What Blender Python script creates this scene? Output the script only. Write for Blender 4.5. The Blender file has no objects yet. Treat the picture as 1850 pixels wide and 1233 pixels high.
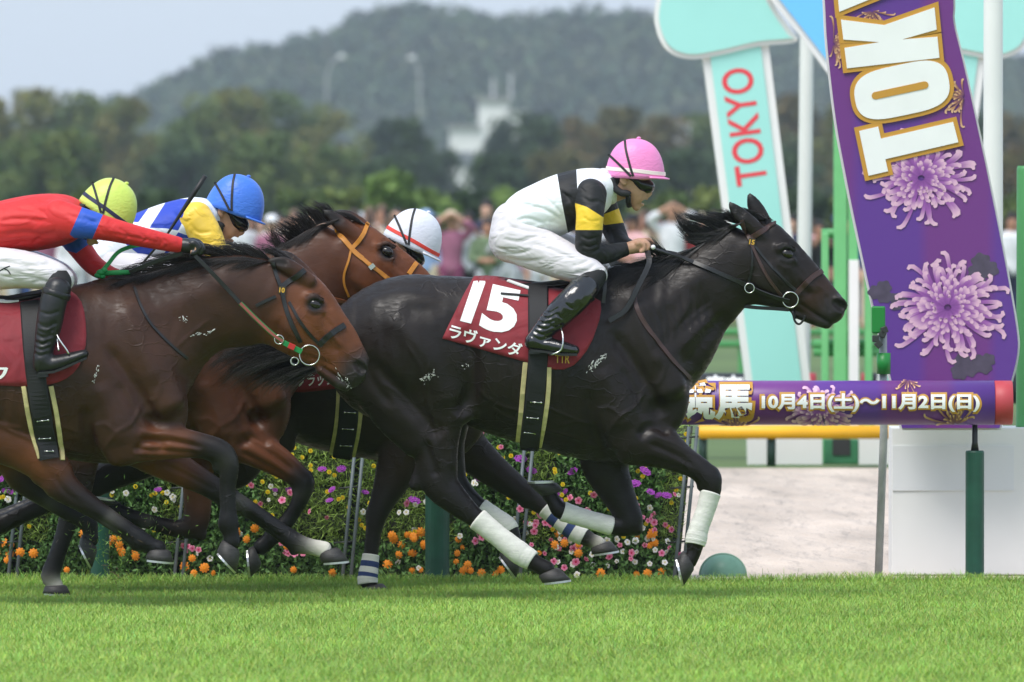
import bpy, bmesh, math, random
import numpy as np
from mathutils import Vector, Matrix
from mathutils.bvhtree import BVHTree

# ------------------------------------------------------------------ camera, sky, sun, exposure
SC = bpy.context.scene
COL = SC.collection
FPX, CAMZ, HOR, DCAM = 16650.0, 2.0, 350.0, 45.0      # focal length in photo pixels, eye height, horizon row, distance to the leading horse

cam_data = bpy.data.cameras.new('camera')
cam = bpy.data.objects.new('camera', cam_data); COL.objects.link(cam)
cam.location = (0, -DCAM, CAMZ)
cam.rotation_euler = (math.radians(90) - math.atan((616.5 - HOR) / FPX), 0, 0)
cam_data.sensor_width = 36.0
cam_data.lens = FPX / 1850.0 * 36.0
cam_data.clip_end = 20000.0
cam_data.dof.use_dof = True
cam_data.dof.focus_distance = DCAM + 0.1
cam_data.dof.aperture_fstop = 5.6
SC.camera = cam

SUN_EL, SUN_AZ = 58.0, 215.0
w = bpy.data.worlds.new('World'); SC.world = w; w.use_nodes = True
nt = w.node_tree; nt.nodes.clear()
wo = nt.nodes.new('ShaderNodeOutputWorld'); bg = nt.nodes.new('ShaderNodeBackground')
sky = nt.nodes.new('ShaderNodeTexSky'); sky.sky_type = 'NISHITA'; sky.sun_disc = False
sky.sun_elevation = math.radians(SUN_EL); sky.sun_rotation = math.radians(SUN_AZ)
sky.air_density = 1.0; sky.dust_density = 1.5; sky.ozone_density = 1.0; sky.altitude = 50
# thin even overcast: the blue of the clear sky is mixed with the white of the cloud veil
mixs = nt.nodes.new('ShaderNodeMixRGB'); mixs.inputs[0].default_value = 0.72
mixs.inputs[2].default_value = (4.5, 5.25, 6.35, 1)
nt.links.new(sky.outputs[0], mixs.inputs[1]); nt.links.new(mixs.outputs[0], bg.inputs[0])
bg.inputs[1].default_value = 0.125
nt.links.new(bg.outputs[0], wo.inputs[0])

sun_d = bpy.data.lights.new('sun', 'SUN'); sun_d.energy = 2.0; sun_d.angle = math.radians(28); sun_d.color = (1, .96, .9)
sun = bpy.data.objects.new('sun', sun_d); COL.objects.link(sun)
_az = math.radians(SUN_AZ); _el = math.radians(SUN_EL)
_dir = Vector((math.sin(_az) * math.cos(_el), math.cos(_az) * math.cos(_el), math.sin(_el)))
sun.rotation_euler = _dir.to_track_quat('Z', 'Y').to_euler()
sun.location = (0, -10, 30)

SC.view_settings.view_transform = 'Standard'; SC.view_settings.look = 'None'
SC.view_settings.exposure = 0.58; SC.view_settings.gamma = 1.0
SC.render.engine = 'CYCLES'
SC.cycles.use_denoising = True
SC.cycles.max_bounces = 6; SC.cycles.diffuse_bounces = 3; SC.cycles.glossy_bounces = 3
SC.cycles.volume_bounces = 0; SC.cycles.transparent_max_bounces = 8
SC.cycles.caustics_reflective = False; SC.cycles.caustics_refractive = False
try: SC.cycles.denoising_input_passes = 'RGB_ALBEDO_NORMAL'
except Exception: pass

RNG = np.random.default_rng(7)
random.seed(7)

# ------------------------------------------------------------------ helpers
def P(px, py, Y=0.0):
    """photo pixel -> the world point on the upright plane Y that is seen there"""
    d = DCAM + Y
    return Vector(((px - 925) / FPX * d, Y, CAMZ + (HOR - py) / FPX * d))
def S(Y=0.0): return FPX / (DCAM + Y)            # photo pixels per metre at depth Y
def L2(c):
    return tuple(((v / 255.0 + .055) / 1.055) ** 2.4 if v > 10 else v / 255.0 / 12.92 for v in c)
def rgb(*c): return L2(c) + (1.0,)

_M = {}
def mat(name, color, rough=.6, metal=0.0, spec=.5, bump=None, var=None, coat=0.0, sheen=0.0, attr=None, objcol=False, trans=0.0, stretch=None, rvar=0.0):
    if name in _M: return _M[name]
    m = bpy.data.materials.new(name); m.use_nodes = True
    n = m.node_tree.nodes; l = m.node_tree.links
    b = n['Principled BSDF']
    if len(color) == 3: color = tuple(color) + (1,)
    b.inputs['Base Color'].default_value = color
    b.inputs['Roughness'].default_value = rough; b.inputs['Metallic'].default_value = metal
    b.inputs['Specular IOR Level'].default_value = spec
    b.inputs['Coat Weight'].default_value = coat; b.inputs['Sheen Weight'].default_value = sheen
    tc = n.new('ShaderNodeTexCoord'); vec = tc.outputs['Object']
    if stretch:
        mp = n.new('ShaderNodeMapping'); mp.inputs['Scale'].default_value = stretch
        l.new(vec, mp.inputs[0]); vec = mp.outputs[0]
    src = None
    if attr:
        a = n.new('ShaderNodeAttribute'); a.attribute_name = attr; src = a.outputs['Color']
    elif objcol:
        a = n.new('ShaderNodeObjectInfo'); src = a.outputs['Color']
    if var:
        no = n.new('ShaderNodeTexNoise'); no.inputs['Scale'].default_value = var[0]; no.inputs['Detail'].default_value = 6
        l.new(vec, no.inputs['Vector'])
        mr = n.new('ShaderNodeMapRange'); mr.inputs[1].default_value = .3; mr.inputs[2].default_value = .7
        mr.inputs[3].default_value = 1 - var[1]; mr.inputs[4].default_value = 1 + var[1]
        l.new(no.outputs['Fac'], mr.inputs[0])
        mu = n.new('ShaderNodeMix'); mu.data_type = 'RGBA'; mu.blend_type = 'MULTIPLY'; mu.inputs[0].default_value = 1
        if src: l.new(src, mu.inputs[6])
        else: mu.inputs[6].default_value = color
        l.new(mr.outputs[0], mu.inputs[7]); src = mu.outputs[2]
        if rvar:
            mr2 = n.new('ShaderNodeMapRange'); mr2.inputs[1].default_value = .3; mr2.inputs[2].default_value = .7
            mr2.inputs[3].default_value = rough - rvar; mr2.inputs[4].default_value = rough + rvar
            l.new(no.outputs['Fac'], mr2.inputs[0]); l.new(mr2.outputs[0], b.inputs['Roughness'])
    if src: l.new(src, b.inputs['Base Color'])
    if bump:
        nb = n.new('ShaderNodeTexNoise'); nb.inputs['Scale'].default_value = bump[0]; nb.inputs['Detail'].default_value = bump[2] if len(bump) > 2 else 4
        l.new(vec, nb.inputs['Vector'])
        bp = n.new('ShaderNodeBump'); bp.inputs['Strength'].default_value = bump[1]; bp.inputs['Distance'].default_value = bump[3] if len(bump) > 3 else .01
        l.new(nb.outputs['Fac'], bp.inputs['Height']); l.new(bp.outputs[0], b.inputs['Normal'])
    if trans:
        b.inputs['Transmission Weight'].default_value = trans
    _M[name] = m
    return m

def banded(name, bands, base, rough=.55, bump=(28, .3, 3, .01), stretch=None, sheen=0.0, seam=None):
    """fabric whose colour changes at fixed places along the float attribute 'along'"""
    m = mat(name, base, rough=rough, bump=bump, stretch=stretch, sheen=sheen)
    n = m.node_tree.nodes; l = m.node_tree.links; b = n['Principled BSDF']
    a = n.new('ShaderNodeAttribute'); a.attribute_name = 'along'
    r = n.new('ShaderNodeValToRGB'); r.color_ramp.interpolation = 'CONSTANT'
    e = r.color_ramp.elements
    e[0].position = 0; e[0].color = base; e[1].position = bands[0][0]; e[1].color = bands[0][1]
    for p, c in bands[1:]:
        q = e.new(p); q.color = c
    l.new(a.outputs['Fac'], r.inputs[0])
    l.new(r.outputs[0], b.inputs['Base Color'])
    return m

def mesh_of(name, verts, faces, smooth=True):
    me = bpy.data.meshes.new(name)
    me.from_pydata(verts if isinstance(verts, np.ndarray) else [tuple(v) for v in verts], [], faces)
    if smooth: me.shade_smooth()
    me.update()
    return me

def tag(o, label=None, cat=None, group=None, kind=None):
    if label: o['label'] = label
    if cat: o['category'] = cat
    if group: o['group'] = group
    if kind: o['kind'] = kind
    return o
def thing(name, loc, label, cat, group=None):
    o = bpy.data.objects.new(name, None); COL.objects.link(o); o.location = loc; o.empty_display_size = .2
    return tag(o, label, cat, group)
def origin_of(o):
    v = Vector((0, 0, 0))
    while o is not None: v += o.location; o = o.parent
    return v
def obj(name, verts, faces, m, parent=None, smooth=True, loc=None):
    """one mesh object; verts are world coordinates. Top-level objects get their origin at loc (default: mid base)."""
    v = np.asarray([tuple(q) for q in verts] if not isinstance(verts, np.ndarray) else verts, dtype=np.float64)
    if parent is not None: o0 = np.array(origin_of(parent))
    elif loc is not None: o0 = np.array(loc, dtype=float)
    else: o0 = np.array(((v[:, 0].min() + v[:, 0].max()) / 2, (v[:, 1].min() + v[:, 1].max()) / 2, v[:, 2].min()))
    me = mesh_of(name, v - o0, faces, smooth)
    o = bpy.data.objects.new(name, me); COL.objects.link(o)
    if parent is not None: o.parent = parent
    else: o.location = o0
    for mm in (m if isinstance(m, (list, tuple)) else [m]): me.materials.append(mm)
    return o
def fattr(o, name, vals):
    o.data.attributes.new(name, 'FLOAT', 'POINT').data.foreach_set('value', np.asarray(vals, dtype=np.float32))
def cattr(o, name, vals):
    o.data.attributes.new(name, 'FLOAT_COLOR', 'POINT').data.foreach_set('color', np.asarray(vals, dtype=np.float32).ravel())

class MB:
    """collects simple solids into one mesh"""
    def __init__(self): self.v = []; self.f = []
    def add(self, v, f):
        o = len(self.v); self.v += [tuple(q) for q in v]; self.f += [tuple(i + o for i in q) for q in f]; return self
    def box(self, c, s, R=None):
        x, y, z = (q / 2 for q in s); c = Vector(c)
        v = [Vector((a * x, b * y, d * z)) for a in (-1, 1) for b in (-1, 1) for d in (-1, 1)]
        if R is not None: v = [R @ q for q in v]
        return self.add([c + q for q in v], [(0, 1, 3, 2), (4, 6, 7, 5), (0, 4, 5, 1), (2, 3, 7, 6), (0, 2, 6, 4), (1, 5, 7, 3)])
    def prism(self, pts, y0, y1):
        """pts: outline as (x, z), extruded from y0 to y1"""
        n = len(pts)
        v = [(p[0], y0, p[1]) for p in pts] + [(p[0], y1, p[1]) for p in pts]
        f = [tuple(range(n)), tuple(range(2 * n - 1, n - 1, -1))] + [(i, i + n, (i + 1) % n + n, (i + 1) % n) for i in range(n)]
        return self.add(v, f)
    def tube(self, pts, rad, n=10, cap=True, flat=1.0):
        pts = [Vector(p) for p in pts]; k = len(pts)
        rad = rad if isinstance(rad, (list, tuple, np.ndarray)) else [rad] * k
        v = []; up = None
        for i, p in enumerate(pts):
            t = (pts[min(i + 1, k - 1)] - pts[max(i - 1, 0)]).normalized()
            if up is None: up = Vector((0, 1, 0)) if abs(t.y) < .9 else Vector((1, 0, 0))
            a = (up - t * up.dot(t)).normalized(); up = a; b = t.cross(a)
            for j in range(n):
                an = 2 * math.pi * j / n
                v.append(p + (a * math.cos(an) * flat + b * math.sin(an)) * rad[i])
        f = [(i * n + j, i * n + (j + 1) % n, (i + 1) * n + (j + 1) % n, (i + 1) * n + j) for i in range(k - 1) for j in range(n)]
        if cap: f += [tuple(range(n - 1, -1, -1)), tuple((k - 1) * n + j for j in range(n))]
        return self.add(v, f)
    def ring(self, c, U, V, R, r, n=28, m=8):
        c, U, V = Vector(c), Vector(U), Vector(V); W = U.cross(V)
        v = []
        for i in range(n):
            a = 2 * math.pi * i / n; d = U * math.cos(a) + V * math.sin(a)
            for j in range(m):
                b = 2 * math.pi * j / m
                v.append(c + d * (R + r * math.cos(b)) + W * (r * math.sin(b)))
        f = [(i * m + j, ((i + 1) % n) * m + j, ((i + 1) % n) * m + (j + 1) % m, i * m + (j + 1) % m) for i in range(n) for j in range(m)]
        return self.add(v, f)
    def ellipsoid(self, c, r, n=16, m=10, R=None):
        c = Vector(c); v = []
        for i in range(m + 1):
            th = math.pi * i / m
            for j in range(n):
                ph = 2 * math.pi * j / n
                q = Vector((r[0] * math.sin(th) * math.cos(ph), r[1] * math.sin(th) * math.sin(ph), r[2] * math.cos(th)))
                if R is not None: q = R @ q
                v.append(c + q)
        f = [(i * n + j, (i + 1) * n + j, (i + 1) * n + (j + 1) % n, i * n + (j + 1) % n) for i in range(m) for j in range(n)]
        return self.add(v, f)
    def build(self, name, m, parent=None, smooth=False, loc=None):
        return obj(name, self.v, self.f, m, parent, smooth, loc)

def bevel(o, wdt=.004, seg=2, angle=35):
    md = o.modifiers.new('bevel', 'BEVEL'); md.width = wdt; md.segments = seg; md.limit_method = 'ANGLE'; md.angle_limit = math.radians(angle)
    return o

def catmull(p, n):
    """resample control rows p (k, m) with n steps between neighbours"""
    p = np.asarray(p, dtype=np.float64); k = len(p)
    if k < 2: return p
    e = np.vstack([2 * p[0] - p[1], p, 2 * p[-1] - p[-2]]); out = []
    for i in range(1, k):
        p0, p1, p2, p3 = e[i - 1], e[i], e[i + 1], e[i + 2]
        for t in np.arange(n) / n:
            out.append(.5 * (2 * p1 + (p2 - p0) * t + (2 * p0 - 5 * p1 + 4 * p2 - p3) * t * t + (3 * p1 - p0 - 3 * p2 + p3) * t ** 3))
    out.append(p[-1])
    return np.array(out)

def relax(v, f, n, keep=None):
    """even the skin out; keep(v) -> 0..1 holds a region back"""
    e = np.vstack([f[:, [0, 1]], f[:, [1, 2]], f[:, [2, 3]], f[:, [3, 0]]]); e = np.vstack([e, e[:, ::-1]])
    cnt = np.bincount(e[:, 0], minlength=len(v)).astype(float); cnt[cnt == 0] = 1
    w8 = .6 * (1 - keep(v))[:, None] if keep is not None else .6
    for it in range(n):
        for lam in (1.0, -.88):                      # shrink, then swell back: keeps the volume
            m = np.stack([np.bincount(e[:, 0], weights=v[e[:, 1], i], minlength=len(v)) for i in range(3)], 1) / cnt[:, None]
            v = v + (m - v) * w8 * lam
    return v

# ---- bodies: blended limbs on a grid, turned into one continuous skin
class Field:
    def __init__(self, lo, hi, h):
        self.h = h; self.lo = np.array(lo, dtype=np.float32)
        self.n = np.ceil((np.array(hi) - np.array(lo)) / h).astype(int) + 1
        self.D = np.full(self.n, .3, dtype=np.float32)
        self.ax = [self.lo[i] + h * np.arange(self.n[i], dtype=np.float32) for i in range(3)]
        self.pts = []                    # sample points with a colour key, for painting the skin
    def _box(self, lo, hi):
        a = np.clip(np.floor((lo - self.lo) / self.h).astype(int), 0, self.n)
        b = np.clip(np.ceil((hi - self.lo) / self.h).astype(int) + 1, 0, self.n)
        return a, b
    def chain(self, st, k=.03, sub=False, n=3, cap=1.0, straight=False):
        """st rows: x, y, z, radius in the side plane, radius across, [colour key]"""
        st = np.asarray(st, dtype=np.float64)
        if len(st) == 1: st = np.vstack([st, st + np.array([1e-4, 0, 0] + [0] * (st.shape[1] - 3))])
        q = st if straight else catmull(st, n)
        q[:, 3:5] = np.maximum(q[:, 3:5], .002)
        if q.shape[1] > 5 and not sub: self.pts.append(q)
        R = q[:, 3:5].max(1); pad = max(.05, k * 1.3)
        lo = (q[:, :3] - R[:, None]).min(0) - pad; hi = (q[:, :3] + R[:, None]).max(0) + pad
        a, b = self._box(lo, hi)
        if np.any(b <= a): return self
        loc = np.full(b - a, .3, dtype=np.float32)
        for i in range(len(q) - 1):
            p0, p1 = q[i, :3], q[i + 1, :3]; T = p1 - p0; Ln = np.linalg.norm(T)
            if Ln < 1e-7: continue
            T = T / Ln
            N = np.cross(T, (0, 1, 0)); nn = np.linalg.norm(N)
            N = N / nn if nn > .05 else np.array((1., 0, 0)); B = np.cross(N, T)
            r = max(R[i], R[i + 1]) + pad
            sa, sb = self._box(np.minimum(p0, p1) - r, np.maximum(p0, p1) + r)
            sa = np.maximum(sa, a); sb = np.minimum(sb, b)
            if np.any(sb <= sa): continue
            X = (self.ax[0][sa[0]:sb[0]] - p0[0]).astype(np.float32)[:, None, None]
            Y = (self.ax[1][sa[1]:sb[1]] - p0[1]).astype(np.float32)[None, :, None]
            Z = (self.ax[2][sa[2]:sb[2]] - p0[2]).astype(np.float32)[None, None, :]
            s = X * T[0] + Y * T[1] + Z * T[2]
            t = np.clip(s / Ln, 0, 1)
            e = s - t * Ln
            u = X * N[0] + Y * N[1] + Z * N[2]; v = X * B[0] + Y * B[1] + Z * B[2]
            rn = q[i, 3] + (q[i + 1, 3] - q[i, 3]) * t; rb = q[i, 4] + (q[i + 1, 4] - q[i, 4]) * t
            qq = np.sqrt((u / rn) ** 2 + (v / rb) ** 2 + (e / (np.minimum(rn, rb) * cap)) ** 2) + 1e-5
            d = np.sqrt(u * u + v * v + e * e) * (1 - 1 / qq)
            d = np.where(qq < .05, -np.minimum(rn, rb), d).astype(np.float32)
            sl = tuple(slice(sa[j] - a[j], sb[j] - a[j]) for j in range(3))
            loc[sl] = np.minimum(loc[sl], d)
        sl = tuple(slice(a[j], b[j]) for j in range(3))
        g = self.D[sl]
        if sub:
            h = np.clip(.5 - .5 * (g + loc) / k, 0, 1); self.D[sl] = g * (1 - h) - loc * h + k * h * (1 - h)
        else:
            h = np.clip(.5 + .5 * (g - loc) / k, 0, 1); self.D[sl] = g * (1 - h) + loc * h - k * h * (1 - h)
        return self
    def cut(self, p, nrm, k=.006):
        """remove everything on the side of the plane that nrm points to"""
        p = np.array(p, dtype=float); nrm = np.array(nrm, dtype=float); nrm /= np.linalg.norm(nrm)
        d = ((self.ax[0] - p[0]) * nrm[0])[:, None, None] + ((self.ax[1] - p[1]) * nrm[1])[None, :, None] + ((self.ax[2] - p[2]) * nrm[2])[None, None, :]
        self.D = np.maximum(self.D, d.astype(np.float32)); return self
    def mesh(self, smooth=0, keep=None):
        vert, f = self._net()
        if smooth: vert = relax(vert, f, smooth, keep)
        return vert, f
    def _net(self):
        D = self.D; s = D < 0
        c = [(0, 0, 0), (1, 0, 0), (0, 1, 0), (1, 1, 0), (0, 0, 1), (1, 0, 1), (0, 1, 1), (1, 1, 1)]
        nx, ny, nz = self.n
        cnt = np.zeros((nx - 1, ny - 1, nz - 1), dtype=np.int8)
        for x, y, z in c: cnt += s[x:nx - 1 + x, y:ny - 1 + y, z:nz - 1 + z]
        act = np.argwhere((cnt > 0) & (cnt < 8))
        idx = np.full((nx - 1, ny - 1, nz - 1), -1, dtype=np.int32); idx[tuple(act.T)] = np.arange(len(act))
        V = np.stack([D[act[:, 0] + x, act[:, 1] + y, act[:, 2] + z] for x, y, z in c], 1)
        acc = np.zeros((len(act), 3)); num = np.zeros(len(act))
        C = np.array(c, dtype=float)
        for i, j in ((0, 1), (2, 3), (4, 5), (6, 7), (0, 2), (1, 3), (4, 6), (5, 7), (0, 4), (1, 5), (2, 6), (3, 7)):
            cr = (V[:, i] < 0) != (V[:, j] < 0)
            den = V[:, i] - V[:, j]; t = np.where(cr, V[:, i] / np.where(np.abs(den) < 1e-9, 1, den), 0)
            acc += np.where(cr[:, None], C[i] + t[:, None] * (C[j] - C[i]), 0); num += cr
        vert = self.lo + self.h * (act + acc / num[:, None])
        fs = []
        for axis in range(3):
            o1, o2 = [(1, 2), (2, 0), (0, 1)][axis]
            A = [slice(None)] * 3; Bs = [slice(None)] * 3
            A[axis] = slice(0, -1); Bs[axis] = slice(1, None)
            e = np.argwhere(s[tuple(A)] != s[tuple(Bs)])
            e = e[(e[:, o1] > 0) & (e[:, o2] > 0) & (e[:, o1] < self.n[o1] - 1) & (e[:, o2] < self.n[o2] - 1)]
            ins = s[tuple(e.T)]
            q = []
            for d1, d2 in ((-1, -1), (0, -1), (0, 0), (-1, 0)):
                cc = e.copy(); cc[:, o1] += d1; cc[:, o2] += d2; q.append(idx[tuple(cc.T)])
            q = np.stack(q, 1); q[~ins] = q[~ins][:, ::-1]; fs.append(q)
        return vert, np.vstack(fs)
    def paint(self, vert, palette, sharp=5.0):
        """blend the palette by the nearest limb stations"""
        q = np.vstack(self.pts)
        num = np.zeros((len(vert), 3)); den = np.zeros(len(vert))
        pal = np.array(palette, dtype=float)
        key = np.clip(q[:, 5] + 1, 0, len(pal) - 1.001); k0 = key.astype(int); fr = (key - k0)[:, None]
        colr = pal[k0] * (1 - fr) + pal[np.minimum(k0 + 1, len(pal) - 1)] * fr
        for a in range(0, len(vert), 20000):
            v = vert[a:a + 20000]
            d = np.sqrt(((v[:, None, :] - q[None, :, :3]) ** 2).sum(2)) / np.sqrt(q[:, 3] * q[:, 4])[None]
            wq = np.exp(-sharp * d)
            num[a:a + 20000] = wq @ colr; den[a:a + 20000] = wq.sum(1)
        return num / den[:, None]

def loft(rings, n=20, cap=True):
    """rings: (centre, U, V, ru, rv) -> verts, faces"""
    v = []; k = len(rings)
    for c, U, V, ru, rv in rings:
        c, U, V = Vector(c), Vector(U), Vector(V)
        for j in range(n):
            a = 2 * math.pi * j / n; v.append(c + U * (ru * math.cos(a)) + V * (rv * math.sin(a)))
    f = [(i * n + j, i * n + (j + 1) % n, (i + 1) * n + (j + 1) % n, (i + 1) * n + j) for i in range(k - 1) for j in range(n)]
    if cap: f += [tuple(range(n - 1, -1, -1)), tuple((k - 1) * n + j for j in range(n))]
    return v, f

CAMP = Vector((0, -DCAM, CAMZ))
def bvh_of(*objs):
    v = []; f = []
    for o in objs:
        off = len(v); q = origin_of(o)
        n = len(o.data.vertices); co = np.zeros(n * 3, dtype=np.float32); o.data.vertices.foreach_get('co', co)
        v += (co.reshape(-1, 3) + np.array(q)).tolist(); f += [[i + off for i in p.vertices] for p in o.data.polygons]
    return BVHTree.FromPolygons(v, f)
def hit(bvh, px, py, Y):
    d = (P(px, py, Y) - CAMP).normalized()
    r = bvh.ray_cast(CAMP, d)
    return (r[0], r[1]) if r[0] is not None else (None, None)
def strap_pts(bvh, pts, Y, step=4.0, smooth=2):
    """photo pixels -> points lying on the surface, with normals (missed pixels take their neighbours' depth)"""
    c = catmull([(p[0], p[1]) for p in pts], max(2, int(12 / step * 3)))
    q = [hit(bvh, x, y, Y) for x, y in c]
    good = [i for i, a in enumerate(q) if a[0] is not None]
    if not good:
        return [P(x, y, Y) for x, y in c], [Vector((0, -1, 0))] * len(c)
    pos, nor = [], []
    for i, (a, b) in enumerate(q):
        if a is None:
            g = min(good, key=lambda j: abs(j - i)); yy = q[g][0].y
            a = P(c[i][0], c[i][1], yy); b = q[g][1]
        pos.append(a); nor.append(b if b.y < 0 else -b)
    for _ in range(smooth):
        yy = [p.y for p in pos]; nn = list(nor)
        for i in range(1, len(pos) - 1):
            y2 = (yy[i - 1] + 2 * yy[i] + yy[i + 1]) / 4
            pos[i] = P(c[i][0], c[i][1], min(y2, yy[i]) if yy[i] < y2 else y2); nor[i] = (nn[i - 1] + 2 * nn[i] + nn[i + 1]).normalized()
    return pos, nor
def ribbon(mb, pos, nor, wid, th=.003, lift=.002, taper=None):
    k = len(pos); v = []
    for i in range(k):
        t = (pos[min(i + 1, k - 1)] - pos[max(i - 1, 0)])
        t = t.normalized() if t.length > 1e-9 else Vector((1, 0, 0))
        n = (nor[i] - t * nor[i].dot(t)).normalized(); s = t.cross(n)
        ww = (wid[i] if isinstance(wid, (list, tuple)) else wid) / 2
        b = pos[i] + n * lift
        v += [b - s * ww, b + s * ww, b + s * (ww * .86) + n * th, b - s * (ww * .86) + n * th]
    f = [(i * 4 + j, i * 4 + (j + 1) % 4, i * 4 + 4 + (j + 1) % 4, i * 4 + 4 + j) for i in range(k - 1) for j in range(4)]
    f += [(3, 2, 1, 0), tuple((k - 1) * 4 + j for j in range(4))]
    return mb.add(v, f)
def strap(name, bvh, pts, Y, wid, m, parent, th=.003, lift=.002, mirror=None, free=False):
    """a leather or web strap lying on the surface; mirror = Y of the animal's middle plane adds the far side"""
    if free:
        c = catmull(pts, 6); pos = [P(x, y, d) for x, y, d in c]; nor = [Vector((0, -1, 0))] * len(pos)
    else: pos, nor = strap_pts(bvh, pts, Y)
    mb = MB(); ribbon(mb, pos, nor, wid, th, lift)
    if mirror is not None:
        m2 = MB(); ribbon(m2, [Vector((p.x, 2 * mirror - p.y, p.z)) for p in pos], [Vector((q.x, -q.y, q.z)) for q in nor], wid, th, lift)
        m2.build(name, m, parent, smooth=False)
    return mb.build(name, m, parent, smooth=False)

def text_mesh(body, bold=0.0, res=4):
    """flat glyph outlines -> verts (n,2), faces; height of a capital is about 0.7"""
    cu = bpy.data.curves.new('txt', 'FONT'); cu.body = body; cu.size = 1; cu.offset = bold; cu.resolution_u = res; cu.fill_mode = 'FRONT'
    o = bpy.data.objects.new('txt', cu); COL.objects.link(o)
    dg = bpy.context.evaluated_depsgraph_get(); dg.update()
    me = bpy.data.meshes.new_from_object(o.evaluated_get(dg))
    v = np.array([p.co[:2] for p in me.vertices]).reshape(-1, 2); f = [tuple(p.vertices) for p in me.polygons]
    bpy.data.objects.remove(o); bpy.data.curves.remove(cu); bpy.data.meshes.remove(me)
    return v, f
def subdivide2d(v, f, mx):
    bm = bmesh.new()
    vs = [bm.verts.new((a[0], a[1], 0)) for a in v]
    for q in f:
        try: bm.faces.new([vs[i] for i in q])
        except ValueError: pass
    bm.normal_update()
    bmesh.ops.triangulate(bm, faces=bm.faces[:])
    for _ in range(6):
        e = [q for q in bm.edges if q.calc_length() > mx]
        if not e: break
        bmesh.ops.subdivide_edges(bm, edges=e, cuts=1)
        bmesh.ops.triangulate(bm, faces=[q for q in bm.faces if len(q.verts) > 3])
    bm.verts.index_update()
    V = np.array([q.co[:2] for q in bm.verts]); F = [tuple(p.index for p in q.verts) for q in bm.faces]
    bm.free(); return V, F
def fit(v, x0, y0, x1, y1):
    """scale glyphs into the box: text x -> x0..x1, text y -> y0 (top) .. y1 (bottom), photo rows down"""
    a = v.min(0); b = v.max(0); u = (v - a) / (b - a)
    return np.stack([x0 + u[:, 0] * (x1 - x0), y1 + u[:, 1] * (y0 - y1)], 1)
# ------------------------------------------------------------------ ground
def sheet(name, x0, x1, y0, y1, z, m, nx=1, ny=1):
    xs = np.linspace(x0, x1, nx + 1); ys = np.linspace(y0, y1, ny + 1)
    v = [(x, y, z) for y in ys for x in xs]
    f = [(j * (nx + 1) + i, j * (nx + 1) + i + 1, (j + 1) * (nx + 1) + i + 1, (j + 1) * (nx + 1) + i) for j in range(ny) for i in range(nx)]
    return tag(obj(name, v, f, m, None, smooth=False), kind='structure')
TURF_END, SAND_END = 2.12, 22.3
sheet('ground', -2500, 2500, -400, 2400, -.03, mat('infield_grass', (.095, .150, .042), rough=.9, var=(.15, .25)))
sheet('turf', -45, 45, -60, TURF_END, 0, mat('turf_soil', (.17, .27, .05), rough=.95, var=(3, .2)))
SAND = mat('sand', (.57, .475, .395), rough=.95, var=(2.2, .24), bump=(6, 1.0, 9, .18), stretch=(.7, .16, 1))
sheet('dirt_track', -60, 60, TURF_END, SAND_END, -.004, SAND)
# grass blades
def blades(x0, x1, y0, y1, n, seed, hmin=.017, hmax=.036):
    rg = np.random.default_rng(seed)
    x = rg.uniform(x0, x1, n); y = y0 + (y1 - y0) * rg.uniform(0, 1, n)
    pat = np.sin(x * 2.1 + np.sin(y * 1.3) * 1.5) * np.sin(y * 1.7 + x * .6)
    pat2 = np.sin(x * 7.3 + y * 2.0) * np.sin(y * 5.1 - x * 3.3)
    h = rg.uniform(hmin, hmax, n) * (1 + .10 * pat + .10 * pat2) * np.where(rg.random(n) < .02, 1.4, 1)
    a = rg.uniform(0, 2 * np.pi, n); wd = rg.uniform(.0014, .0028, n); lean = rg.uniform(.2, 1.3, n) * h
    la = rg.uniform(0, 2 * np.pi, n); dx, dy = np.cos(la) * lean, np.sin(la) * lean
    px, py = np.cos(a) * wd, np.sin(a) * wd; z = np.zeros(n)
    tx, ty = px * .30, py * .30
    v = np.stack([np.stack([x - px, y - py, z], 1), np.stack([x + px, y + py, z], 1), np.stack([x + tx + dx, y + ty + dy, h], 1), np.stack([x - tx + dx, y - ty + dy, h], 1)], 1).reshape(-1, 3)
    f4 = np.arange(n * 4).reshape(-1, 4)
    big = np.sin(x * 1.1 + 2 * np.sin(y * .45)) * np.sin(y * .8 + x * .5)
    c = np.stack([.315 + .045 * rg.normal(0, 1, n), .47 + .045 * rg.normal(0, 1, n), .095 + .018 * rg.normal(0, 1, n)], 1) * (1 + .10 * pat2 + .08 * pat + .06 * big)[:, None]
    dry = rg.random(n) < .02; c[dry] = (.36, .34, .15)
    c = np.clip(c, .01, 1); col = np.concatenate([np.repeat(c, 4, 0), np.ones((n * 4, 1))], 1)
    return v, f4, col
GRASS = mat('grass_blade', (.1, .2, .03), rough=.55, attr='coat', spec=.25)
V, F4, Cc, o0 = [], [], [], 0
for (x0, x1, y0, y1, n, sd) in ((-3.1, 3.1, -2.2, TURF_END + .03, 200000, 1), (-3.1, 3.1, -10.5, -2.2, 215000, 2), (-6.5, -3.1, -10.5, TURF_END, 30000, 3), (3.1, 6.5, -10.5, TURF_END, 30000, 4), (-6, 6, TURF_END - .16, TURF_END + .03, 22000, 5)):
    v, a, c = blades(x0, x1, y0, y1, n, sd) if sd != 5 else blades(x0, x1, y0, y1, n, sd, .035, .062); V.append(v); F4.append(a + o0); Cc.append(c); o0 += len(v)
me = mesh_of('turf_grass', np.vstack(V), np.vstack(F4), False)
me.attributes.new('coat', 'FLOAT_COLOR', 'POINT').data.foreach_set('color', np.vstack(Cc).astype(np.float32).ravel())
me.materials.append(GRASS)
gr = bpy.data.objects.new('turf_grass', me); COL.objects.link(gr); tag(gr, 'short green turf grass of the racecourse', 'grass', kind='stuff')

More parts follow.
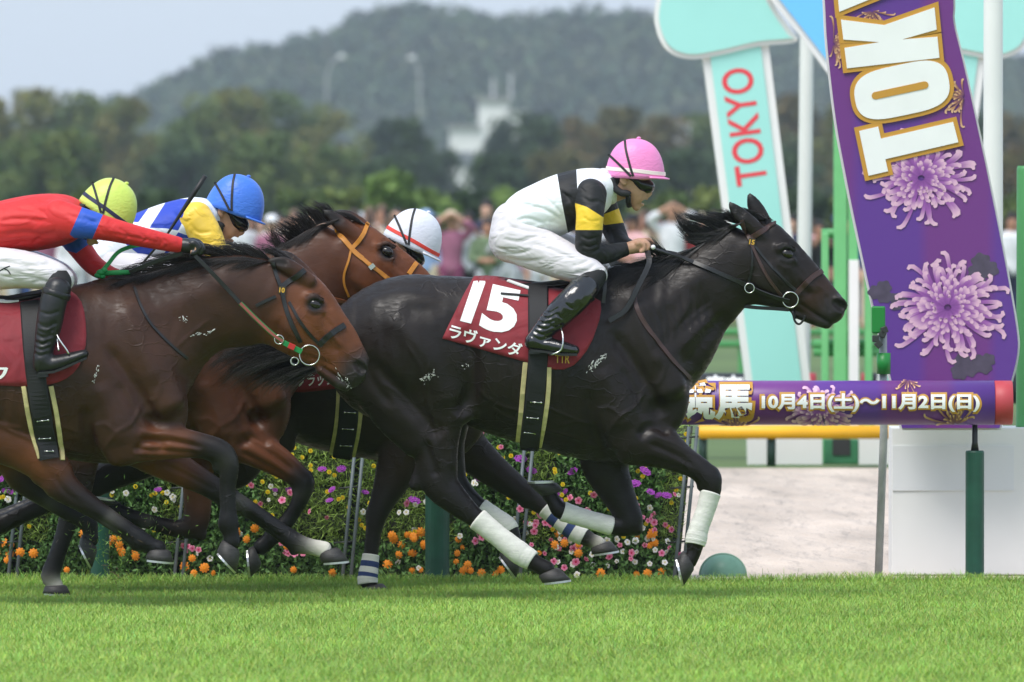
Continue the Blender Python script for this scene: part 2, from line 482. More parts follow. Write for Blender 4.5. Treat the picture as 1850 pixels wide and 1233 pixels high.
# ------------------------------------------------------------------ hill, trees, houses beyond
def leaf_cloud(cent, rad, n, size, seed, cols, flat=.8):
    """n leaf-clump faces spread through clumps; cent (k,3), rad (k,)"""
    rg = np.random.default_rng(seed); k = len(cent)
    w = rad ** 2; i = rg.choice(k, n, p=w / w.sum())
    d = rg.normal(0, 1, (n, 3)); d /= np.linalg.norm(d, axis=1)[:, None]
    p = cent[i] + d * (rad[i] * rg.uniform(.55, 1.05, n) ** .6)[:, None]
    a = rg.normal(0, 1, (n, 3)); a /= np.linalg.norm(a, axis=1)[:, None]
    b = np.cross(a, rg.normal(0, 1, (n, 3))); b /= np.linalg.norm(b, axis=1)[:, None] + 1e-9
    s = size * rg.uniform(.5, 1.3, n)[:, None]
    v = np.stack([p - a * s, p + b * s * flat * .6, p + a * s, p - b * s * flat * .6], 1).reshape(-1, 3)
    f = np.arange(n * 4).reshape(-1, 4)
    cc = np.array(cols)[rg.integers(0, len(cols), k)][i] * rg.uniform(.75, 1.25, (n, 1))
    col = np.concatenate([np.repeat(cc, 4, 0), np.ones((n * 4, 1))], 1)
    return v, f, col
LEAF = mat('tree_leaf', (.06, .09, .03), rough=.7, attr='coat', spec=.2)
BARK = mat('bark', (.07, .055, .045), rough=.9, bump=(8, .6, 4, .05))
GREENS = {'dark': [(0.055, 0.092, 0.042), (0.065, 0.106, 0.042), (0.049, 0.081, 0.042)], 'mid': [(0.123, 0.171, 0.047), (0.104, 0.157, 0.049), (0.152, 0.189, 0.049)],
          'olive': [(0.181, 0.182, 0.052), (0.145, 0.168, 0.049), (0.210, 0.193, 0.060)], 'rust': [(0.174, 0.129, 0.055), (0.145, 0.133, 0.049), (0.128, 0.126, 0.052)], 'fresh': [(0.145, 0.231, 0.058), (0.167, 0.252, 0.065)], 'blue': [(0.049, 0.081, 0.052), (0.058, 0.090, 0.055)]}
def tree(label, px, top, hw, Y, kind, seed, group, name='tree', n=3400, wide=1.0, size=None, bottom=None):
    rg = np.random.default_rng(seed); s = S(Y); c = P(px, top, Y); H = c.z; R = hw / s
    base = Vector((c.x, Y, 0)); root = thing(name, base, label, 'tree' if name == 'tree' else 'bush', group)
    zb = H * .03 if bottom is None else bottom
    k = 44; cent = []; rad = []
    for _ in range(k):
        t = rg.uniform(0, 1); z = zb + (H - zb) * (.1 + .86 * t)
        rr = R * (math.sin(math.pi * min(1, (.30 + .64 * t))) ** .5) if kind != 'blue' else R * (1.08 - t * .85)
        a = rg.uniform(0, 6.283); q = rr * rg.uniform(.2, .85)
        cr = rg.uniform(.22, .40) * min(R, H * .4) * (1.0 if t < .8 else .8)
        cent.append((c.x + math.cos(a) * q, Y + math.sin(a) * q * .8, min(z, H - cr * .9))); rad.append(cr)
    v, f, col = leaf_cloud(np.array(cent), np.array(rad), n, size or max(.22, R * .085), seed + 50, GREENS[kind])
    o = obj('crown', v, f, LEAF, root, smooth=False); cattr(o, 'coat', col)
    mb = MB(); tr = max(.05, R * .07)
    mb.tube([base, base + Vector((R * .05, 0, H * .3)), base + Vector((0, 0, H * .62))], [tr, tr * .75, tr * .35], 8)
    for i in range(5):
        a = i * 1.3; st = base + Vector((0, 0, H * (.28 + .06 * i)))
        mb.tube([st, st + Vector((math.cos(a) * R * .3, math.sin(a) * R * .3, H * .12)), st + Vector((math.cos(a) * R * .55, math.sin(a) * R * .5, H * .2))], [tr * .45, tr * .3, tr * .12], 6)
    mb.build('trunk', BARK, root, smooth=True)
    return root
# wooded hill on the skyline
HILL_Y = 1955.0
prof = np.array([(-900, 330), (-500, 320), (-200, 290), (0, 245), (150, 205), (250, 172), (300, 150), (340, 125), (400, 106), (480, 91), (540, 71), (600, 47), (640, 36), (700, 26), (740, 20), (780, 24), (860, 15), (920, 26), (950, 31), (1010, 31), (1090, 25), (1180, 24), (1300, 45), (1400, 66), (1500, 75), (1650, 90), (1850, 100), (2100, 125), (2500, 170), (3000, 260), (3400, 330)], dtype=float)
hx = np.linspace(-900, 3400, 130); hyp = np.interp(hx, prof[:, 0], prof[:, 1])
ht = np.array([P(a, b, HILL_Y).z for a, b in zip(hx, hyp)]) - 6.0
ny = 24; dep = np.linspace(-320, 420, ny); vv = []
for j, dy in enumerate(dep):
    k = max(0.0, 1 - abs(dy / (320 if dy < 0 else 420)) ** 1.6)
    for i in range(len(hx)):
        vv.append((P(hx[i], 0, HILL_Y).x, HILL_Y + dy, max(-2, ht[i] * k * (1 + .05 * math.sin(hx[i] * .02 + dy * .03)))))
nx = len(hx); ff = [(j * nx + i, j * nx + i + 1, (j + 1) * nx + i + 1, (j + 1) * nx + i) for j in range(ny - 1) for i in range(nx - 1)]
hill = tag(obj('hill', vv, ff, mat('hill_forest_floor', (.035, .052, .026), rough=.95, var=(.02, .3)), None, loc=(0, HILL_Y, 0)), kind='structure')
rg = np.random.default_rng(11); hb = bvh_of(hill); cen = []; rad = []
while len(cen) < 3800:
    x = P(rg.uniform(-800, 2700), 0, HILL_Y).x; y = HILL_Y + rg.uniform(-300, 40)
    r = hb.ray_cast(Vector((x, y, 300)), Vector((0, 0, -1)))
    if r[0] is None or r[0].z < 1: continue
    cr = rg.uniform(2.6, 5.8); cen.append((x, y, r[0].z + cr * .35)); rad.append(cr)
v, f, col = leaf_cloud(np.array(cen), np.array(rad), 125000, 1.3, 12, [(.070, .110, .052), (.060, .102, .052), (.084, .116, .052), (.088, .108, .058), (.054, .092, .052)])
o = obj('hillside_forest', v, f, LEAF, None, smooth=False, loc=(0, HILL_Y, 0)); cattr(o, 'coat', col); tag(o, 'distant forest covering the hazy hill', 'forest', kind='stuff')
# rows of trees across the course
T_FAR = [(-30, 178, 95, 'olive', 'olive green tree at the far left edge, behind the red jockey'), (60, 162, 80, 'olive', 'tall olive tree above the red-sleeved jockey'), (150, 168, 85, 'mid', 'broad green tree behind the lime cap'), (222, 176, 70, 'olive', 'yellowish tree beside the gap left of the blue cap'),
         (250, 240, 75, 'mid', 'low green tree filling the gap behind the blue-capped jockey'), (362, 172, 66, 'mid', 'round tree above the riding whip'), (430, 160, 78, 'olive', 'tallest olive tree, right above the blue cap'), (520, 166, 84, 'mid', 'green tree right of the blue cap'), (600, 198, 70, 'olive', 'light green tree below the nearer street lamp'),
         (690, 215, 60, 'blue', 'dark conifer below the second street lamp'), (740, 208, 48, 'dark', 'dark tree left of the white building'), (790, 270, 55, 'dark', 'low dark tree in front of the white building'), (905, 215, 62, 'blue', 'blue-green conifer right of the white building tower'), (965, 205, 60, 'dark', 'dark green tree behind the leading jockey back'),
         (1030, 212, 72, 'rust', 'russet tree left of the pink cap'), (1110, 196, 84, 'rust', 'tall russet tree behind the pink cap'), (1195, 210, 70, 'rust', 'brownish tree right of the pink cap'), (1270, 205, 80, 'mid', 'green tree left of the teal post'), (1360, 190, 70, 'dark', 'dark tree behind the teal lettered post'), (1440, 172, 76, 'rust', 'russet tree between teal post and purple panel'),
         (1530, 180, 70, 'olive', 'olive tree behind the purple panel top'), (1640, 190, 80, 'mid', 'tree hidden behind the purple panel'), (1760, 200, 70, 'dark', 'dark tree behind the thick white pole'), (1835, 205, 66, 'rust', 'russet tree at the right edge'), (1920, 195, 80, 'mid', 'green tree beyond the right edge')]
for i, (px, tp, hw, kd, lb) in enumerate(T_FAR):
    tree(lb, px, tp, hw * 1.12, 560 + (i * 37) % 90, kd, 100 + i, 'trees across the course', n=4200)
T_MID = [(100, 235, 95, 'mid', 'green tree in the nearer row behind the lime cap'), (0, 250, 80, 'mid', 'green nearer tree at the left edge'), (330, 262, 80, 'dark', 'dark nearer tree behind the whip tip'), (470, 238, 90, 'mid', 'green nearer tree behind the blue cap front'), (585, 262, 84, 'mid', 'bushy nearer tree above the tan bridle'),
         (700, 285, 60, 'dark', 'dark nearer tree above the white cap'), (900, 280, 70, 'dark', 'dark nearer tree behind the jockey back'), (1010, 270, 80, 'rust', 'russet nearer tree above the black hoop'), (1230, 270, 80, 'dark', 'dark nearer tree right of the goggles'), (1430, 265, 90, 'dark', 'dark nearer tree behind thin white pole'), (1850, 270, 80, 'rust', 'brown nearer tree at the right edge')]
for i, (px, tp, hw, kd, lb) in enumerate(T_MID):
    tree(lb, px, tp, hw * 1.1, 400 + (i * 29) % 70, kd, 200 + i, 'nearer trees across the course', n=3400)
B_IN = [(702, 312, 62, 'fresh', 'round bright green bush above the white cap'), (780, 346, 60, 'fresh', 'small green bush left of the white jacket'), (905, 345, 66, 'fresh', 'green bush behind the white breeches'), (615, 342, 66, 'mid', 'low bush behind the tan bridle mane'), (540, 350, 66, 'mid', 'low bush left of the tan bridle'), (1005, 348, 70, 'mid', 'low bush behind the jockey jacket'), (1290, 345, 70, 'mid', 'low bush behind the dark horse ears'),
        (160, 345, 70, 'mid', 'low bush behind the lime cap'), (290, 350, 76, 'dark', 'low dark bush behind the whip'), (1440, 345, 76, 'dark', 'low dark bush behind the thin white pole'), (1840, 350, 70, 'mid', 'low bush at the right edge'), (1100, 352, 70, 'dark', 'low dark bush behind the pink cap'), (1200, 350, 70, 'mid', 'low bush right of the goggles'), (40, 350, 80, 'dark', 'low dark bush behind the red jacket'),
        (425, 352, 76, 'dark', 'low dark bush behind the blue cap peak'), (845, 352, 66, 'dark', 'low dark bush between two bright green bushes'), (1560, 350, 80, 'mid', 'low bush behind the purple panel'), (1700, 350, 80, 'dark', 'low dark bush behind the purple panel flowers'), (1930, 350, 80, 'mid', 'low bush beyond the right edge'), (-60, 350, 80, 'mid', 'low bush beyond the left edge')]
for i, (px, tp, hw, kd, lb) in enumerate(B_IN):
    tree(lb, px, tp, hw, 190 + (i * 13) % 30, kd, 300 + i, 'bushes behind the crowd', name='bush', n=2000, bottom=.1)
# the belt of trees goes on past both edges of the picture
rg = np.random.default_rng(31); cen = []; rad = []
for i in range(420):
    px = rg.uniform(-1700, -120) if i % 2 else rg.uniform(2000, 3500); Y = rg.uniform(430, 640); tp = P(0, rg.uniform(180, 260), Y).z; c = P(px, 0, Y)
    cen.append((c.x, Y, rg.uniform(.5, max(1.0, tp - 1.2)))); rad.append(rg.uniform(1.0, 2.0))
v, f, col = leaf_cloud(np.array(cen), np.array(rad), 20000, .42, 33, GREENS['mid'] + GREENS['olive'] + GREENS['dark'])
o = obj('tree_belt', v, f, LEAF, None, smooth=False); cattr(o, 'coat', col); tag(o, 'far belt of trees continuing beyond both picture edges', 'trees', kind='stuff')
# white buildings among the trees
BW = mat('white_render', (.80, .80, .78), rough=.8, var=(.4, .08)); BG = mat('window_dark', (.22, .24, .26), rough=.3); ROOFM = mat('grey_roof', (.36, .35, .35), rough=.8)
def building(label, blocks, Y, floors):
    x0 = min(b[0] for b in blocks); x1 = max(b[2] for b in blocks); c = P((x0 + x1) / 2, 0, Y)
    root = thing('building', (c.x, Y, 0), label, 'building')
    for (a, t, b, bt) in blocks:
        p, q = P(a, t, Y), P(b, bt, Y); MB().box(((p.x + q.x) / 2, Y + 3, (p.z + max(0, q.z)) / 2), (q.x - p.x, 6, p.z - max(0, q.z))).build('wall', BW, root)
        MB().box(((p.x + q.x) / 2, Y + 3, p.z + .1), (q.x - p.x + .5, 6.6, .25)).build('roof', ROOFM, root)
        h = p.z - max(0, q.z); nf = max(1, int(h / floors)); nw = max(1, int((q.x - p.x) / 3.2))
        for i in range(nf):
            for j in range(nw):
                zc = max(0, q.z) + h * (i + .5) / nf; xc = p.x + (q.x - p.x) * (j + .5) / nw
                MB().box((xc, Y - .02, zc), (min(1.5, (q.x - p.x) / nw * .7), .1, min(1.3, h / nf * .5))).build('window', BG, root)
    return root
bA = building('white stepped building with roof tower among the trees', [(864, 182, 920, 345), (812, 232, 864, 345), (920, 205, 945, 345)], 720, 6)
for px, tp in ((891, 142), (923, 132)):
    a = P(px, tp, 722); MB().tube([(a.x, 722, P(0, 180, 722).z), a], .12, 6).build('antenna', mat('antenna_white', (.6, .6, .6), rough=.5), bA)
building('small white house seen between trees right of the pink cap', [(1214, 228, 1246, 345)], 640, 3)
building('pale house behind the trees left of the whip', [(286, 288, 322, 345), (338, 284, 372, 345)], 640, 3)
building('pale house seen between trees beside the blue cap', [(400, 300, 430, 345)], 645, 3)
# street lamps
LAMPM = mat('lamp_post_grey', (.5, .5, .5), rough=.5); LAMPH = mat('lamp_head_white', (.85, .85, .85), rough=.4)
for lb, px, tp, hx2 in (('curved street lamp in front of the hill, left one', 590, 110, 617), ('straight street lamp in front of the hill, right one', 758, 112, 744)):
    Y = 700; b = P(px, 345, Y); root = thing('street_lamp', (b.x, Y, 0), lb, 'street lamp', 'street lamps before the hill')
    t = P(px, tp, Y); e = P(hx2, tp - 7, Y)
    mb = MB(); mb.tube([(b.x, Y, 0), (t.x, Y, t.z - 1.5), (t.x + (e.x - t.x) * .3, Y, t.z - .2), e], [.10, .075, .06, .05], 8); mb.build('pole', LAMPM, root, smooth=True)
    MB().ellipsoid(e, (.34, .24, .17), 12, 8).build('lamp_head', LAMPH, root, smooth=True)
# ------------------------------------------------------------------ rail, flower stands, winning post, signs
def disc_tube(mb, pts, r, n=20): return mb.tube(pts, r, n)
PURP = mat('banner_purple', rgb(104, 54, 140), rough=.38, var=(3, .05))
GREENP = mat('dark_green_pad', rgb(30, 78, 62), rough=.5, var=(12, .15), bump=(40, .2, 3, .004))
PAINTG = mat('light_green_paint', rgb(108, 186, 118), rough=.45, var=(6, .06)); PAINTG2 = mat('green_paint', rgb(86, 160, 96), rough=.45)
GALV = mat('galvanised_steel', rgb(150, 156, 154), rough=.5, metal=.15, var=(18, .15))
WPAINT = mat('white_paint', (.80, .80, .78), rough=.45, var=(2, .04)); REDP = mat('banner_red', rgb(188, 66, 74), rough=.5)
GOLDP = mat('print_gold', rgb(202, 148, 56), rough=.45); WPRINT = mat('print_white', rgb(246, 246, 244), rough=.45, var=(6, .03))
PETAL = mat('printed_petal', (.5, .3, .5), rough=.45, attr='coat'); LEAFP = mat('printed_leaf', rgb(82, 72, 92), rough=.45, var=(20, .2))
# banded violet ground of the printed cloth
def stripes(name, c1, c2, sc, axis=0):
    m = mat(name, c1, rough=.38); n = m.node_tree.nodes; l = m.node_tree.links
    tc = n.new('ShaderNodeTexCoord'); sp = n.new('ShaderNodeSeparateXYZ'); l.new(tc.outputs['Object'], sp.inputs[0])
    mu = n.new('ShaderNodeMath'); mu.operation = 'MULTIPLY'; mu.inputs[1].default_value = sc; l.new(sp.outputs[axis], mu.inputs[0])
    fr = n.new('ShaderNodeMath'); fr.operation = 'PINGPONG'; fr.inputs[1].default_value = 1.0; l.new(mu.outputs[0], fr.inputs[0])
    mr = n.new('ShaderNodeMapRange'); mr.inputs[1].default_value = .42; mr.inputs[2].default_value = .58; l.new(fr.outputs[0], mr.inputs[0])
    mx = n.new('ShaderNodeMix'); mx.data_type = 'RGBA'; mx.inputs[6].default_value = c1; mx.inputs[7].default_value = c2; l.new(mr.outputs[0], mx.inputs[0])
    l.new(mx.outputs[2], n['Principled BSDF'].inputs['Base Color']); return m
VIOLET = stripes('violet_banded_print', rgb(114, 54, 132), rgb(98, 56, 146), 2.8)

def offset_poly(p, d):
    p = np.array(p, dtype=float); n = len(p); A = .5 * sum(p[i][0] * p[(i + 1) % n][1] - p[(i + 1) % n][0] * p[i][1] for i in range(n)); sg = 1 if A > 0 else -1
    out = []
    for i in range(n):
        a, b, c = p[i - 1], p[i], p[(i + 1) % n]
        e1 = (b - a) / (np.linalg.norm(b - a) + 1e-9); e2 = (c - b) / (np.linalg.norm(c - b) + 1e-9)
        n1 = np.array((e1[1], -e1[0])) * sg; n2 = np.array((e2[1], -e2[0])) * sg
        m = n1 + n2; L = np.linalg.norm(m); m = m / L if L > 1e-6 else n1
        k = d / max(.45, m @ n1); out.append(b + m * k)
    return out
def slab(name, poly_px, Y0, depth, m, parent, hole=None):
    """flat-faced solid whose outline is given in photo pixels, front at Y0"""
    pts = [P(x, y, Y0) for x, y in poly_px]
    if np.sum([pts[i].x * pts[(i + 1) % len(pts)].z - pts[(i + 1) % len(pts)].x * pts[i].z for i in range(len(pts))]) > 0: pts = pts[::-1]
    n = len(pts); v = [(p.x, Y0, p.z) for p in pts] + [(p.x, Y0 + depth, p.z) for p in pts]
    bm = bmesh.new(); vs = [bm.verts.new(q) for q in v]
    bm.faces.new(vs[:n][::-1]); bm.faces.new(vs[n:])
    for i in range(n): bm.faces.new((vs[i], vs[(i + 1) % n], vs[(i + 1) % n + n], vs[i + n]))
    bm.normal_update(); bmesh.ops.triangulate(bm, faces=[q for q in bm.faces if len(q.verts) > 4]); bmesh.ops.recalc_face_normals(bm, faces=bm.faces)
    bm.verts.index_update(); V = [tuple(q.co) for q in bm.verts]; F = [tuple(w.index for w in q.verts) for q in bm.faces]; bm.free()
    return obj(name, V, F, m, parent, smooth=False)
def quad_map(q):
    """text unit square (u right, v up) -> photo pixels; q = TL, TR, BL, BR of the text"""
    (tlx, tly), (trx, try_), (blx, bly), (brx, bry) = q
    return lambda u, v: ((1 - v) * ((1 - u) * blx + u * brx) + v * ((1 - u) * tlx + u * trx), (1 - v) * ((1 - u) * bly + u * bry) + v * ((1 - u) * tly + u * try_))
def petals(name, place, cx, cy, R, parent, cols, seed, n=78, sq=1.0, arc=(0, 6.283)):
    """a printed chrysanthemum: curled petals, pale at their tips; place(px, py, lift) -> world point"""
    rg = np.random.default_rng(seed); V = []; F = []; C = []
    base, mid, tip = (np.array(c) for c in cols)
    for i in range(n):
        t = (i + .5) / n; ln = (1.0 - .84 * t ** .8) * rg.uniform(.78, 1.12)
        a = arc[0] + (arc[1] - arc[0]) * ((i * .381966) % 1.0) + rg.normal(0, .1); curl = rg.choice((-1, 1)) * rg.uniform(.6, 1.1); wd = R * (.064 if t < .5 else .054)
        k = 12; x, y = math.cos(a) * .05, math.sin(a) * .05; pts = []
        for j in range(k):                                  # the petal runs outwards, bends and hooks over at its tip
            s = j / (k - 1); pts.append((cx + x * R, cy + y * R * sq))
            hd = a + curl * (.75 * s * s + (2.3 * (s - .76) / .24 if s > .76 else 0)); st_ = ln / (k - 1) * (1 if s < .76 else .62)
            x += math.cos(hd) * st_; y += math.sin(hd) * st_
        b0 = len(V); lift = .0045 + .004 * t
        for j, (x, y) in enumerate(pts):
            s = j / (k - 1); x2, y2 = pts[min(j + 1, k - 1)]; x1, y1 = pts[max(j - 1, 0)]
            L = math.hypot(x2 - x1, y2 - y1) + 1e-6; nx_, ny_ = -(y2 - y1) / L, (x2 - x1) / L
            w_ = wd * (.30 + .70 * min(1, s * 1.25)) * (1 if s < .95 else .6) * .5
            V += [tuple(place(x - nx_ * w_, y - ny_ * w_, lift)), tuple(place(x + nx_ * w_, y + ny_ * w_, lift))]
            c = base * (1 - s) + mid * s if s < .62 else mid + (tip - mid) * min(1, (s - .62) / .25)
            C += [tuple(c) + (1,), tuple(c * (.82 if s < .8 else 1)) + (1,)]
        F += [(b0 + 2 * j, b0 + 2 * j + 1, b0 + 2 * j + 3, b0 + 2 * j + 2) for j in range(k - 1)]
    o = obj(name, V, F, PETAL, parent, smooth=False); cattr(o, 'coat', C); return o
MAUVE = (L2((138, 74, 156)), L2((166, 96, 178)), L2((228, 184, 206))); GOLDS = (L2((120, 70, 110)), L2((190, 134, 92)), L2((222, 178, 140)))

# ---- running rail of the turf course with the printed sleeve
RY = 2.20; sr = S(RY)
rail = thing('running_rail', (P(900, 0, RY).x, RY, 0), 'padded running rail with purple printed sleeve dated 10月4日 to 11月2日', 'rail')
zc = P(0, 728, RY).z; R = 40 / sr; xa, xb, xc2 = P(1010, 0, RY).x, P(1796, 0, RY).x, P(1829, 0, RY).x
def cyl(x0, x1, r, n=40, bev=.0):
    mb = MB(); st = [(x0, r - bev), (x0 + bev, r), (x1 - bev, r), (x1, r - bev)] if bev else [(x0, r), (x1, r)]
    mb.tube([(x, RY, zc) for x, _ in st], [q for _, q in st], n); return mb
cyl(xa, xb, R).build('printed_sleeve', VIOLET, rail, smooth=True)
cyl(xb + .001, xc2, R, bev=.004).build('red_end', REDP, rail, smooth=True)
cyl(P(-700, 0, RY).x, xa, .05).build('pipe', WPAINT, rail, smooth=True)
def on_sleeve(px, py, lift=.002):
    p = P(px, py, RY); dz = max(-R * .985, min(R * .985, p.z - zc)); a = math.asin(dz / R)
    # the photo shows the tube from the front: rows map to angles round it
    return Vector((p.x, RY - math.cos(a) * (R + lift), zc + math.sin(a) * (R + lift)))
petals('printed_flower', on_sleeve, 1482, 738, 84, rail, MAUVE, 3, n=110, sq=.62); petals('printed_flower', on_sleeve, 1725, 765, 60, rail, GOLDS, 4, n=26, arc=(3.3, 6.1)); petals('printed_flower', on_sleeve, 1330, 772, 60, rail, GOLDS, 6, n=26, arc=(3.3, 6.1)); petals('printed_flower', on_sleeve, 1640, 688, 40, rail, GOLDS, 8, n=14, arc=(.1, 3.0))
def sleeve_text(txt, box, bold, m, lift):
    tv, tf = text_mesh(txt, bold); x0, y0, x1, y1 = box
    v3, f3 = subdivide2d(fit(tv, x0, y0, x1, y1), tf, 6)
    f3 = np.array(f3); lo = v3[f3][:, :, 0].min(1); hi = v3[f3][:, :, 0].max(1); grp = np.zeros(len(f3), int); g = 0; end = -1e9
    for i in np.argsort(lo):                             # one object for each character
        if lo[i] > end + .4: g += 1
        end = max(end, hi[i]); grp[i] = g
    for k in range(1, g + 1):
        ff = f3[grp == k]; us, inv = np.unique(ff, return_inverse=True)
        obj('character', [tuple(on_sleeve(a, b, lift)) for a, b in v3[us]], [tuple(q) for q in inv.reshape(-1, 3)], m, rail, smooth=False)
sleeve_text('東京競馬', (1075, 688, 1364, 762), .085, GOLDP, .0105); sleeve_text('東京競馬', (1082, 694, 1358, 756), .035, WPRINT, .0130)
sleeve_text('10月4日(土)〜11月2日(日)', (1371, 708, 1772, 746), .085, GOLDP, .0105); sleeve_text('10月4日(土)〜11月2日(日)', (1375, 712, 1768, 742), .040, WPRINT, .0130)
for px in (-420, 180, 790, 1762):
    x = P(px, 0, RY).x; w2 = (22 if px == 790 else 17) / sr
    mb = MB(); mb.tube([(x, RY + .03, 0), (x, RY + .03, .02), (x, RY + .03, P(0, 818, RY).z), (x, RY + .03, P(0, 815, RY).z)], [w2 * 1.0, w2, w2, w2 * .92], 24); mb.build('post_pad', GREENP, rail, smooth=False)
    MB().tube([(x, RY + .03, P(0, 816, RY).z), (x, RY + .03, P(0, 800, RY).z), (x, RY + .03, zc - .03)], [.022, .015, .014], 12).build('post_stem', mat('dark_steel', (.05, .05, .05), rough=.4, metal=.7), rail, smooth=True)
# slim steel pole with a green clamp
x0, x1 = P(1587, 0, 2.55).x, P(1597, 0, 2.55).x
pole = thing('steel_pole', (x0, 2.55, 0), 'slim grey steel pole with green clamp behind the purple sleeve', 'pole')
zt = P(0, 600, 2.55).z
MB().tube([(x0, 2.55, 0), (x1, 2.55, P(0, 780, 2.55).z), (x1 - .005, 2.55, zt)], .0205, 16).build('tube', mat('pale_steel', rgb(168, 172, 170), rough=.5, var=(18, .12)), pole, smooth=True)
CL = mat('clamp_green', rgb(28, 132, 52), rough=.4); DK = mat('dark_bracket', (.03, .035, .03), rough=.5)
MB().tube([(x1 - .002, 2.53, P(0, 676, 2.55).z), (x1 - .002, 2.53, P(0, 638, 2.55).z)], .036, 16).build('clamp_collar', CL, pole, smooth=True)
b1 = MB(); b1.box((x1 - .03, 2.52, P(0, 578, 2.55).z), (.07, .05, .14)); bevel(b1.build('clamp_body', CL, pole), .008)
for i, (dx, dy) in enumerate(((-.045, 612), (-.01, 604), (-.03, 622), (.0, 596))):
    bevel(MB().box((x1 + dx, 2.50, P(0, dy, 2.55).z), (.035, .05, .035), Matrix.Rotation(.4 * i, 3, 'Y')).build('bracket', DK, pole), .004)

# ---- flower stands behind the rail
STEM = mat('flower_foliage', (.05, .1, .03), rough=.6, attr='coat', spec=.25)
TRAY = mat('black_pot_tray', (.035, .04, .03), rough=.7)
RACK = mat('rack_steel', rgb(92, 102, 104), rough=.5, var=(18, .15))
def blossom(kind):
    V = []; F = []; C = []
    def pet(n, r, w_, z0, z1, col, c2, rot=0.0, tilt=0):
        for i in range(n):
            a = rot + 6.283 * i / n; d = np.array((math.cos(a), math.sin(a))); e = np.array((-d[1], d[0])); b0 = len(V)
            for s, ww, z in ((.05, .25, z0), (.55, 1, (z0 + z1) * .5 + .12 * r), (.9, .8, z1), (1.0, .25, z1 - .05 * r)):
                for g in (-1, 1):
                    q = d * (r * s) + e * (w_ * ww * g); V.append((q[0], -z, q[1])); C.append(tuple(col if s < .8 else c2) + (1,))
            F.extend([(b0 + 2 * j, b0 + 2 * j + 1, b0 + 2 * j + 3, b0 + 2 * j + 2) for j in range(3)])
    if kind == 'marigold':
        for k in range(4): pet(9 - k, .034 - .007 * k, .0078, .004 + .003 * k, .002 + .004 * k, (.80, .20 + .02 * k, .012), (.88, .30, .03), k * .37)
    elif kind == 'verbena':
        for k in range(9):
            a = 6.283 * k / 8; r0 = .022 if k < 8 else 0; b0 = len(V); pet(5, .012, .0045, .006 + (.006 if k == 8 else 0), .008 + (.006 if k == 8 else 0), (.42, .07, .50), (.50, .11, .58), a)
            for j in range(b0, len(V)): V[j] = (V[j][0] + math.cos(a) * r0, V[j][1], V[j][2] * .75 + math.sin(a) * r0 * .5)
    elif kind == 'pink': pet(5, .021, .0095, .004, .007, (.80, .20, .36), (.84, .34, .46)); pet(5, .006, .003, .009, .009, (.6, .03, .1), (.6, .03, .1))
    elif kind == 'white': pet(5, .018, .0085, .004, .007, (.80, .78, .72), (.82, .81, .77)); pet(4, .005, .003, .009, .009, (.7, .55, .2), (.7, .55, .2))
    else: pet(6, .012, .006, .003, .006, (.82, .60, .02), (.84, .66, .04)); pet(4, .005, .003, .008, .008, (.7, .4, .02), (.7, .4, .02))
    me = mesh_of(kind, [tuple(q) for q in V], F, False); me.attributes.new('coat', 'FLOAT_COLOR', 'POINT').data.foreach_set('color', np.array(C, dtype=np.float32).ravel())
    me.materials.append(mat('blossom', (.8, .3, .1), rough=.6, attr='coat', spec=.2)); return me
BL = {k: blossom(k) for k in ('marigold', 'verbena', 'pink', 'white', 'yellow')}
FY = 2.62
# blossoms read off the photograph: kind, px, py
SEEN = [('marigold', *p) for p in ((350, 1036), (385, 1036), (430, 960), (445, 975), (460, 955), (470, 985), (455, 1000), (530, 1030), (600, 1036), (712, 972), (725, 985), (735, 968), (745, 1000), (720, 1003), (748, 975), (760, 962), (765, 985), (700, 1020), (745, 1032), (760, 1030), (828, 975), (835, 990), (826, 1000), (870, 1036), (895, 1037), (905, 1030), (1010, 965), (1030, 962), (1045, 985), (1060, 975), (1045, 1000), (1115, 960), (1150, 968), (1170, 1036), (1195, 1034), (1150, 1038), (1085, 1036), (190, 970), (205, 975), (215, 985), (195, 985), (150, 965), (220, 998), (120, 1030), (60, 1000), (20, 985))]
SEEN += [('verbena', *p) for p in ((20, 888), (8, 862), (85, 905), (230, 842), (285, 885), (430, 852), (582, 848), (600, 885), (615, 848), (595, 905), (660, 890), (735, 852), (738, 870), (748, 905), (960, 850), (965, 898), (1000, 893), (1022, 888), (1035, 852), (1010, 905), (1165, 852), (1190, 895), (1175, 890), (940, 830), (120, 850), (500, 830), (1205, 896))]
SEEN += [('pink', *p) for p in ((575, 800), (905, 808), (868, 780), (510, 905), (525, 890), (470, 910), (560, 925), (590, 935), (505, 975), (950, 945), (965, 960), (985, 945), (1000, 905), (1015, 920), (1030, 900), (1045, 905), (1060, 925), (1020, 975), (1035, 990), (1010, 990), (995, 975), (985, 1000), (1060, 1010), (1080, 945), (1100, 1005), (1120, 985), (1140, 1010), (1165, 985), (1180, 930), (1160, 935), (1195, 1000), (1210, 990), (1000, 1015), (1040, 1015), (940, 920), (960, 985), (975, 930), (1125, 935), (415, 915), (1150, 915), (880, 850), (300, 850), (540, 985), (548, 1000))]
rgf = np.random.default_rng(21)
for i in range(44): SEEN.append(('white', rgf.uniform(-60, 1235), 860 + 170 * rgf.random()))
for i in range(26): SEEN.append(('white', 1010 + 28 * (i % 8) + rgf.normal(0, 4), 975 + 22 * (i // 8) + rgf.normal(0, 3)))
for i in range(22): SEEN.append(('pink', rgf.uniform(960, 1235), rgf.uniform(890, 1030)))
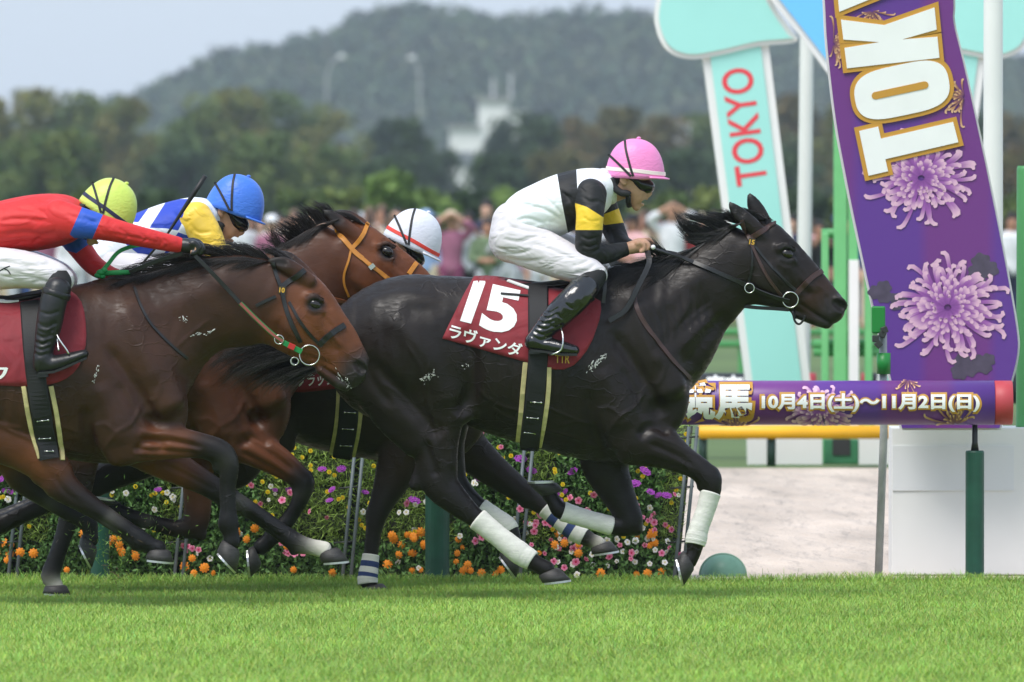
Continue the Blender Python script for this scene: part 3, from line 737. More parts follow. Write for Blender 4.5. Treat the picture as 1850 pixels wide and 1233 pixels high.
for kd, cnt, yr, sx, sy, per in (('verbena', 9, (815, 900), 16, 7, 4), ('pink', 10, (880, 1000), 18, 10, 5), ('marigold', 8, (955, 1035), 16, 12, 5), ('white', 8, (880, 1025), 20, 14, 4)):
    for i in range(cnt):
        cx_, cy_ = -40 + 1270 * (i + rgf.random()) / cnt, rgf.uniform(*yr)
        for j in range(per): SEEN.append((kd, cx_ + rgf.normal(0, sx), min(1040, cy_ + rgf.normal(0, sy))))
edges = [-250, 48, 348, 652, 958, 1252]
for s_i in range(5):
    a, b = edges[s_i], edges[s_i + 1]
    place_w = ('left end', 'under the red jockey horse', 'under the tan-bridled horse', 'beside the dark green post', 'right end')[s_i]
    st = thing('flower_stand', (P((a + b) / 2 - 14, 0, FY).x, FY, 0), 'tiered stand of orange, purple and pink flowers, ' + place_w + ' of the row', 'flower stand', 'flower stands along the rail')
    lean = 27
    def fp(u, v, dy=0.0): # u across, v 0 bottom .. 1 top of the face
        return P(a + (b - a) * u - lean * (1 - v), 1052 - 282 * v, FY + .22 * v + dy)
    # dark trays
    for r_ in range(6):
        v = (r_ + .3) / 6; p, q = fp(.02, v, .10), fp(.98, v, .10)
        MB().box(((p.x + q.x) / 2, (p.y + q.y) / 2 + .06, p.z), (abs(q.x - p.x), .16, .085)).build('tray', TRAY, st)
    back = [fp(.0, 0, .2), fp(1, 0, .2), fp(1, 1, .2), fp(0, 1, .2)]; 
    MB().add([tuple(q) for q in back] + [tuple(q + Vector((0, .02, 0))) for q in back], [(0, 1, 2, 3), (7, 6, 5, 4), (0, 4, 5, 1), (1, 5, 6, 2), (2, 6, 7, 3), (3, 7, 4, 0)]).build('back_panel', TRAY, st)
    # foliage
    rg = np.random.default_rng(60 + s_i); n = 12000
    u = rg.uniform(.015, .985, n); v = rg.uniform(0.0, 1.02, n); tuft = .5 + .5 * np.sin(u * 31 + rg.normal(0, .3, n)) * np.sin(v * 19)
    pos = np.array([fp(q, w_, 0) for q, w_ in zip(u, v)]); pos[:, 1] += rg.uniform(-.09, .12, n) - .05 * tuft
    dd = rg.normal(0, 1, (n, 3)) + np.array((0, -.5, .7)); dd /= np.linalg.norm(dd, axis=1)[:, None]
    ee = np.cross(dd, rg.normal(0, 1, (n, 3))); ee /= np.linalg.norm(ee, axis=1)[:, None]
    feath = (np.sin(u * 5 + s_i * 2.1) > .1) & (v > .25); L = np.where(feath, rg.uniform(.03, .06, n), rg.uniform(.022, .042, n)); W = np.where(feath, .0045, L * .42)
    vv = np.stack([pos, pos + dd * (L * .5)[:, None] + ee * (W * .5)[:, None], pos + dd * L[:, None], pos + dd * (L * .5)[:, None] - ee * (W * .5)[:, None]], 1).reshape(-1, 3)
    base = np.where(feath[:, None], np.array((.23, .34, .070)), np.array((.10, .20, .055))) * rg.uniform(.55, 1.5, (n, 1))
    o = obj('foliage', vv, np.arange(n * 4).reshape(-1, 4), STEM, st, smooth=False); cattr(o, 'coat', np.concatenate([np.repeat(base, 4, 0), np.ones((n * 4, 1))], 1)); o['kind'] = 'stuff'
    # tiny yellow blossoms
    V = []; F = []; C = []; src = BL['yellow']; sv = np.array([q.co for q in src.vertices]); sf = [tuple(q.vertices) for q in src.polygons]; sc_ = np.array([tuple(q.color) for q in src.attributes['coat'].data])
    for _ in range(60 if s_i != 3 else 36):
        uu, vq = rg.uniform(.02, .98), rg.uniform(.12, 1) ** .6; p = np.array(fp(uu, vq, -.10)); b0 = len(V) 
        V += [tuple(p + sv[k] * rg.uniform(.95, 1.05)) for k in range(len(sv))]; F += [tuple(i + b0 for i in q) for q in sf]; C.append(sc_)
    o = obj('yellow_blossoms', V, F, src.materials[0], st, smooth=False); cattr(o, 'coat', np.vstack(C)); o['kind'] = 'stuff'
    for kd, px, py in SEEN:
        v = (1052 - py) / 282.0; u = (px + lean * (1 - v) - a) / (b - a)
        if not (0.0 <= u < 1.0) or v > 1.02: continue
        q = fp(u, v, -.115 + rg.normal(0, .015)); o = bpy.data.objects.new('flower', BL[kd]); COL.objects.link(o); o.parent = st; o.location = q - st.location
        o.rotation_euler = (rg.normal(-.25, .3), rg.uniform(0, 6.28) if kd != 'verbena' else rg.normal(0, .3), rg.normal(0, .35)); k = rg.uniform(.62, 1.15) * (.72 if kd == 'marigold' else .95); o.scale = (k, k, k)
    # steel uprights on the right-hand edge
    for off in (-7, 8):
        p, q = P(b - lean + off - 1, 1060, FY - .13), P(b + off, 772, FY + .08)
        MB().tube([p, q], (.0095), 10).build('upright', RACK, st, smooth=True)
    for v in (.25, .6, .92):
        p = P(b - lean * (1 - v) - 12, 1052 - 282 * v, FY - .12 + .2 * v); MB().tube([p - Vector((.05, 0, 0)), p + Vector((.07, 0, .01))], .005, 8).build('clip', DK, st, smooth=True)

# green plastic dome lying at the turf edge
mb = MB(); c = P(1306, 1052, 3.3); mb.ellipsoid((c.x, 3.3, 0), (.125, .125, .115), 28, 16)
mb2 = MB(); mb2.ring((c.x, 3.3, .0), (1, 0, 0), (0, 0, 1), .11, .006, 32, 8)
dome = thing('ground_dome', (c.x, 3.3, 0), 'pale green plastic dome on the sand beside the flower stand end', 'dome')
mb.build('shell', mat('dome_green', rgb(106, 150, 128), rough=.45, var=(20, .08)), dome, smooth=True)
MB().tube([(c.x + math.cos(t) * .121, 3.27, math.sin(t) * .112) for t in np.linspace(0, math.pi, 24)], .006, 8).build('rim', mat('dome_rim', rgb(140, 172, 150), rough=.45), dome, smooth=True)

# ---- winning post: white plinth and leaning purple panel
WY = 2.95
plinth = thing('white_plinth', (P(1730, 0, WY).x, WY, 0), 'white painted plinth under the leaning purple panel', 'plinth')
p, q = P(1611, 773, WY + .35), P(1905, 1060, WY + .35)
o = MB().box(((p.x + q.x) / 2, WY + .55, p.z / 2), (q.x - p.x, .4, p.z)).build('body', WPAINT, plinth); bevel(o, .006)
pp = P(1728, 845, WY + .34)
p, q = P(1613, 806, WY + .34), P(1832, 887, WY + .34); MB().box(((p.x + q.x) / 2, WY + .347, (p.z + q.z) / 2), (q.x - p.x, .008, p.z - q.z)).build('grey_patch', mat('pale_grey', (.74, .75, .76), rough=.35), plinth)  # slightly greyer rectangle across the plinth front
panel = thing('leaning_panel', (P(1730, 0, WY).x, WY, P(0, 773, WY).z), 'tall leaning purple panel printed TOKYO with chrysanthemums', 'sign')
Lp = [(1478, -330), (1480, -150), (1490, 0), (1495, 85), (1510, 215), (1527, 310), (1545, 400), (1580, 560), (1614, 700), (1630, 774)]
Rp = [(1806, 774), (1824, 700), (1838, 640), (1836, 590), (1815, 470), (1792, 355), (1770, 250), (1740, 115), (1722, 40), (1722, 0), (1712, -150), (1708, -330)]
out = [tuple(q) for q in catmull(Lp, 4)] + [tuple(q) for q in catmull(Rp, 4)]
slab('face', out, WY, .03, VIOLET, panel)
slab('rim', [tuple(q) for q in offset_poly(out, 3.5)], WY + .032, .10, WPAINT, panel)
def on_panel(px, py, lift=.002): return P(px, py, WY) + Vector((0, -lift, 0))
def leafp(cx, cy, r, ang, seed):
    pts = []
    for i in range(60):
        t = 6.283 * i / 60; k = r * (.62 + .30 * abs(math.cos(t * 1.5)) + .06 * math.cos(t * 9)); pts.append((cx + math.cos(t + ang) * k, cy + math.sin(t + ang) * k * .9))
    slab('printed_leaf', pts, WY - .0018 - .0003 * seed, .0012, LEAFP, panel)
for a in ((1775, 484, 32, .3, 1), (1768, 500, 20, 1.3, 5), (1592, 528, 26, 1.0, 2), (1622, 545, 20, 2.0, 6), (1742, 664, 30, .2, 3), (1778, 656, 24, 1.4, 4)): leafp(*a)
petals('printed_flower', on_panel, 1712, 556, 128, panel, MAUVE, 11, n=190, sq=.92); petals('printed_flower', on_panel, 1664, 322, 122, panel, MAUVE, 12, n=170, sq=.82)
petals('printed_flower', on_panel, 1505, 80, 52, panel, GOLDS, 13, n=60, arc=(-1.2, 1.6)); petals('printed_flower', on_panel, 1575, 20, 46, panel, GOLDS, 15, n=26, arc=(.2, 2.9)); petals('printed_flower', on_panel, 1742, 175, 60, panel, GOLDS, 14, n=30, arc=(1.9, 4.4))
UT = [(0, 1), (0, .79), (.27, .79), (.27, 0), (.73, 0), (.73, .79), (1, .79), (1, 1)]
UK = [(0, 0), (0, 1), (.42, 1), (.45, .62), (.59, 1), (1, 1), (.78, .55), (1, 0), (.56, 0), (.45, .38), (.42, 0)]
UY = [(.31, 0), (.31, .42), (0, 1), (.40, 1), (.5, .68), (.60, 1), (1, 1), (.69, .42), (.69, 0)]
UO = [(.5 + .5 * abs(math.cos(t)) ** .75 * (1 if math.cos(t) > 0 else -1), .5 + .5 * abs(math.sin(t)) ** .55 * (1 if math.sin(t) > 0 else -1)) for t in np.linspace(0, 6.283, 48, endpoint=False)]
US = [(.5 + .075 * math.cos(t), .52 + (.26 if math.sin(t) > 0 else -.26) + .07 * math.sin(t) * .6) for t in np.linspace(0, 6.283, 24, endpoint=False)]
for li, (nm, poly, q) in enumerate((('T', UT, ((1569, 318), (1552, 237), (1737, 279), (1716, 199))), ('O', UO, ((1552, 226), (1537, 136), (1722, 190), (1706, 100))), ('K', UK, ((1530, 124), (1519, 36), (1697, 105), (1688, 14))),
                    ('Y', UY, ((1516, 22), (1507, -70), (1686, 3), (1680, -88))), ('O', UO, ((1506, -82), (1500, -172), (1681, -100), (1676, -190))))):
    f = quad_map(q); px = [f(u, v) for u, v in poly]
    if nm == 'O': ctr = px
    slab('letter_outline', [tuple(w_) for w_ in offset_poly(px, 8.0)], WY - .012 - .0004 * li, .008, GOLDP, panel)
    slab('letter', px, WY - .018, .005, WPRINT, panel)
    if nm == 'O': slab('letter_slot', [f(u, v) for u, v in US], WY - .021, .002, GOLDP, panel)

# ---- far side of the dirt track: teal arch, white poles, green frames, banners
AY = 24.0; TEAL = mat('teal_paint', rgb(160, 224, 214), rough=.45, var=(1.5, .03)); SKYB = mat('sky_blue_paint', rgb(112, 196, 250), rough=.45)
arch = thing('teal_arch', (P(1525, 0, AY).x, AY, 0), 'teal and blue arch with white borders and red TOKYO lettering', 'arch')
MX = 1525
def both(name, poly, Y0, dep, m):
    slab(name, poly, Y0, dep, m, arch); slab(name, [(2 * MX - x, y) for x, y in poly], Y0, dep, m, arch)
leg = [(1283, 100), (1374, 84), (1448, 690), (1456, 860), (1366, 860), (1360, 690)]
both('leg', leg, AY, .018, TEAL); both('leg_border', [(1268, 96), (1388, 78), (1464, 690), (1470, 862), (1352, 862), (1347, 690)], AY + .02, .22, WPAINT)
capw = [tuple(q) for q in catmull([(1380, -160), (1280, -150), (1210, -80), (1184, 10), (1186, 56), (1206, 92), (1246, 107), (1300, 100), (1370, 84), (1438, 76), (1426, 52), (1402, 16), (1380, -30), (1372, -90)], 5)]
both('cap_border', capw, AY - .02, .12, WPAINT); both('cap', [tuple(q) for q in offset_poly(capw, -9)], AY - .045, .022, TEAL)
slab('wedge_border', [(1366, -160), (1384, -10), (1440, 58), (1500, 140), (1525, 178), (1550, 140), (1610, 58), (1666, -10), (1684, -160)], AY - .09, .06, WPAINT, arch)
slab('wedge', [(1380, -160), (1396, -16), (1448, 50), (1510, 130), (1525, 155), (1540, 130), (1602, 50), (1654, -16), (1670, -160)], AY - .115, .022, SKYB, arch)
tv, tf = text_mesh('TOKYO', .012); u = (tv - tv.min(0)) / (tv.max(0) - tv.min(0)); RL = mat('red_lettering', rgb(226, 66, 76), rough=.45)
for q in (((1331, 338), (1301, 128), (1388, 330), (1358, 120)), ((1663, 120), (1690, 330), (1720, 128), (1750, 338))):
    f = quad_map(q); o = obj('lettering', [tuple(P(*f(a, b), AY - .004)) for a, b in u], tf, RL, arch, smooth=False)
# right-hand leg carries its word the other way round
def pole_t(label, px0, px1, top, Y, m, px_b=None, base=0.0):
    a = P((px0 + px1) / 2, top, Y); r = (px1 - px0) / 2 / S(Y); xb_ = a.x if px_b is None else P(px_b, 0, Y).x
    mb = MB(); mb.tube([(xb_, Y, base), (xb_, Y, base + .01), (a.x, Y, a.z - .02), (a.x, Y, a.z)], [r * 1.02, r * 1.02, r * .96, r * .85], 20)
    return tag(mb.build('pole', m, None, smooth=True, loc=(xb_, Y, base)), label, 'pole')
WP2 = mat('white_pole_paint', (.72, .74, .70), rough=.4, var=(2, .05))
pole_t('thick white pole right of the purple panel', 1776, 1812, -200, 5.2, WP2)
pole_t('thinner white pole between teal arch and purple panel', 1447, 1473, -150, 26.5, WP2, 1449)
pole_t('dark green post at the right edge', 1836, 1868, 300, WY + .5, PAINTG2, base=P(0, 773, WY + .35).z)
frame = thing('green_frame', (P(1530, 0, 23.2).x, 23.2, 0), 'light green steel frame of posts beside the horse muzzle', 'frame')
GY = 23.2
for x0, x1, t, m in ((1484, 1497, 420, PAINTG), (1506, 1530, 212, PAINTG), (1532, 1550, 300, PAINTG), (1562, 1576, 430, PAINTG)):
    a, b = P(x0, t, GY), P(x1, 845, GY); o = MB().box(((a.x + b.x) / 2, GY, a.z / 2), (b.x - a.x, .08, a.z)).build('post', m, frame); bevel(o, .01)
for y, xa_, xb2 in ((422, 1484, 1530), (622, 1470, 1612), (636, 1470, 1612)):
    a, b = P(xa_, y, GY + .1), P(xb2, y, GY + .1); MB().tube([(a.x, GY + .1, a.z), (b.x, GY + .1, b.z)], .035, 12).build('rail', PAINTG2, frame, smooth=True)
a, b = P(1533, 470, GY), P(1551, 845, GY); bevel(MB().box(((a.x + b.x) / 2, GY - .06, a.z / 2), (b.x - a.x, .03, a.z)).build('white_strip', WPAINT, frame), .004)
a, b = P(1488, 793, GY), P(1550, 845, GY); bevel(MB().box(((a.x + b.x) / 2, GY - .1, a.z / 2), (b.x - a.x, .06, a.z)).build('base_box', mat('box_green', rgb(58, 124, 84), rough=.5), frame), .01)
a, b = P(1503, 793, GY), P(1535, 822, GY); MB().box(((a.x + b.x) / 2, GY - .135, (a.z + b.z) / 2), (b.x - a.x, .01, a.z - b.z)).build('base_window', mat('box_dark', (.03, .03, .03), rough=.5), frame)
# low white boards and yellow pipe along the far edge of the sand
BY = 22.9
for x0, x1, lb in ((1350, 1486, 'white board left of the green box under the yellow pipe'), (1552, 1640, 'white board right of the green box under the yellow pipe')):
    a, b = P(x0, 772, BY), P(x1, 845, BY); o = MB().box(((a.x + b.x) / 2, BY, a.z / 2), (b.x - a.x, .05, a.z)).build('board', WPAINT, None); bevel(o, .005); tag(o, lb, 'board')
pipe = thing('yellow_pipe', (P(1450, 0, 22.5).x, 22.5, 0), 'padded yellow pipe on low dark posts across the sand', 'rail')
YEP = mat('yellow_pad', rgb(236, 176, 24), rough=.4, var=(5, .06))
a, b = P(1262, 781, 22.5), P(1700, 781, 22.5); r = 12.5 / S(22.5)
MB().tube([(a.x, 22.5, a.z), (a.x + .01, 22.5, a.z), (b.x, 22.5, a.z)], [r * .85, r, r], 20).build('pad', YEP, pipe, smooth=True)
for px in (1270, 1394, 1640): x = P(px, 0, 22.5).x; MB().tube([(x, 22.55, 0), (x, 22.55, a.z)], .033, 12).build('post', mat('post_dark_green', rgb(38, 66, 54), rough=.5), pipe, smooth=True)
# black banner rail beyond
NY = 25.5; zb = P(0, 702, NY).z; rb = 28 / S(NY)
BLB = mat('black_banner', rgb(34, 36, 38), rough=.45)
for x0, x1, lb, tx in ((1050, 1474, 'black padded banner rail lettered 東京競馬場, left of the frame', '東京競馬場'), (1556, 1960, 'black padded banner rail behind the purple panel foot', None)):
    a, b = P(x0, 0, NY), P(x1, 0, NY); root = thing('banner_rail', ((a.x + b.x) / 2, NY, 0), lb, 'rail')
    s1 = b.x - .08 if tx else a.x + .08
    MB().tube([(a.x if tx else s1, NY, zb), (s1 if tx else b.x, NY, zb)], rb, 24).build('sleeve', BLB, root, smooth=True)
    e0, e1 = (s1 + .001, b.x) if tx else (a.x, s1 - .001)
    MB().tube([(e0, NY, zb), (e1, NY, zb)], rb * 1.01, 24).build('red_end', REDP, root, smooth=True)
    for t in (.2, .8): MB().tube([(a.x + (b.x - a.x) * t, NY + .02, 0), (a.x + (b.x - a.x) * t, NY + .02, zb)], .035, 10).build('post', PAINTG2, root, smooth=True)
    if tx:
        tv, tf = text_mesh(tx, .035); v3, f3 = subdivide2d(fit(tv, 1275, 678, 1442, 718), tf, 6); vo = []
        for x, y in v3:
            p = P(x, y, NY); dz = max(-rb * .98, min(rb * .98, p.z - zb)); an = math.asin(dz / rb); vo.append((p.x, NY - math.cos(an) * (rb + .004), zb + math.sin(an) * (rb + .004)))
        obj('lettering', vo, f3, WPRINT, root, smooth=False)
# green crowd barrier of the infield
CY = 50.0
bar = thing('crowd_barrier', (P(900, 0, CY).x, CY, 0), 'green two-rail barrier in front of the crowd', 'barrier')
for y in (600, 622): a, b = P(-200, y, CY), P(2100, y, CY); MB().tube([(a.x, CY, a.z), (b.x, CY, b.z)], .035, 10).build('rail', PAINTG2, bar, smooth=True)
for px in range(-180, 2100, 190): a = P(px, 594, CY); MB().box((a.x, CY + .05, a.z / 2), (.07, .07, a.z)).build('post', PAINTG2, bar)
# ------------------------------------------------------------------ horses
# colour keys along the limbs: -1 warm tint, 0 body, 1 dark points, 2 black, 3 white
HOOF_M = mat('hoof_horn', (.035, .032, .03), rough=.55, bump=(60, .4, 4, .004), var=(22, .35), stretch=(1, 1, 6))
SHOE_M = mat('horseshoe_alloy', (.62, .62, .62), rough=.35, metal=.9)
EYE_M = mat('horse_eye', (.012, .008, .006), rough=.08, spec=.5, coat=.3)
MANE_M = mat('black_horsehair', (.013, .011, .010), rough=.42, spec=.5)

def coat_material(name, rough):
    m = mat(name, (.1, .1, .1), rough=rough, attr='coat', var=(7.0, .26), spec=.30, sheen=0.0, rvar=.08)
    n = m.node_tree.nodes; l = m.node_tree.links; b = n['Principled BSDF']
    tc = n.new('ShaderNodeTexCoord')
    mp = n.new('ShaderNodeMapping'); mp.inputs['Rotation'].default_value = (0, .5, 0); mp.inputs['Scale'].default_value = (60, 60, 260)
    l.new(tc.outputs['Object'], mp.inputs[0])
    n1 = n.new('ShaderNodeTexNoise'); n1.inputs['Scale'].default_value = 1.0; n1.inputs['Detail'].default_value = 4; l.new(mp.outputs[0], n1.inputs['Vector'])
    mp2 = n.new('ShaderNodeMapping'); mp2.inputs['Scale'].default_value = (11, 8, 15); mp2.inputs['Rotation'].default_value = (0, .7, 0); l.new(tc.outputs['Object'], mp2.inputs[0])
    n2 = n.new('ShaderNodeTexNoise'); n2.inputs['Scale'].default_value = 1.0; n2.inputs['Detail'].default_value = 3; n2.inputs['Distortion'].default_value = .6; l.new(mp2.outputs[0], n2.inputs['Vector'])
    b1 = n.new('ShaderNodeBump'); b1.inputs['Strength'].default_value = .22; b1.inputs['Distance'].default_value = .003; l.new(n1.outputs['Fac'], b1.inputs['Height'])
    b2 = n.new('ShaderNodeBump'); b2.inputs['Strength'].default_value = .13; b2.inputs['Distance'].default_value = .02; l.new(n2.outputs['Fac'], b2.inputs['Height']); l.new(b1.outputs[0], b2.inputs['Normal'])
    l.new(b2.outputs[0], b.inputs['Normal'])
    # faint vein network
    vo = n.new('ShaderNodeTexVoronoi'); vo.feature = 'DISTANCE_TO_EDGE'; vo.inputs['Scale'].default_value = 1.0
    mp3 = n.new('ShaderNodeMapping'); mp3.inputs['Scale'].default_value = (9, 5, 13); mp3.inputs['Rotation'].default_value = (0, .8, 0); l.new(tc.outputs['Object'], mp3.inputs[0])
    nd = n.new('ShaderNodeMixRGB'); nd.blend_type = 'ADD'; nd.inputs[0].default_value = .9; l.new(mp3.outputs[0], nd.inputs[1]); l.new(n2.outputs['Color'], nd.inputs[2]); l.new(nd.outputs[0], vo.inputs['Vector'])
    mv = n.new('ShaderNodeMapRange'); mv.interpolation_type = 'SMOOTHSTEP'; mv.inputs[1].default_value = 0; mv.inputs[2].default_value = .07; mv.inputs[3].default_value = 1; mv.inputs[4].default_value = 0; l.new(vo.outputs['Distance'], mv.inputs[0])
    msk = n.new('ShaderNodeTexNoise'); msk.inputs['Scale'].default_value = 3.2; l.new(tc.outputs['Object'], msk.inputs['Vector'])
    mk = n.new('ShaderNodeMapRange'); mk.inputs[1].default_value = .48; mk.inputs[2].default_value = .62; l.new(msk.outputs['Fac'], mk.inputs[0])
    mm = n.new('ShaderNodeMath'); mm.operation = 'MULTIPLY'; l.new(mv.outputs[0], mm.inputs[0]); l.new(mk.outputs[0], mm.inputs[1])
    b3 = n.new('ShaderNodeBump'); b3.inputs['Strength'].default_value = .35; b3.inputs['Distance'].default_value = .006; l.new(mm.outputs[0], b3.inputs['Height']); l.new(b2.outputs[0], b3.inputs['Normal']); l.new(b3.outputs[0], b.inputs['Normal'])
    # sweat-damp streaks break up the gloss
    n3 = n.new('ShaderNodeTexNoise'); n3.inputs['Scale'].default_value = .35; n3.inputs['Detail'].default_value = 5; l.new(mp.outputs[0], n3.inputs['Vector'])
    mr = n.new('ShaderNodeMapRange'); mr.inputs[1].default_value = .35; mr.inputs[2].default_value = .65; mr.inputs[3].default_value = rough - .12; mr.inputs[4].default_value = rough + .14
    l.new(n3.outputs['Fac'], mr.inputs[0]); l.new(mr.outputs[0], b.inputs['Roughness'])
    return m

def TB(rows, Y):
    """stations given by a top and a bottom outline pixel: x1 y1 x2 y2 halfwidth [key]"""
    out = []
    for r in rows:
        c = P((r[0] + r[2]) / 2, (r[1] + r[3]) / 2, Y); h = math.hypot(r[0] - r[2], r[1] - r[3]) / 2 / S(Y)
        out.append((c.x, c.y, c.z, h, r[4], r[5] if len(r) > 5 else 0))
    return out
def LM(rows, Y, yo):
    """limb stations: px py radius_px halfwidth_m [key]; yo = side offset from the middle plane, eased in by row"""
    out = []
    for i, r in enumerate(rows):
        y = Y + (r[5] if len(r) > 5 else yo)
        c = P(r[0], r[1], y); out.append((c.x, c.y, c.z, r[2] / S(Y), r[3], r[4] if len(r) > 4 else 0))
    return out

def hoof(root, cor, sole, fwd, Y, yo, rs=26, rc=19, shoe=True, m=None):
    """coronet centre, sole centre and toe direction in photo pixels"""
    y = Y + yo; s = S(Y)
    c = P(*cor, y); b = P(*sole, y)
    f = Vector((fwd[0], 0, -fwd[1])).normalized(); U = Vector((0, 1, 0))
    a = (b - c); f = f.normalized()
    f2 = (f - a.normalized() * f.dot(a.normalized()) * .5).normalized()
    rings = []
    for t, q in ((0, .86), (.12, 1.0), (.5, .5), (.98, 0.0), (1, -.02)):
        if t == 0: rr = rc * .82
        else: rr = rc + (rs - rc) * t
        d = (f2 * (1 - t) + f * t).normalized()
        rings.append((c + a * t, d, U, rr / s, rr * .86 / s))
    rings[-1] = (b, f, U, rs * .93 / s, rs * .8 / s)
    v, fc = loft(rings, 22)
    # the heel of a hoof is shorter and narrower than its toe
    o = obj('hoof', v, fc, m or HOOF_M, root)
    if shoe:
        nrm = a.normalized(); nrm = (nrm - f * nrm.dot(f)).normalized(); v2 = []; k = 18
        for i in range(k):
            an = math.radians(-150 + 300 * i / (k - 1)); d = f * math.cos(an) * rs / s + U * math.sin(an) * rs * .86 / s
            for q, z in ((.80, -.001), (1.0, -.001), (1.0, .009), (.80, .009)): v2.append(b + d * q + nrm * z)
        f3 = [(i * 4 + j, i * 4 + (j + 1) % 4, i * 4 + 4 + (j + 1) % 4, i * 4 + 4 + j) for i in range(k - 1) for j in range(4)] + [(3, 2, 1, 0), tuple((k - 1) * 4 + j for j in range(4))]
        obj('horseshoe', v2, f3, SHOE_M, o, smooth=False)
    return o

def bandage(root, rows, Y, yo, m, grow=1.16, bands=None):
    """wrapped leg bandage round a stretch of limb stations"""
    st = catmull([(x[0], x[1], x[2], x[3]) for x in rows], 14); s = S(Y); k = len(st); rings = []
    acc = 0; al = []
    for i, q in enumerate(st):
        c = P(q[0], q[1], Y + yo); a = st[min(i + 1, k - 1)] - st[max(i - 1, 0)]
        t = Vector((a[0], 0, -a[1])).normalized(); N = t.cross(Vector((0, 1, 0)))
        wv = 1 + .008 * math.sin(i * 1.75) + .010 * math.sin(i * .7 + 1)
        g = grow * (.97 if i in (0, k - 1) else 1) * wv
        tilt = Vector((0, 1, 0)) + t * .18
        rings.append((c, N, tilt.normalized(), q[2] / s * g, q[3] * g)); al.append(i / (k - 1))
    v, f = loft(rings, 22)
    o = obj('leg_bandage', v, f, m, root)
    fattr(o, 'along', np.repeat(al, 22))
    return o

def hair(name, roots, dirs, lens, m, parent, rad=.0022, segs=7, droop=.3, wild=.35, seed=1, side=None):
    """many tapering strands; roots/dirs are lists of vectors"""
    rg = np.random.default_rng(seed); n = len(roots)
    p = np.array([tuple(r) for r in roots]); d = np.array([tuple(q) for q in dirs]); d /= np.linalg.norm(d, axis=1)[:, None]
    L = np.array(lens); step = (L / segs)[:, None]
    pts = [p]; ph = rg.uniform(0, 6.28, (n, 3)); fr = rg.uniform(.5, 1.4, (n, 1))
    for i in range(segs):
        t = (i + 1) / segs
        d = d + wild * .28 * np.sin(ph + fr * i * 1.5) * np.array((1, .6, 1)) + np.array((0, 0, -droop * .22)) * t
        d /= np.linalg.norm(d, axis=1)[:, None]; p = p + d * step; pts.append(p)
    V = []; F = []
    k = segs + 1
    a = np.stack(pts, 1)                                  # n, k, 3
    tang = np.gradient(a, axis=1); tang /= np.linalg.norm(tang, axis=2)[..., None] + 1e-9
    ref = np.array((0, 1., 0)); u = np.cross(tang, ref); u /= np.linalg.norm(u, axis=2)[..., None] + 1e-6; w2 = np.cross(tang, u)
    rr = rad * rg.uniform(.6, 1.5, (n, 1)) * np.linspace(1, .12, k)[None] ** .7
    tri = []
    for j in range(3):
        an = 2 * math.pi * j / 3
        tri.append(a + (u * math.cos(an) + w2 * math.sin(an)) * rr[..., None])
    V = np.stack(tri, 2).reshape(-1, 3)                   # n,k,3 verts
    b = (np.arange(n)[:, None, None] * k + np.arange(segs)[None, :, None]) * 3 + np.arange(3)[None, None]
    j2 = (np.arange(3) + 1) % 3
    b2 = (np.arange(n)[:, None, None] * k + np.arange(segs)[None, :, None]) * 3 + j2[None, None]
    F = np.stack([b, b2, b2 + 3, b + 3], -1).reshape(-1, -1)
    return obj(name, V, F, m, parent)

LINE_GAIN = 1.0
def engrave(v, f, lines, Y):
    """press muscle grooves into (depth > 0) or raise veins on (depth < 0) both flanks along photo-pixel lines"""
    a, b, c = v[f[:, 0]], v[f[:, 1]], v[f[:, 2]]; fn = np.cross(b - a, c - a)
    nr = np.zeros_like(v)
    for k in range(4): np.add.at(nr, f[:, k], fn)
    nr /= np.linalg.norm(nr, axis=1)[:, None] + 1e-12
    d0 = DCAM + Y; px = 925 + v[:, 0] * FPX / d0; py = HOR - (v[:, 2] - CAMZ) * FPX / d0
    off = np.zeros(len(v)); face = np.clip((np.abs(nr[:, 1]) - .15) / .4, 0, 1)
    for pts, wd, dep in lines:
        q = catmull(np.array(pts, dtype=float), 8); d = np.full(len(v), 1e9); tt = np.zeros(len(v))
        sel = (px > q[:, 0].min() - 3 * wd) & (px < q[:, 0].max() + 3 * wd) & (py > q[:, 1].min() - 3 * wd) & (py < q[:, 1].max() + 3 * wd)
        X, Yp = px[sel], py[sel]; D = np.full(len(X), 1e9); T = np.zeros(len(X))
        for i in range(len(q) - 1):
            e = q[i + 1] - q[i]; t = np.clip(((X - q[i][0]) * e[0] + (Yp - q[i][1]) * e[1]) / (e @ e + 1e-9), 0, 1)
            dd = np.hypot(X - q[i][0] - e[0] * t, Yp - q[i][1] - e[1] * t); better = dd < D
            D = np.where(better, dd, D); T = np.where(better, (i + t) / (len(q) - 1), T)
        off[sel] += dep * LINE_GAIN * np.exp(-(D / wd) ** 2) * np.clip(np.sin(np.pi * np.clip(T, .02, .98)) * 2.2, 0, 1)
    return v - nr * (off * face)[:, None]

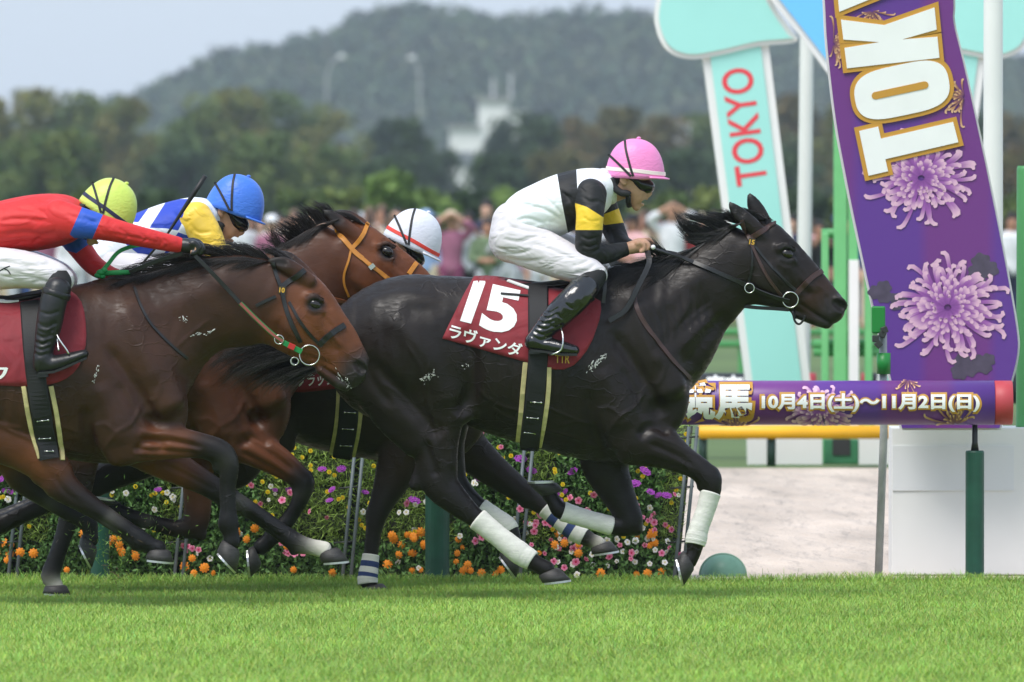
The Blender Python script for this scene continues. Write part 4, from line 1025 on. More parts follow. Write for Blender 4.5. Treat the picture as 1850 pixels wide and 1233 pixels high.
def horse(name, label, Y, spec, base, coat_rough=.42):
    root = thing(name, base, label, 'horse')
    s = S(Y)
    allpx = [r for key in ('torso', 'neck', 'head') for r in spec[key]]
    legs = spec['legs']
    xs = [q for r in allpx for q in (r[0], r[2])] + [r[0] for c in legs for r in c[1]] + [r[0] for c in spec.get('bulk', []) for r in c[1]]
    ys = [q for r in allpx for q in (r[1], r[3])] + [r[1] for c in legs for r in c[1]]
    lo = P(min(xs) - 75, max(ys) + 20, Y); hi = P(max(xs) + 40, min(ys) - 60, Y)
    F = Field((lo.x, Y - .47, lo.z), (hi.x, Y + .47, hi.z), spec.get('voxel', .0083))
    F.chain(TB(spec['torso'], Y), k=.05, cap=.8)
    F.chain(TB(spec['neck'], Y), k=.06)
    F.chain(TB(spec['head'], Y), k=.045, cap=.6)
    for yo, rows, k in spec.get('bulk', []):
        if yo == 'both':
            for sg in (-1, 1): F.chain(LM([r[:5] + (r[5] * sg,) for r in rows], Y, 0), k=k)
        else: F.chain(LM(rows, Y, yo), k=k)
    for yo, rows in legs: F.chain(LM(rows, Y, yo), k=.022)
    for yo, rows, k in spec.get('fine', []):
        for sg in ((-1, 1) if yo == 'both' else (1,)):
            F.chain(LM([tuple(r[:5]) + (r[5] * sg,) for r in rows], Y, 0), k=k)
    for yo, rows, k in spec.get('carve', []):
        for sg in ((-1, 1) if yo == 'both' else (1,)):
            F.chain(LM([tuple(r[:5]) + (r[5] * sg,) for r in rows], Y, 0), k=k, sub=True)
    hx = P(spec['head'][0][0] + 8, 0, Y).x
    v, f = F.mesh(9, lambda q: np.clip((q[:, 0] - hx) / .12, 0, .92) * (q[:, 2] > .95))
    if spec.get('lines'): v = engrave(v, f, spec['lines'], Y)
    body = obj('body', v, f, spec['mat'], root)
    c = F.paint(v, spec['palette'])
    dk = np.array((.0095, .0085, .008))
    for e in spec['eyes']:                                # dark skin round the eyes and on the muzzle
        for sg in (-1, 1):
            q = np.array(P(e[0], e[1], Y + sg * e[2])); d = np.linalg.norm(v - q, axis=1); k = np.clip((.062 - d) / .030, 0, 1)[:, None]; c = c * (1 - k) + dk * k
    hh = spec['head'][-1]; q = np.array(P((hh[0] + hh[2]) / 2, (hh[1] + hh[3]) / 2, Y)); d = np.linalg.norm(v - q, axis=1)
    k = (np.clip((.15 - d) / .07, 0, 1) * .8)[:, None]; c = c * (1 - k) + np.array((.022, .019, .018)) * k
    cattr(body, 'coat', np.concatenate([c, np.ones((len(c), 1))], 1))
    for e in spec['eyes']:
        for sg in (-1, 1):
            q = P(e[0], e[1], Y + sg * e[2])
            MB().ellipsoid(q, (.030, .017, .022), 20, 14, Matrix.Rotation(spec.get('eye_tilt', .45), 3, 'Y')).build('eye', EYE_M, root, smooth=True)
    for h in spec['hooves']: hoof(root, *h[:3], Y, h[3], m=h[4] if len(h) > 4 else None, rs=h[5] if len(h) > 5 else 26)
    return root, body

def head_extras(eye, cheek, crest0, crest1, nostril, mouth0, mouth1, mouth2, jawlip, ang, ear_near=None, ear_far=None, y_eye=.088):
    """muscles, brow, nostril, mouth line and ears shared by the heads; photo pixels"""
    ca, sa = math.cos(ang), math.sin(ang)
    fine = [
        ('both', [(cheek[0], cheek[1], 40, .035, 0, .058), (cheek[0] + 14, cheek[1] - 16, 34, .03, 0, .062)], .03),
        ('both', [(eye[0] - 17, eye[1] - 10, 7, .008, 0, .080), (eye[0] - 2, eye[1] - 16, 7, .008, 0, .084), (eye[0] + 15, eye[1] - 8, 6, .007, 0, .079)], .03),
        ('both', [(eye[0] - 13, eye[1] + 15, 5, .005, 0, .079), (eye[0] + 3, eye[1] + 17, 5, .005, 0, .080), (eye[0] + 14, eye[1] + 12, 4, .005, 0, .076)], .03),
        ('both', [(crest0[0] - 8, crest0[1] - 8, 6, .008, 0, .072), ((crest0[0] + crest1[0]) / 2, (crest0[1] + crest1[1]) / 2, 6, .007, 0, .064), (crest1[0], crest1[1], 5, .005, 0, .054)], .025),
        ('both', [(nostril[0] - 12 * ca + 6 * sa, nostril[1] - 12 * sa - 6 * ca, 6, .010, 1, .040), (nostril[0] + 6 * sa, nostril[1] - 12 * ca, 6, .010, 1, .042), (nostril[0] + 10 * ca + 2 * sa, nostril[1] + 6 * sa - 4 * ca, 6, .012, 1, .034),
                  (nostril[0] + 6 * ca - 8 * sa, nostril[1] + 6 * sa + 9 * ca, 6, .010, 1, .040)], .018),
        ('mid', [(jawlip[0][0], jawlip[0][1], jawlip[0][2], .034, 1, 0), (jawlip[1][0], jawlip[1][1], jawlip[1][2], .032, 2, 0), (jawlip[2][0], jawlip[2][1], jawlip[2][2], .026, 2, 0)], .012),
    ]
    carve = [
        ('both', [(eye[0] - 7, eye[1] - 2, 8, .010, 0, .105), (eye[0] + 7, eye[1] + 3, 8, .010, 0, .102)], .008),
        ('both', [(nostril[0] - 7 * ca, nostril[1] - 7 * sa, 9, .034, 0, .066), (nostril[0] + 7 * ca, nostril[1] + 5 * sa, 10, .034, 0, .060)], .006),
        ('both', [mouth0 + (2.2, .012, 0, .066), mouth1 + (2.4, .014, 0, .060), mouth2 + (2.6, .018, 0, .046)], .005),
        ('both', [((crest0[0] + crest1[0]) / 2 - 16 * sa, (crest0[1] + crest1[1]) / 2 + 16 * ca, 9, .008, 0, .085), (crest1[0] - 10 * sa, crest1[1] + 12 * ca, 9, .008, 0, .071)], .03),
    ]
    for e, sg in ((ear_near, -1), (ear_far, 1)):
        if e is None: continue
        (bx, by), (mx, my), (tx, ty) = e
        fine.append(('one', [(2 * bx - mx, 2 * by - my + 4, 14, .026, 0, sg * .05), (bx, by, 15, .028, 0, sg * .055), (mx, my, 14, .026, 1, sg * .062), ((mx + 2 * tx) / 3, (my + 2 * ty) / 3, 8, .016, 2, sg * .062), (tx, ty, 2.0, .005, 2, sg * .060)], .010))
        carve.append(('one', [(mx + 5 * sa, my - 3, 8, .016, 0, sg * (.092)), ((mx + 2 * tx) / 3 + 3, (my + 2 * ty) / 3, 4, .010, 0, sg * .082)], .006))
    return fine, carve

def muscles(sh, hip, dx=0, dy=0):
    """shoulder, triceps, haunch and flank masses laid on both sides; sh/hip = pixel of the shoulder point and of the hip point"""
    X, Yp = sh; HX, HY = hip
    return [
        ('both', [(X - 75, Yp - 175, 36, .05, 0, .12), (X - 40, Yp - 95, 40, .06, 0, .155), (X - 8, Yp - 10, 40, .06, 0, .165)], .04),          # scapula
        ('both', [(X - 120, Yp - 60, 46, .05, 0, .185), (X - 92, Yp + 20, 50, .06, 0, .19), (X - 70, Yp + 75, 42, .06, 0, .165)], .03),         # triceps
        ('both', [(X + 2, Yp - 45, 30, .06, 0, .09), (X + 5, Yp, 33, .07, 0, .10), (X - 4, Yp + 35, 32, .06, 0, .11), (X - 22, Yp + 62, 28, .05, 0, .11)], .04),              # breast
        ('both', [(HX - 60, HY + 45, 45, .06, 0, .15), (HX - 5, HY + 38, 50, .06, 0, .18), (HX + 55, HY + 45, 36, .05, 0, .19)], .06),            # gluteal
        ('both', [(HX - 75, HY + 70, 42, .07, 0, .13), (HX - 45, HY + 150, 50, .08, 0, .16), (HX + 10, HY + 205, 45, .07, 0, .155)], .035),     # biceps femoris
        ('both', [(HX - 75, HY + 120, 48, .07, 0, .12), (HX - 30, HY + 190, 50, .075, 0, .14), (HX + 20, HY + 245, 44, .07, 0, .145)], .04),     # hamstrings
        ('both', [(HX + 30, HY + 85, 52, .07, 0, .17), (HX + 62, HY + 155, 52, .07, 0, .18), (HX + 75, HY + 205, 40, .06, 0, .17)], .035),      # thigh front
    ]


def knee(front, rear, y, key=2): return [('one', [(front[0] - 4, front[1] - 5, 12, .040, key, y), (front[0], front[1] + 5, 12, .040, key, y)], .012), ('one', [(rear[0], rear[1] - 5, 8, .022, key, y), (rear[0] + 1, rear[1] + 5, 8, .022, key, y)], .012)]
def fetlock(rear, y, key=2): return [('one', [(rear[0], rear[1] - 5, 8, .024, key, y), (rear[0], rear[1] + 5, 8, .024, key, y)], .012)]

# muscle lines of the leading horse, in photo pixels: points, width, depth
BODY_LINES = [([(1098, 590), (1140, 650), (1178, 712), (1196, 758)], 13, 0.0232), ([(1128, 520), (1160, 590), (1198, 672)], 16, -0.0145), ([(1062, 700), (1070, 770), (1092, 832)], 12, 0.0232),
    ([(1150, 790), (1178, 768), (1214, 782)], 9, 0.0217), ([(1238, 668), (1272, 616), (1318, 562)], 13, 0.0188), ([(1140, 572), (1210, 540), (1290, 478)], 20, -0.0130), ([(1180, 640), (1230, 590), (1290, 540)], 12, 0.0087),
    ([(1085, 660), (1110, 720), (1130, 780)], 18, -0.0145), ([(1120, 660), (1150, 710), (1165, 760)], 8, 0.0101)]
HAUNCH_LINES = [([(836, 585), (852, 650), (848, 712), (822, 752)], 15, 0.0290), ([(655, 635), (715, 700), (768, 756), (802, 792)], 15, 0.0232), ([(690, 560), (750, 612), (792, 690), (806, 740)], 22, -0.0174),
    ([(640, 610), (668, 680), (715, 740)], 10, 0.0145), ([(768, 792), (780, 830), (790, 862)], 7, 0.0116), ([(802, 770), (812, 810), (818, 850)], 8, -0.0087), ([(720, 560), (790, 560), (830, 590)], 16, 0.0116)]
RIB_LINES = [([(905 + 26 * i, 620), (900 + 25 * i, 690), (896 + 24 * i, 745)], 8, 0.0051) for i in range(6)] + [([(880, 735), (950, 765), (1040, 790), (1085, 815)], 3.2, -0.0058), ([(930, 700), (990, 735), (1050, 760)], 2.6, -0.0043)]
_rw = np.random.default_rng(4)
WRINKLES = [([(1150 + 16 * i + _rw.normal(0, 4), 560 - 5 * i + _rw.normal(0, 8)), (1166 + 14 * i, 596 - 5 * i), (1178 + 13 * i + _rw.normal(0, 4), 640 - 8 * i + _rw.normal(0, 8))], 4.2, .0045) for i in range(9)]
VEINS = [([(1170, 690), (1150, 730), (1120, 750), (1090, 790)], 3.6, -.0055), ([(1120, 750), (1100, 735), (1075, 740)], 3.2, -.0045), ([(1205, 650), (1190, 690), (1170, 690)], 3.2, -.004), ([(860, 700), (900, 730), (960, 745)], 3.4, -.0045), ([(780, 640), (770, 700), (785, 760), (800, 810)], 3.6, -.005), ([(735, 620), (760, 660), (770, 700)], 3.2, -.004), ([(1010, 770), (1040, 760), (1075, 770)], 3.2, -.004), ([(690, 690), (730, 720), (770, 770)], 3.4, -.004), ([(1225, 600), (1250, 575), (1290, 545)], 3.4, -.004)]
def shifted(lines, dx, dy): return [([(x + dx, y + dy) for x, y in p], w_, d) for p, w_, d in lines]
def face_lines(eye, crest1, nost, jaw): 
    return [([(nost[0] - 78, nost[1] - 8), (nost[0] - 46, nost[1] + 14), (nost[0] - 16, nost[1] + 32)], 3.2, .010), ([(eye[0] - 48, eye[1] + 88), (eye[0] + 0, eye[1] + 98), (eye[0] + 34, eye[1] + 112)], 5, .006), ([(eye[0] - 20, eye[1] - 10), (eye[0], eye[1] - 21), (eye[0] + 20, eye[1] - 10)], 3.6, .005), ([(eye[0] - 16, eye[1] + 12), (eye[0], eye[1] + 20), (eye[0] + 18, eye[1] + 14)], 3.4, .004), ([(nost[0] - 40, nost[1] - 30), (nost[0] - 34, nost[1] - 8), (nost[0] - 30, nost[1] + 6)], 3.4, .004), ([(eye[0] - 30, eye[1] + 10), (eye[0] - 22, eye[1] + 36), (eye[0] - 4, eye[1] + 58)], 3.4, -.004), ([(eye[0] + 10, eye[1] + 30), (eye[0] + 32, eye[1] + 62), crest1], 6, .006), ([(eye[0] + 20, eye[1] + 18), (eye[0] + 42, eye[1] + 46), (nost[0] - 24, nost[1] - 26)], 3.2, -.0035), ([(eye[0] - 4, eye[1] + 40), (eye[0] + 8, eye[1] + 62), (eye[0] + 30, eye[1] + 76)], 2.8, -.003),
            ([(nost[0] - 26, nost[1] - 22), (nost[0] - 20, nost[1] - 4), (nost[0] - 18, nost[1] + 14)], 4.5, .005), ([(eye[0] - 60, eye[1] + 20), (eye[0] - 66, eye[1] + 60), (eye[0] - 40, eye[1] + 92)], 8, .008), ([(eye[0] + 6, eye[1] - 22), (eye[0] + 22, eye[1] - 8), (eye[0] + 30, eye[1] + 12)], 6, .006)]
# ---- the dark leading horse
YA, YB, YC, YD = 0.0, -0.70, 0.64, 1.28
COAT_A = coat_material('black_brown_coat', .44)
COAT_B = coat_material('bay_coat', .46)
fineA, carveA = head_extras((1422, 459), (1372, 505), (1428, 492), (1468, 524), (1517, 553), (1437, 545), (1468, 566), (1500, 584), [(1440, 566, 10), (1474, 578, 11), (1494, 584, 11)], .68,
                            ((1358, 408), (1338, 390), (1317, 366)), ((1376, 396), (1364, 374), (1353, 350)))
legsA_near_fore = [(1145, 790, 52, .085, 0), (1190, 806, 41, .072, 0), (1230, 829, 27, .056, .4), (1260, 846, 22, .050, .8), (1281, 867, 22, .052, 1), (1285, 892, 17, .044, 1), (1273, 927, 14, .034, 1), (1262, 958, 15, .035, 1), (1257, 977, 17, .040, 1), (1254, 998, 13, .033, 1), (1246, 1014, 14, .035, 1)]
legsA_far_fore = [(1110, 780, 55, .085, 0), (1092, 832, 45, .072, 0), (1110, 880, 34, .058, .4), (1130, 920, 26, .052, .8), (1137, 945, 24, .052, 1), (1112, 951, 17, .044, 1), (1070, 941, 14, .034, 1), (1030, 929, 15, .035, 1), (1011, 921, 16, .040, 1), (1000, 905, 13, .033, 1), (992, 893, 14, .035, 1)]
legsA_near_hind = [(775, 700, 66, .10, 0), (784, 755, 54, .085, 0), (786, 800, 43, .070, 0), (790, 842, 37, .058, .4), (796, 876, 33, .052, .8), (826, 908, 25, .046, 1), (860, 937, 18, .036, 1), (902, 970, 17, .035, 1), (945, 1004, 19, .041, 1), (968, 1019, 15, .034, 1), (988, 1030, 16, .036, 1)]
legsA_far_hind = [(795, 700, 60, .10, 0), (800, 755, 50, .085, 0), (800, 800, 40, .070, 0), (806, 842, 35, .058, .4), (815, 872, 30, .052, .8), (842, 900, 22, .046, 1), (870, 920, 17, .036, 1), (898, 938, 16, .035, 1), (918, 955, 18, .041, 1), (928, 978, 14, .034, 1), (930, 996, 15, .036, 1)]
specA = dict(
    torso=[(612, 600, 625, 690, .10), (640, 540, 655, 735, .20), (690, 507, 712, 765, .27), (745, 496, 770, 770, .285), (823, 500, 842, 752, .27), (885, 500, 905, 780, .285), (960, 508, 965, 803, .30), (1040, 505, 1040, 826, .285), (1100, 490, 1095, 840, .25), (1150, 480, 1150, 835, .22), (1185, 505, 1190, 810, .19), (1203, 560, 1207, 785, .15)],
    neck=[(1105, 492, 1212, 728, .185), (1150, 476, 1241, 690, .155), (1200, 465, 1274, 636, .12), (1250, 452, 1301, 596, .105), (1300, 424, 1328, 556, .095), (1345, 398, 1348, 530, .088)],
    head=[(1360, 393, 1330, 520, .078, 0), (1388, 398, 1342, 546, .085, 0), (1422, 427, 1380, 556, .088, 0), (1452, 458, 1411, 560, .073, .3), (1482, 491, 1441, 570, .057, -1), (1506, 519, 1468, 580, .050, -1), (1521, 537, 1493, 587, .052, 1), (1524, 552, 1508, 580, .042, 1)],
    bulk=muscles((1208, 715), (745, 545)) + [('both', [(772, 840, 20, .03, .5, .14), (750, 878, 13, .026, .8, .14)], .02)],
    legs=[(-.145, legsA_near_fore), (.14, legsA_far_fore), (-.145, legsA_near_hind), (.15, legsA_far_hind)],
    lines=BODY_LINES + HAUNCH_LINES + RIB_LINES + WRINKLES + VEINS + face_lines((1422, 459), (1468, 532), (1517, 553), 0) + [([(1168, 798), (1215, 818), (1256, 842)], 6, .008), ([(1165, 826), (1212, 838), (1244, 850)], 5, .006), ([(1176, 784), (1218, 800), (1250, 822)], 4, -.004)],
    fine=fineA + knee((1292, 860), (1266, 876), -.145, 1) + knee((1150, 952), (1122, 938), .14, 1), carve=carveA, mat=COAT_A,
    palette=[(.036, .0165, .0098), (.0128, .0084, .0066), (.0080, .0060, .0052), (.008, .0075, .0072), (.55, .52, .46)],
    eyes=[(1422, 459, .073)],
    hooves=[((1246, 1010), (1229, 1034), (.25, 1), -.145), ((1000, 893), (979, 873), (-1, .02), .14), ((990, 1032), (1006, 1051), (1, -.12), -.145), ((928, 1000), (917, 1024), (.6, .8), .15)])
horseA, bodyA = horse('horse', 'black-brown horse in white leg bandages leading the race, cloth number 15', YA, specA, (0.3, YA, 0))

# ---- the bay horse at the left
fineB, carveB = head_extras((569, 550), (520, 590), (580, 588), (612, 625), (651, 665), (575, 655), (605, 676), (634, 698), [(580, 668, 10), (606, 688, 11), (625, 697, 11)], .86,
                            ((536, 492), (512, 478), (484, 470)), ((540, 486), (518, 468), (492, 458)))
specB = dict(voxel=.0093,
    torso=[(-295, 620, -280, 715, .10), (-265, 560, -250, 760, .20), (-215, 528, -195, 790, .27), (-160, 517, -135, 795, .285), (-85, 525, -65, 785, .27), (-20, 533, 0, 812, .285), (60, 532, 74, 828, .30), (130, 515, 135, 832, .285), (190, 512, 195, 838, .25), (240, 520, 245, 835, .22), (278, 545, 282, 812, .19), (298, 590, 302, 782, .15)],
    neck=[(165, 516, 305, 730, .185), (225, 505, 342, 690, .16), (290, 488, 385, 644, .128), (350, 471, 425, 624, .112), (420, 463, 470, 622, .10), (475, 470, 500, 612, .088)],
    head=[(490, 474, 487, 598, .078, 0), (535, 482, 505, 628, .085, -1), (562, 508, 533, 648, .088, -1), (588, 541, 560, 662, .073, -1), (613, 574, 586, 674, .057, -1), (635, 608, 608, 690, .050, -1), (653, 638, 631, 703, .052, 1), (660, 655, 645, 695, .042, 1)],
    bulk=muscles((302, 742), (-160, 565)) + [('both', [(85, 838, 20, .03, .5, .14), (70, 868, 13, .026, .8, .14)], .02)],
    legs=[(-.145, [(225, 790, 50, .085, 0), (272, 797, 37, .072, -1), (320, 800, 29, .058, -1), (365, 806, 23, .050, 1), (399, 819, 23, .052, 2), (413, 842, 19, .045, 2), (411, 882, 15, .034, 2), (412, 920, 15, .035, 2), (413, 945, 18, .040, 2), (417, 965, 15, .033, 2), (419, 982, 16, .035, 2)]),
          (.14, [(235, 785, 52, .085, 0), (275, 820, 38, .070, -1), (330, 852, 28, .055, -1), (375, 876, 22, .050, 1), (412, 900, 20, .048, 2), (455, 924, 16, .036, 2), (500, 956, 16, .035, 2), (535, 981, 18, .040, 2), (560, 988, 15, .033, 2.6), (586, 994, 16, .035, 3)]),
          (-.145, [(-110, 700, 70, .11, 0), (-40, 760, 62, .095, 0), (40, 805, 46, .075, -1), (92, 846, 36, .060, -1), (108, 874, 31, .052, .6), (142, 900, 23, .045, 1), (182, 927, 18, .036, 2), (226, 957, 17, .035, 2), (252, 976, 19, .041, 2), (272, 986, 15, .034, 2), (286, 992, 16, .036, 2)]),
          (.15, [(-140, 700, 70, .11, 0), (-80, 750, 62, .095, 0), (-10, 795, 46, .075, -1), (30, 832, 38, .060, -1), (40, 860, 31, .052, 1), (78, 893, 22, .045, 2), (115, 920, 17, .036, 2), (140, 932, 18, .036, 2), (158, 943, 18, .041, 2), (163, 962, 14, .034, 2), (163, 976, 15, .036, 2)])],
    lines=shifted(BODY_LINES[:4] + BODY_LINES[7:], -906, 27) + shifted(HAUNCH_LINES, -905, 20) + shifted(RIB_LINES, -885, 28) + shifted(VEINS, -906, 30) + face_lines((569, 550), (614, 640), (651, 665), 0) + [([(345, 676), (400, 636), (470, 606)], 13, .012), ([(240, 580), (330, 545), (430, 505)], 20, -.009), ([(250, 792), (310, 795), (372, 808)], 5.5, .014), ([(246, 812), (305, 815), (364, 819)], 5, .012), ([(242, 824), (290, 828), (330, 826)], 4, .008), ([(250, 776), (300, 782), (350, 792)], 4, -.005), ([(290, 838), (340, 862), (390, 890)], 5, .006), ([(404, 862), (403, 900), (404, 932)], 4, .008), ([(440, 926), (480, 956), (512, 978)], 4, .007), ([(160, 922), (205, 952), (238, 974)], 4, .007), ([(95, 850), (120, 885), (150, 912)], 5, .006)],
    fine=fineB + knee((412, 822), (390, 842), -.145) + fetlock((402, 948), -.145) + knee((418, 890), (402, 910), .14) + fetlock((530, 992), .14) + fetlock((244, 984), -.145), carve=carveB, mat=COAT_B,
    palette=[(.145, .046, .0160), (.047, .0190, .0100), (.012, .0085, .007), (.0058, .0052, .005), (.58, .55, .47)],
    eyes=[(569, 550, .073)],
    hooves=[((418, 985), (409, 1016), (.68, .74), -.145), ((592, 994), (606, 1016), (1, -.08), .14, None, 25), ((287, 993), (288, 1014), (1, .1), -.145), ((163, 978), (154, 1004), (.45, .9), .15)])
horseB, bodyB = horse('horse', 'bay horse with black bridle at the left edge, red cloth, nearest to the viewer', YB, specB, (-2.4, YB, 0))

# ---- the bay with the tan bridle behind
fineC, carveC = head_extras((700, 455), (642, 500), (708, 490), (745, 520), (778, 556), (700, 548), (735, 572), (765, 592), [(705, 565, 10), (740, 585, 11), (765, 592, 11)], .72,
                            ((640, 424), (612, 402), (583, 378)), ((650, 408), (630, 394), (604, 380)))
specC = dict(voxel=.0115,
    torso=[(-95, 640, -80, 720, .10), (-70, 580, -55, 765, .20), (-20, 545, 0, 785, .27), (35, 533, 60, 785, .285), (110, 540, 130, 775, .27), (170, 548, 190, 790, .285), (245, 550, 250, 800, .30), (325, 535, 325, 812, .285), (380, 520, 378, 818, .25), (425, 520, 430, 815, .22), (462, 550, 468, 805, .19), (484, 600, 490, 780, .15)],
    neck=[(345, 518, 498, 740, .185), (400, 492, 530, 695, .16), (455, 467, 560, 640, .128), (505, 440, 582, 600, .112), (555, 415, 598, 565, .10), (605, 396, 612, 535, .088)],
    head=[(620, 392, 606, 525, .078, 0), (652, 402, 622, 540, .085, -1), (682, 422, 652, 552, .088, -1), (712, 445, 684, 562, .073, -1), (742, 469, 714, 574, .057, -1), (766, 494, 740, 588, .050, -1), (784, 518, 764, 600, .052, 1), (792, 535, 778, 594, .042, 1)],
    bulk=muscles((488, 735), (35, 580)),
    legs=[(-.145, [(412, 785, 46, .085, 0), (462, 811, 34, .070, -1), (505, 836, 27, .056, -1), (533, 857, 22, .050, 1), (548, 877, 20, .050, 2), (541, 905, 15, .042, 2), (523, 936, 14, .034, 2), (500, 962, 17, .040, 2), (484, 978, 15, .033, 2), (470, 990, 15, .035, 2)]),
          (.14, [(372, 785, 50, .085, 0), (358, 840, 31, .062, -1), (357, 890, 27, .052, -1), (356, 926, 25, .050, 0), (350, 950, 23, .050, 1), (320, 956, 17, .040, 1), (280, 946, 14, .034, 2), (246, 938, 15, .035, 2), (222, 930, 16, .038, 2), (207, 919, 13, .033, 2), (198, 912, 14, .035, 2)]),
          (-.145, [(70, 700, 70, .11, 0), (120, 750, 60, .095, 0), (140, 800, 46, .075, 0), (138, 850, 36, .060, 1), (134, 895, 29, .052, 2), (126, 930, 20, .040, 2), (114, 970, 16, .035, 2), (100, 1012, 16, .036, 2), (91, 1040, 18, .040, 2), (96, 1054, 15, .034, 3), (101, 1062, 15, .035, 3)]),
          (.15, [(20, 700, 70, .11, 0), (10, 760, 58, .095, 0), (-10, 810, 45, .075, 0), (-40, 850, 36, .060, 1), (-60, 885, 29, .052, 2), (-70, 920, 20, .040, 2), (-85, 965, 16, .035, 2), (-105, 1005, 18, .040, 2), (-100, 1025, 15, .034, 2)])],
    lines=shifted(BODY_LINES[:4] + BODY_LINES[7:] + VEINS[:3], -720, 20) + face_lines((700, 455), (745, 528), (778, 556), 0) + [([(436, 788), (490, 818), (535, 852)], 5.5, .014), ([(428, 810), (480, 838), (522, 864)], 5, .012), ([(455, 775), (500, 806), (540, 842)], 4, -.005)],
    fine=fineC + knee((557, 866), (534, 882), -.145) + fetlock((488, 962), -.145) + knee((362, 962), (338, 940), .14, 1) + fetlock((226, 940), .14), carve=carveC, mat=COAT_B,
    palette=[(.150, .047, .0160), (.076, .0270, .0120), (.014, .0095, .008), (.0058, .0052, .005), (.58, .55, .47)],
    eyes=[(700, 455, .073)],
    hooves=[((466, 1004), (450, 1018), (.1, 1), -.145), ((202, 913), (186, 903), (-1, -.15), .14), ((100, 1058), (102, 1074), (1, .05), -.145), ((-100, 1030), (-96, 1052), (.9, .4), .15)])
horseC, bodyC = horse('horse', 'reddish bay horse with tan leather bridle, second from the rail', YC, specC, (-1.9, YC, 0))

# ---- the dark horse on the rail side, mostly hidden
fineD, carveD = head_extras((1108, 592), (1070, 620), (1118, 615), (1140, 640), (1168, 662), (1120, 655), (1140, 670), (1158, 684), [(1115, 666, 9), (1140, 680, 9), (1158, 686, 9)], .7)
specD = dict(voxel=.0135,
    torso=[(290, 650, 300, 725, .10), (315, 600, 330, 755, .20), (365, 570, 385, 780, .27), (420, 560, 440, 785, .285), (490, 562, 505, 775, .27), (550, 570, 565, 802, .285), (625, 575, 628, 822, .30), (690, 562, 690, 834, .285), (745, 550, 745, 836, .25), (795, 555, 795, 822, .21), (835, 585, 840, 800, .18), (853, 625, 856, 775, .14)],
    neck=[(755, 555, 872, 755, .185), (820, 552, 895, 705, .15), (890, 552, 940, 668, .12), (960, 552, 992, 655, .105), (1025, 552, 1045, 645, .09)],
    head=[(1045, 552, 1040, 645, .078), (1080, 562, 1066, 658, .085), (1108, 580, 1090, 668, .085), (1135, 602, 1118, 675, .07), (1158, 626, 1140, 684, .055), (1172, 648, 1160, 690, .048)],
    bulk=muscles((845, 738), (420, 605)),
    legs=[(-.145, [(735, 800, 48, .085, 0), (716, 850, 38, .066, 0), (696, 895, 26, .053, 1), (682, 928, 20, .050, 1), (675, 962, 15, .040, 1), (670, 1000, 14, .034, 1), (666, 1030, 16, .036, 1), (664, 1048, 17, .039, 1), (668, 1058, 14, .034, 1)]),
          (.14, [(770, 760, 55, .085, 0), (822, 792, 44, .075, 0), (880, 842, 32, .060, 0), (925, 876, 25, .052, 1), (956, 899, 20, .046, 1), (986, 921, 15, .036, 1), (1020, 949, 15, .034, 1), (1050, 967, 17, .038, 1), (1068, 977, 14, .033, 2), (1082, 984, 15, .035, 3)]),
          (-.145, [(395, 720, 66, .11, 0), (345, 775, 54, .09, 0), (275, 822, 38, .070, 0), (200, 858, 29, .055, 1), (150, 882, 27, .050, 1), (95, 905, 19, .040, 1), (40, 930, 17, .035, 1), (-10, 953, 18, .040, 1), (-40, 970, 15, .034, 1)]),
          (.15, [(400, 715, 66, .11, 0), (350, 765, 54, .09, 0), (285, 810, 38, .070, 0), (215, 845, 29, .055, 1), (160, 868, 27, .050, 1), (105, 892, 19, .040, 1), (50, 918, 17, .035, 1), (0, 940, 18, .040, 1), (-30, 958, 15, .034, 1)])],
    fine=fineD + knee((688, 924), (668, 930), -.145, 1) + knee((962, 890), (946, 908), .14, 1), carve=carveD, mat=COAT_A,
    palette=[(.04, .022, .014), (.026, .0165, .0125), (.013, .0105, .0095), (.009, .008, .0075), (.58, .55, .47)],
    eyes=[(1108, 592, .075)],
    hooves=[((672, 1058), (676, 1066), (1, 0), -.145), ((1085, 983), (1094, 999), (1, -.15), .14, None, 25), ((-42, 972), (-55, 992), (-.5, .8), -.145), ((-32, 960), (-45, 980), (-.5, .8), .15)])
horseD, bodyD = horse('horse', 'dark brown horse on the rail side, head hidden, white and blue leg bandages', YD, specD, (-0.8, YD, 0))
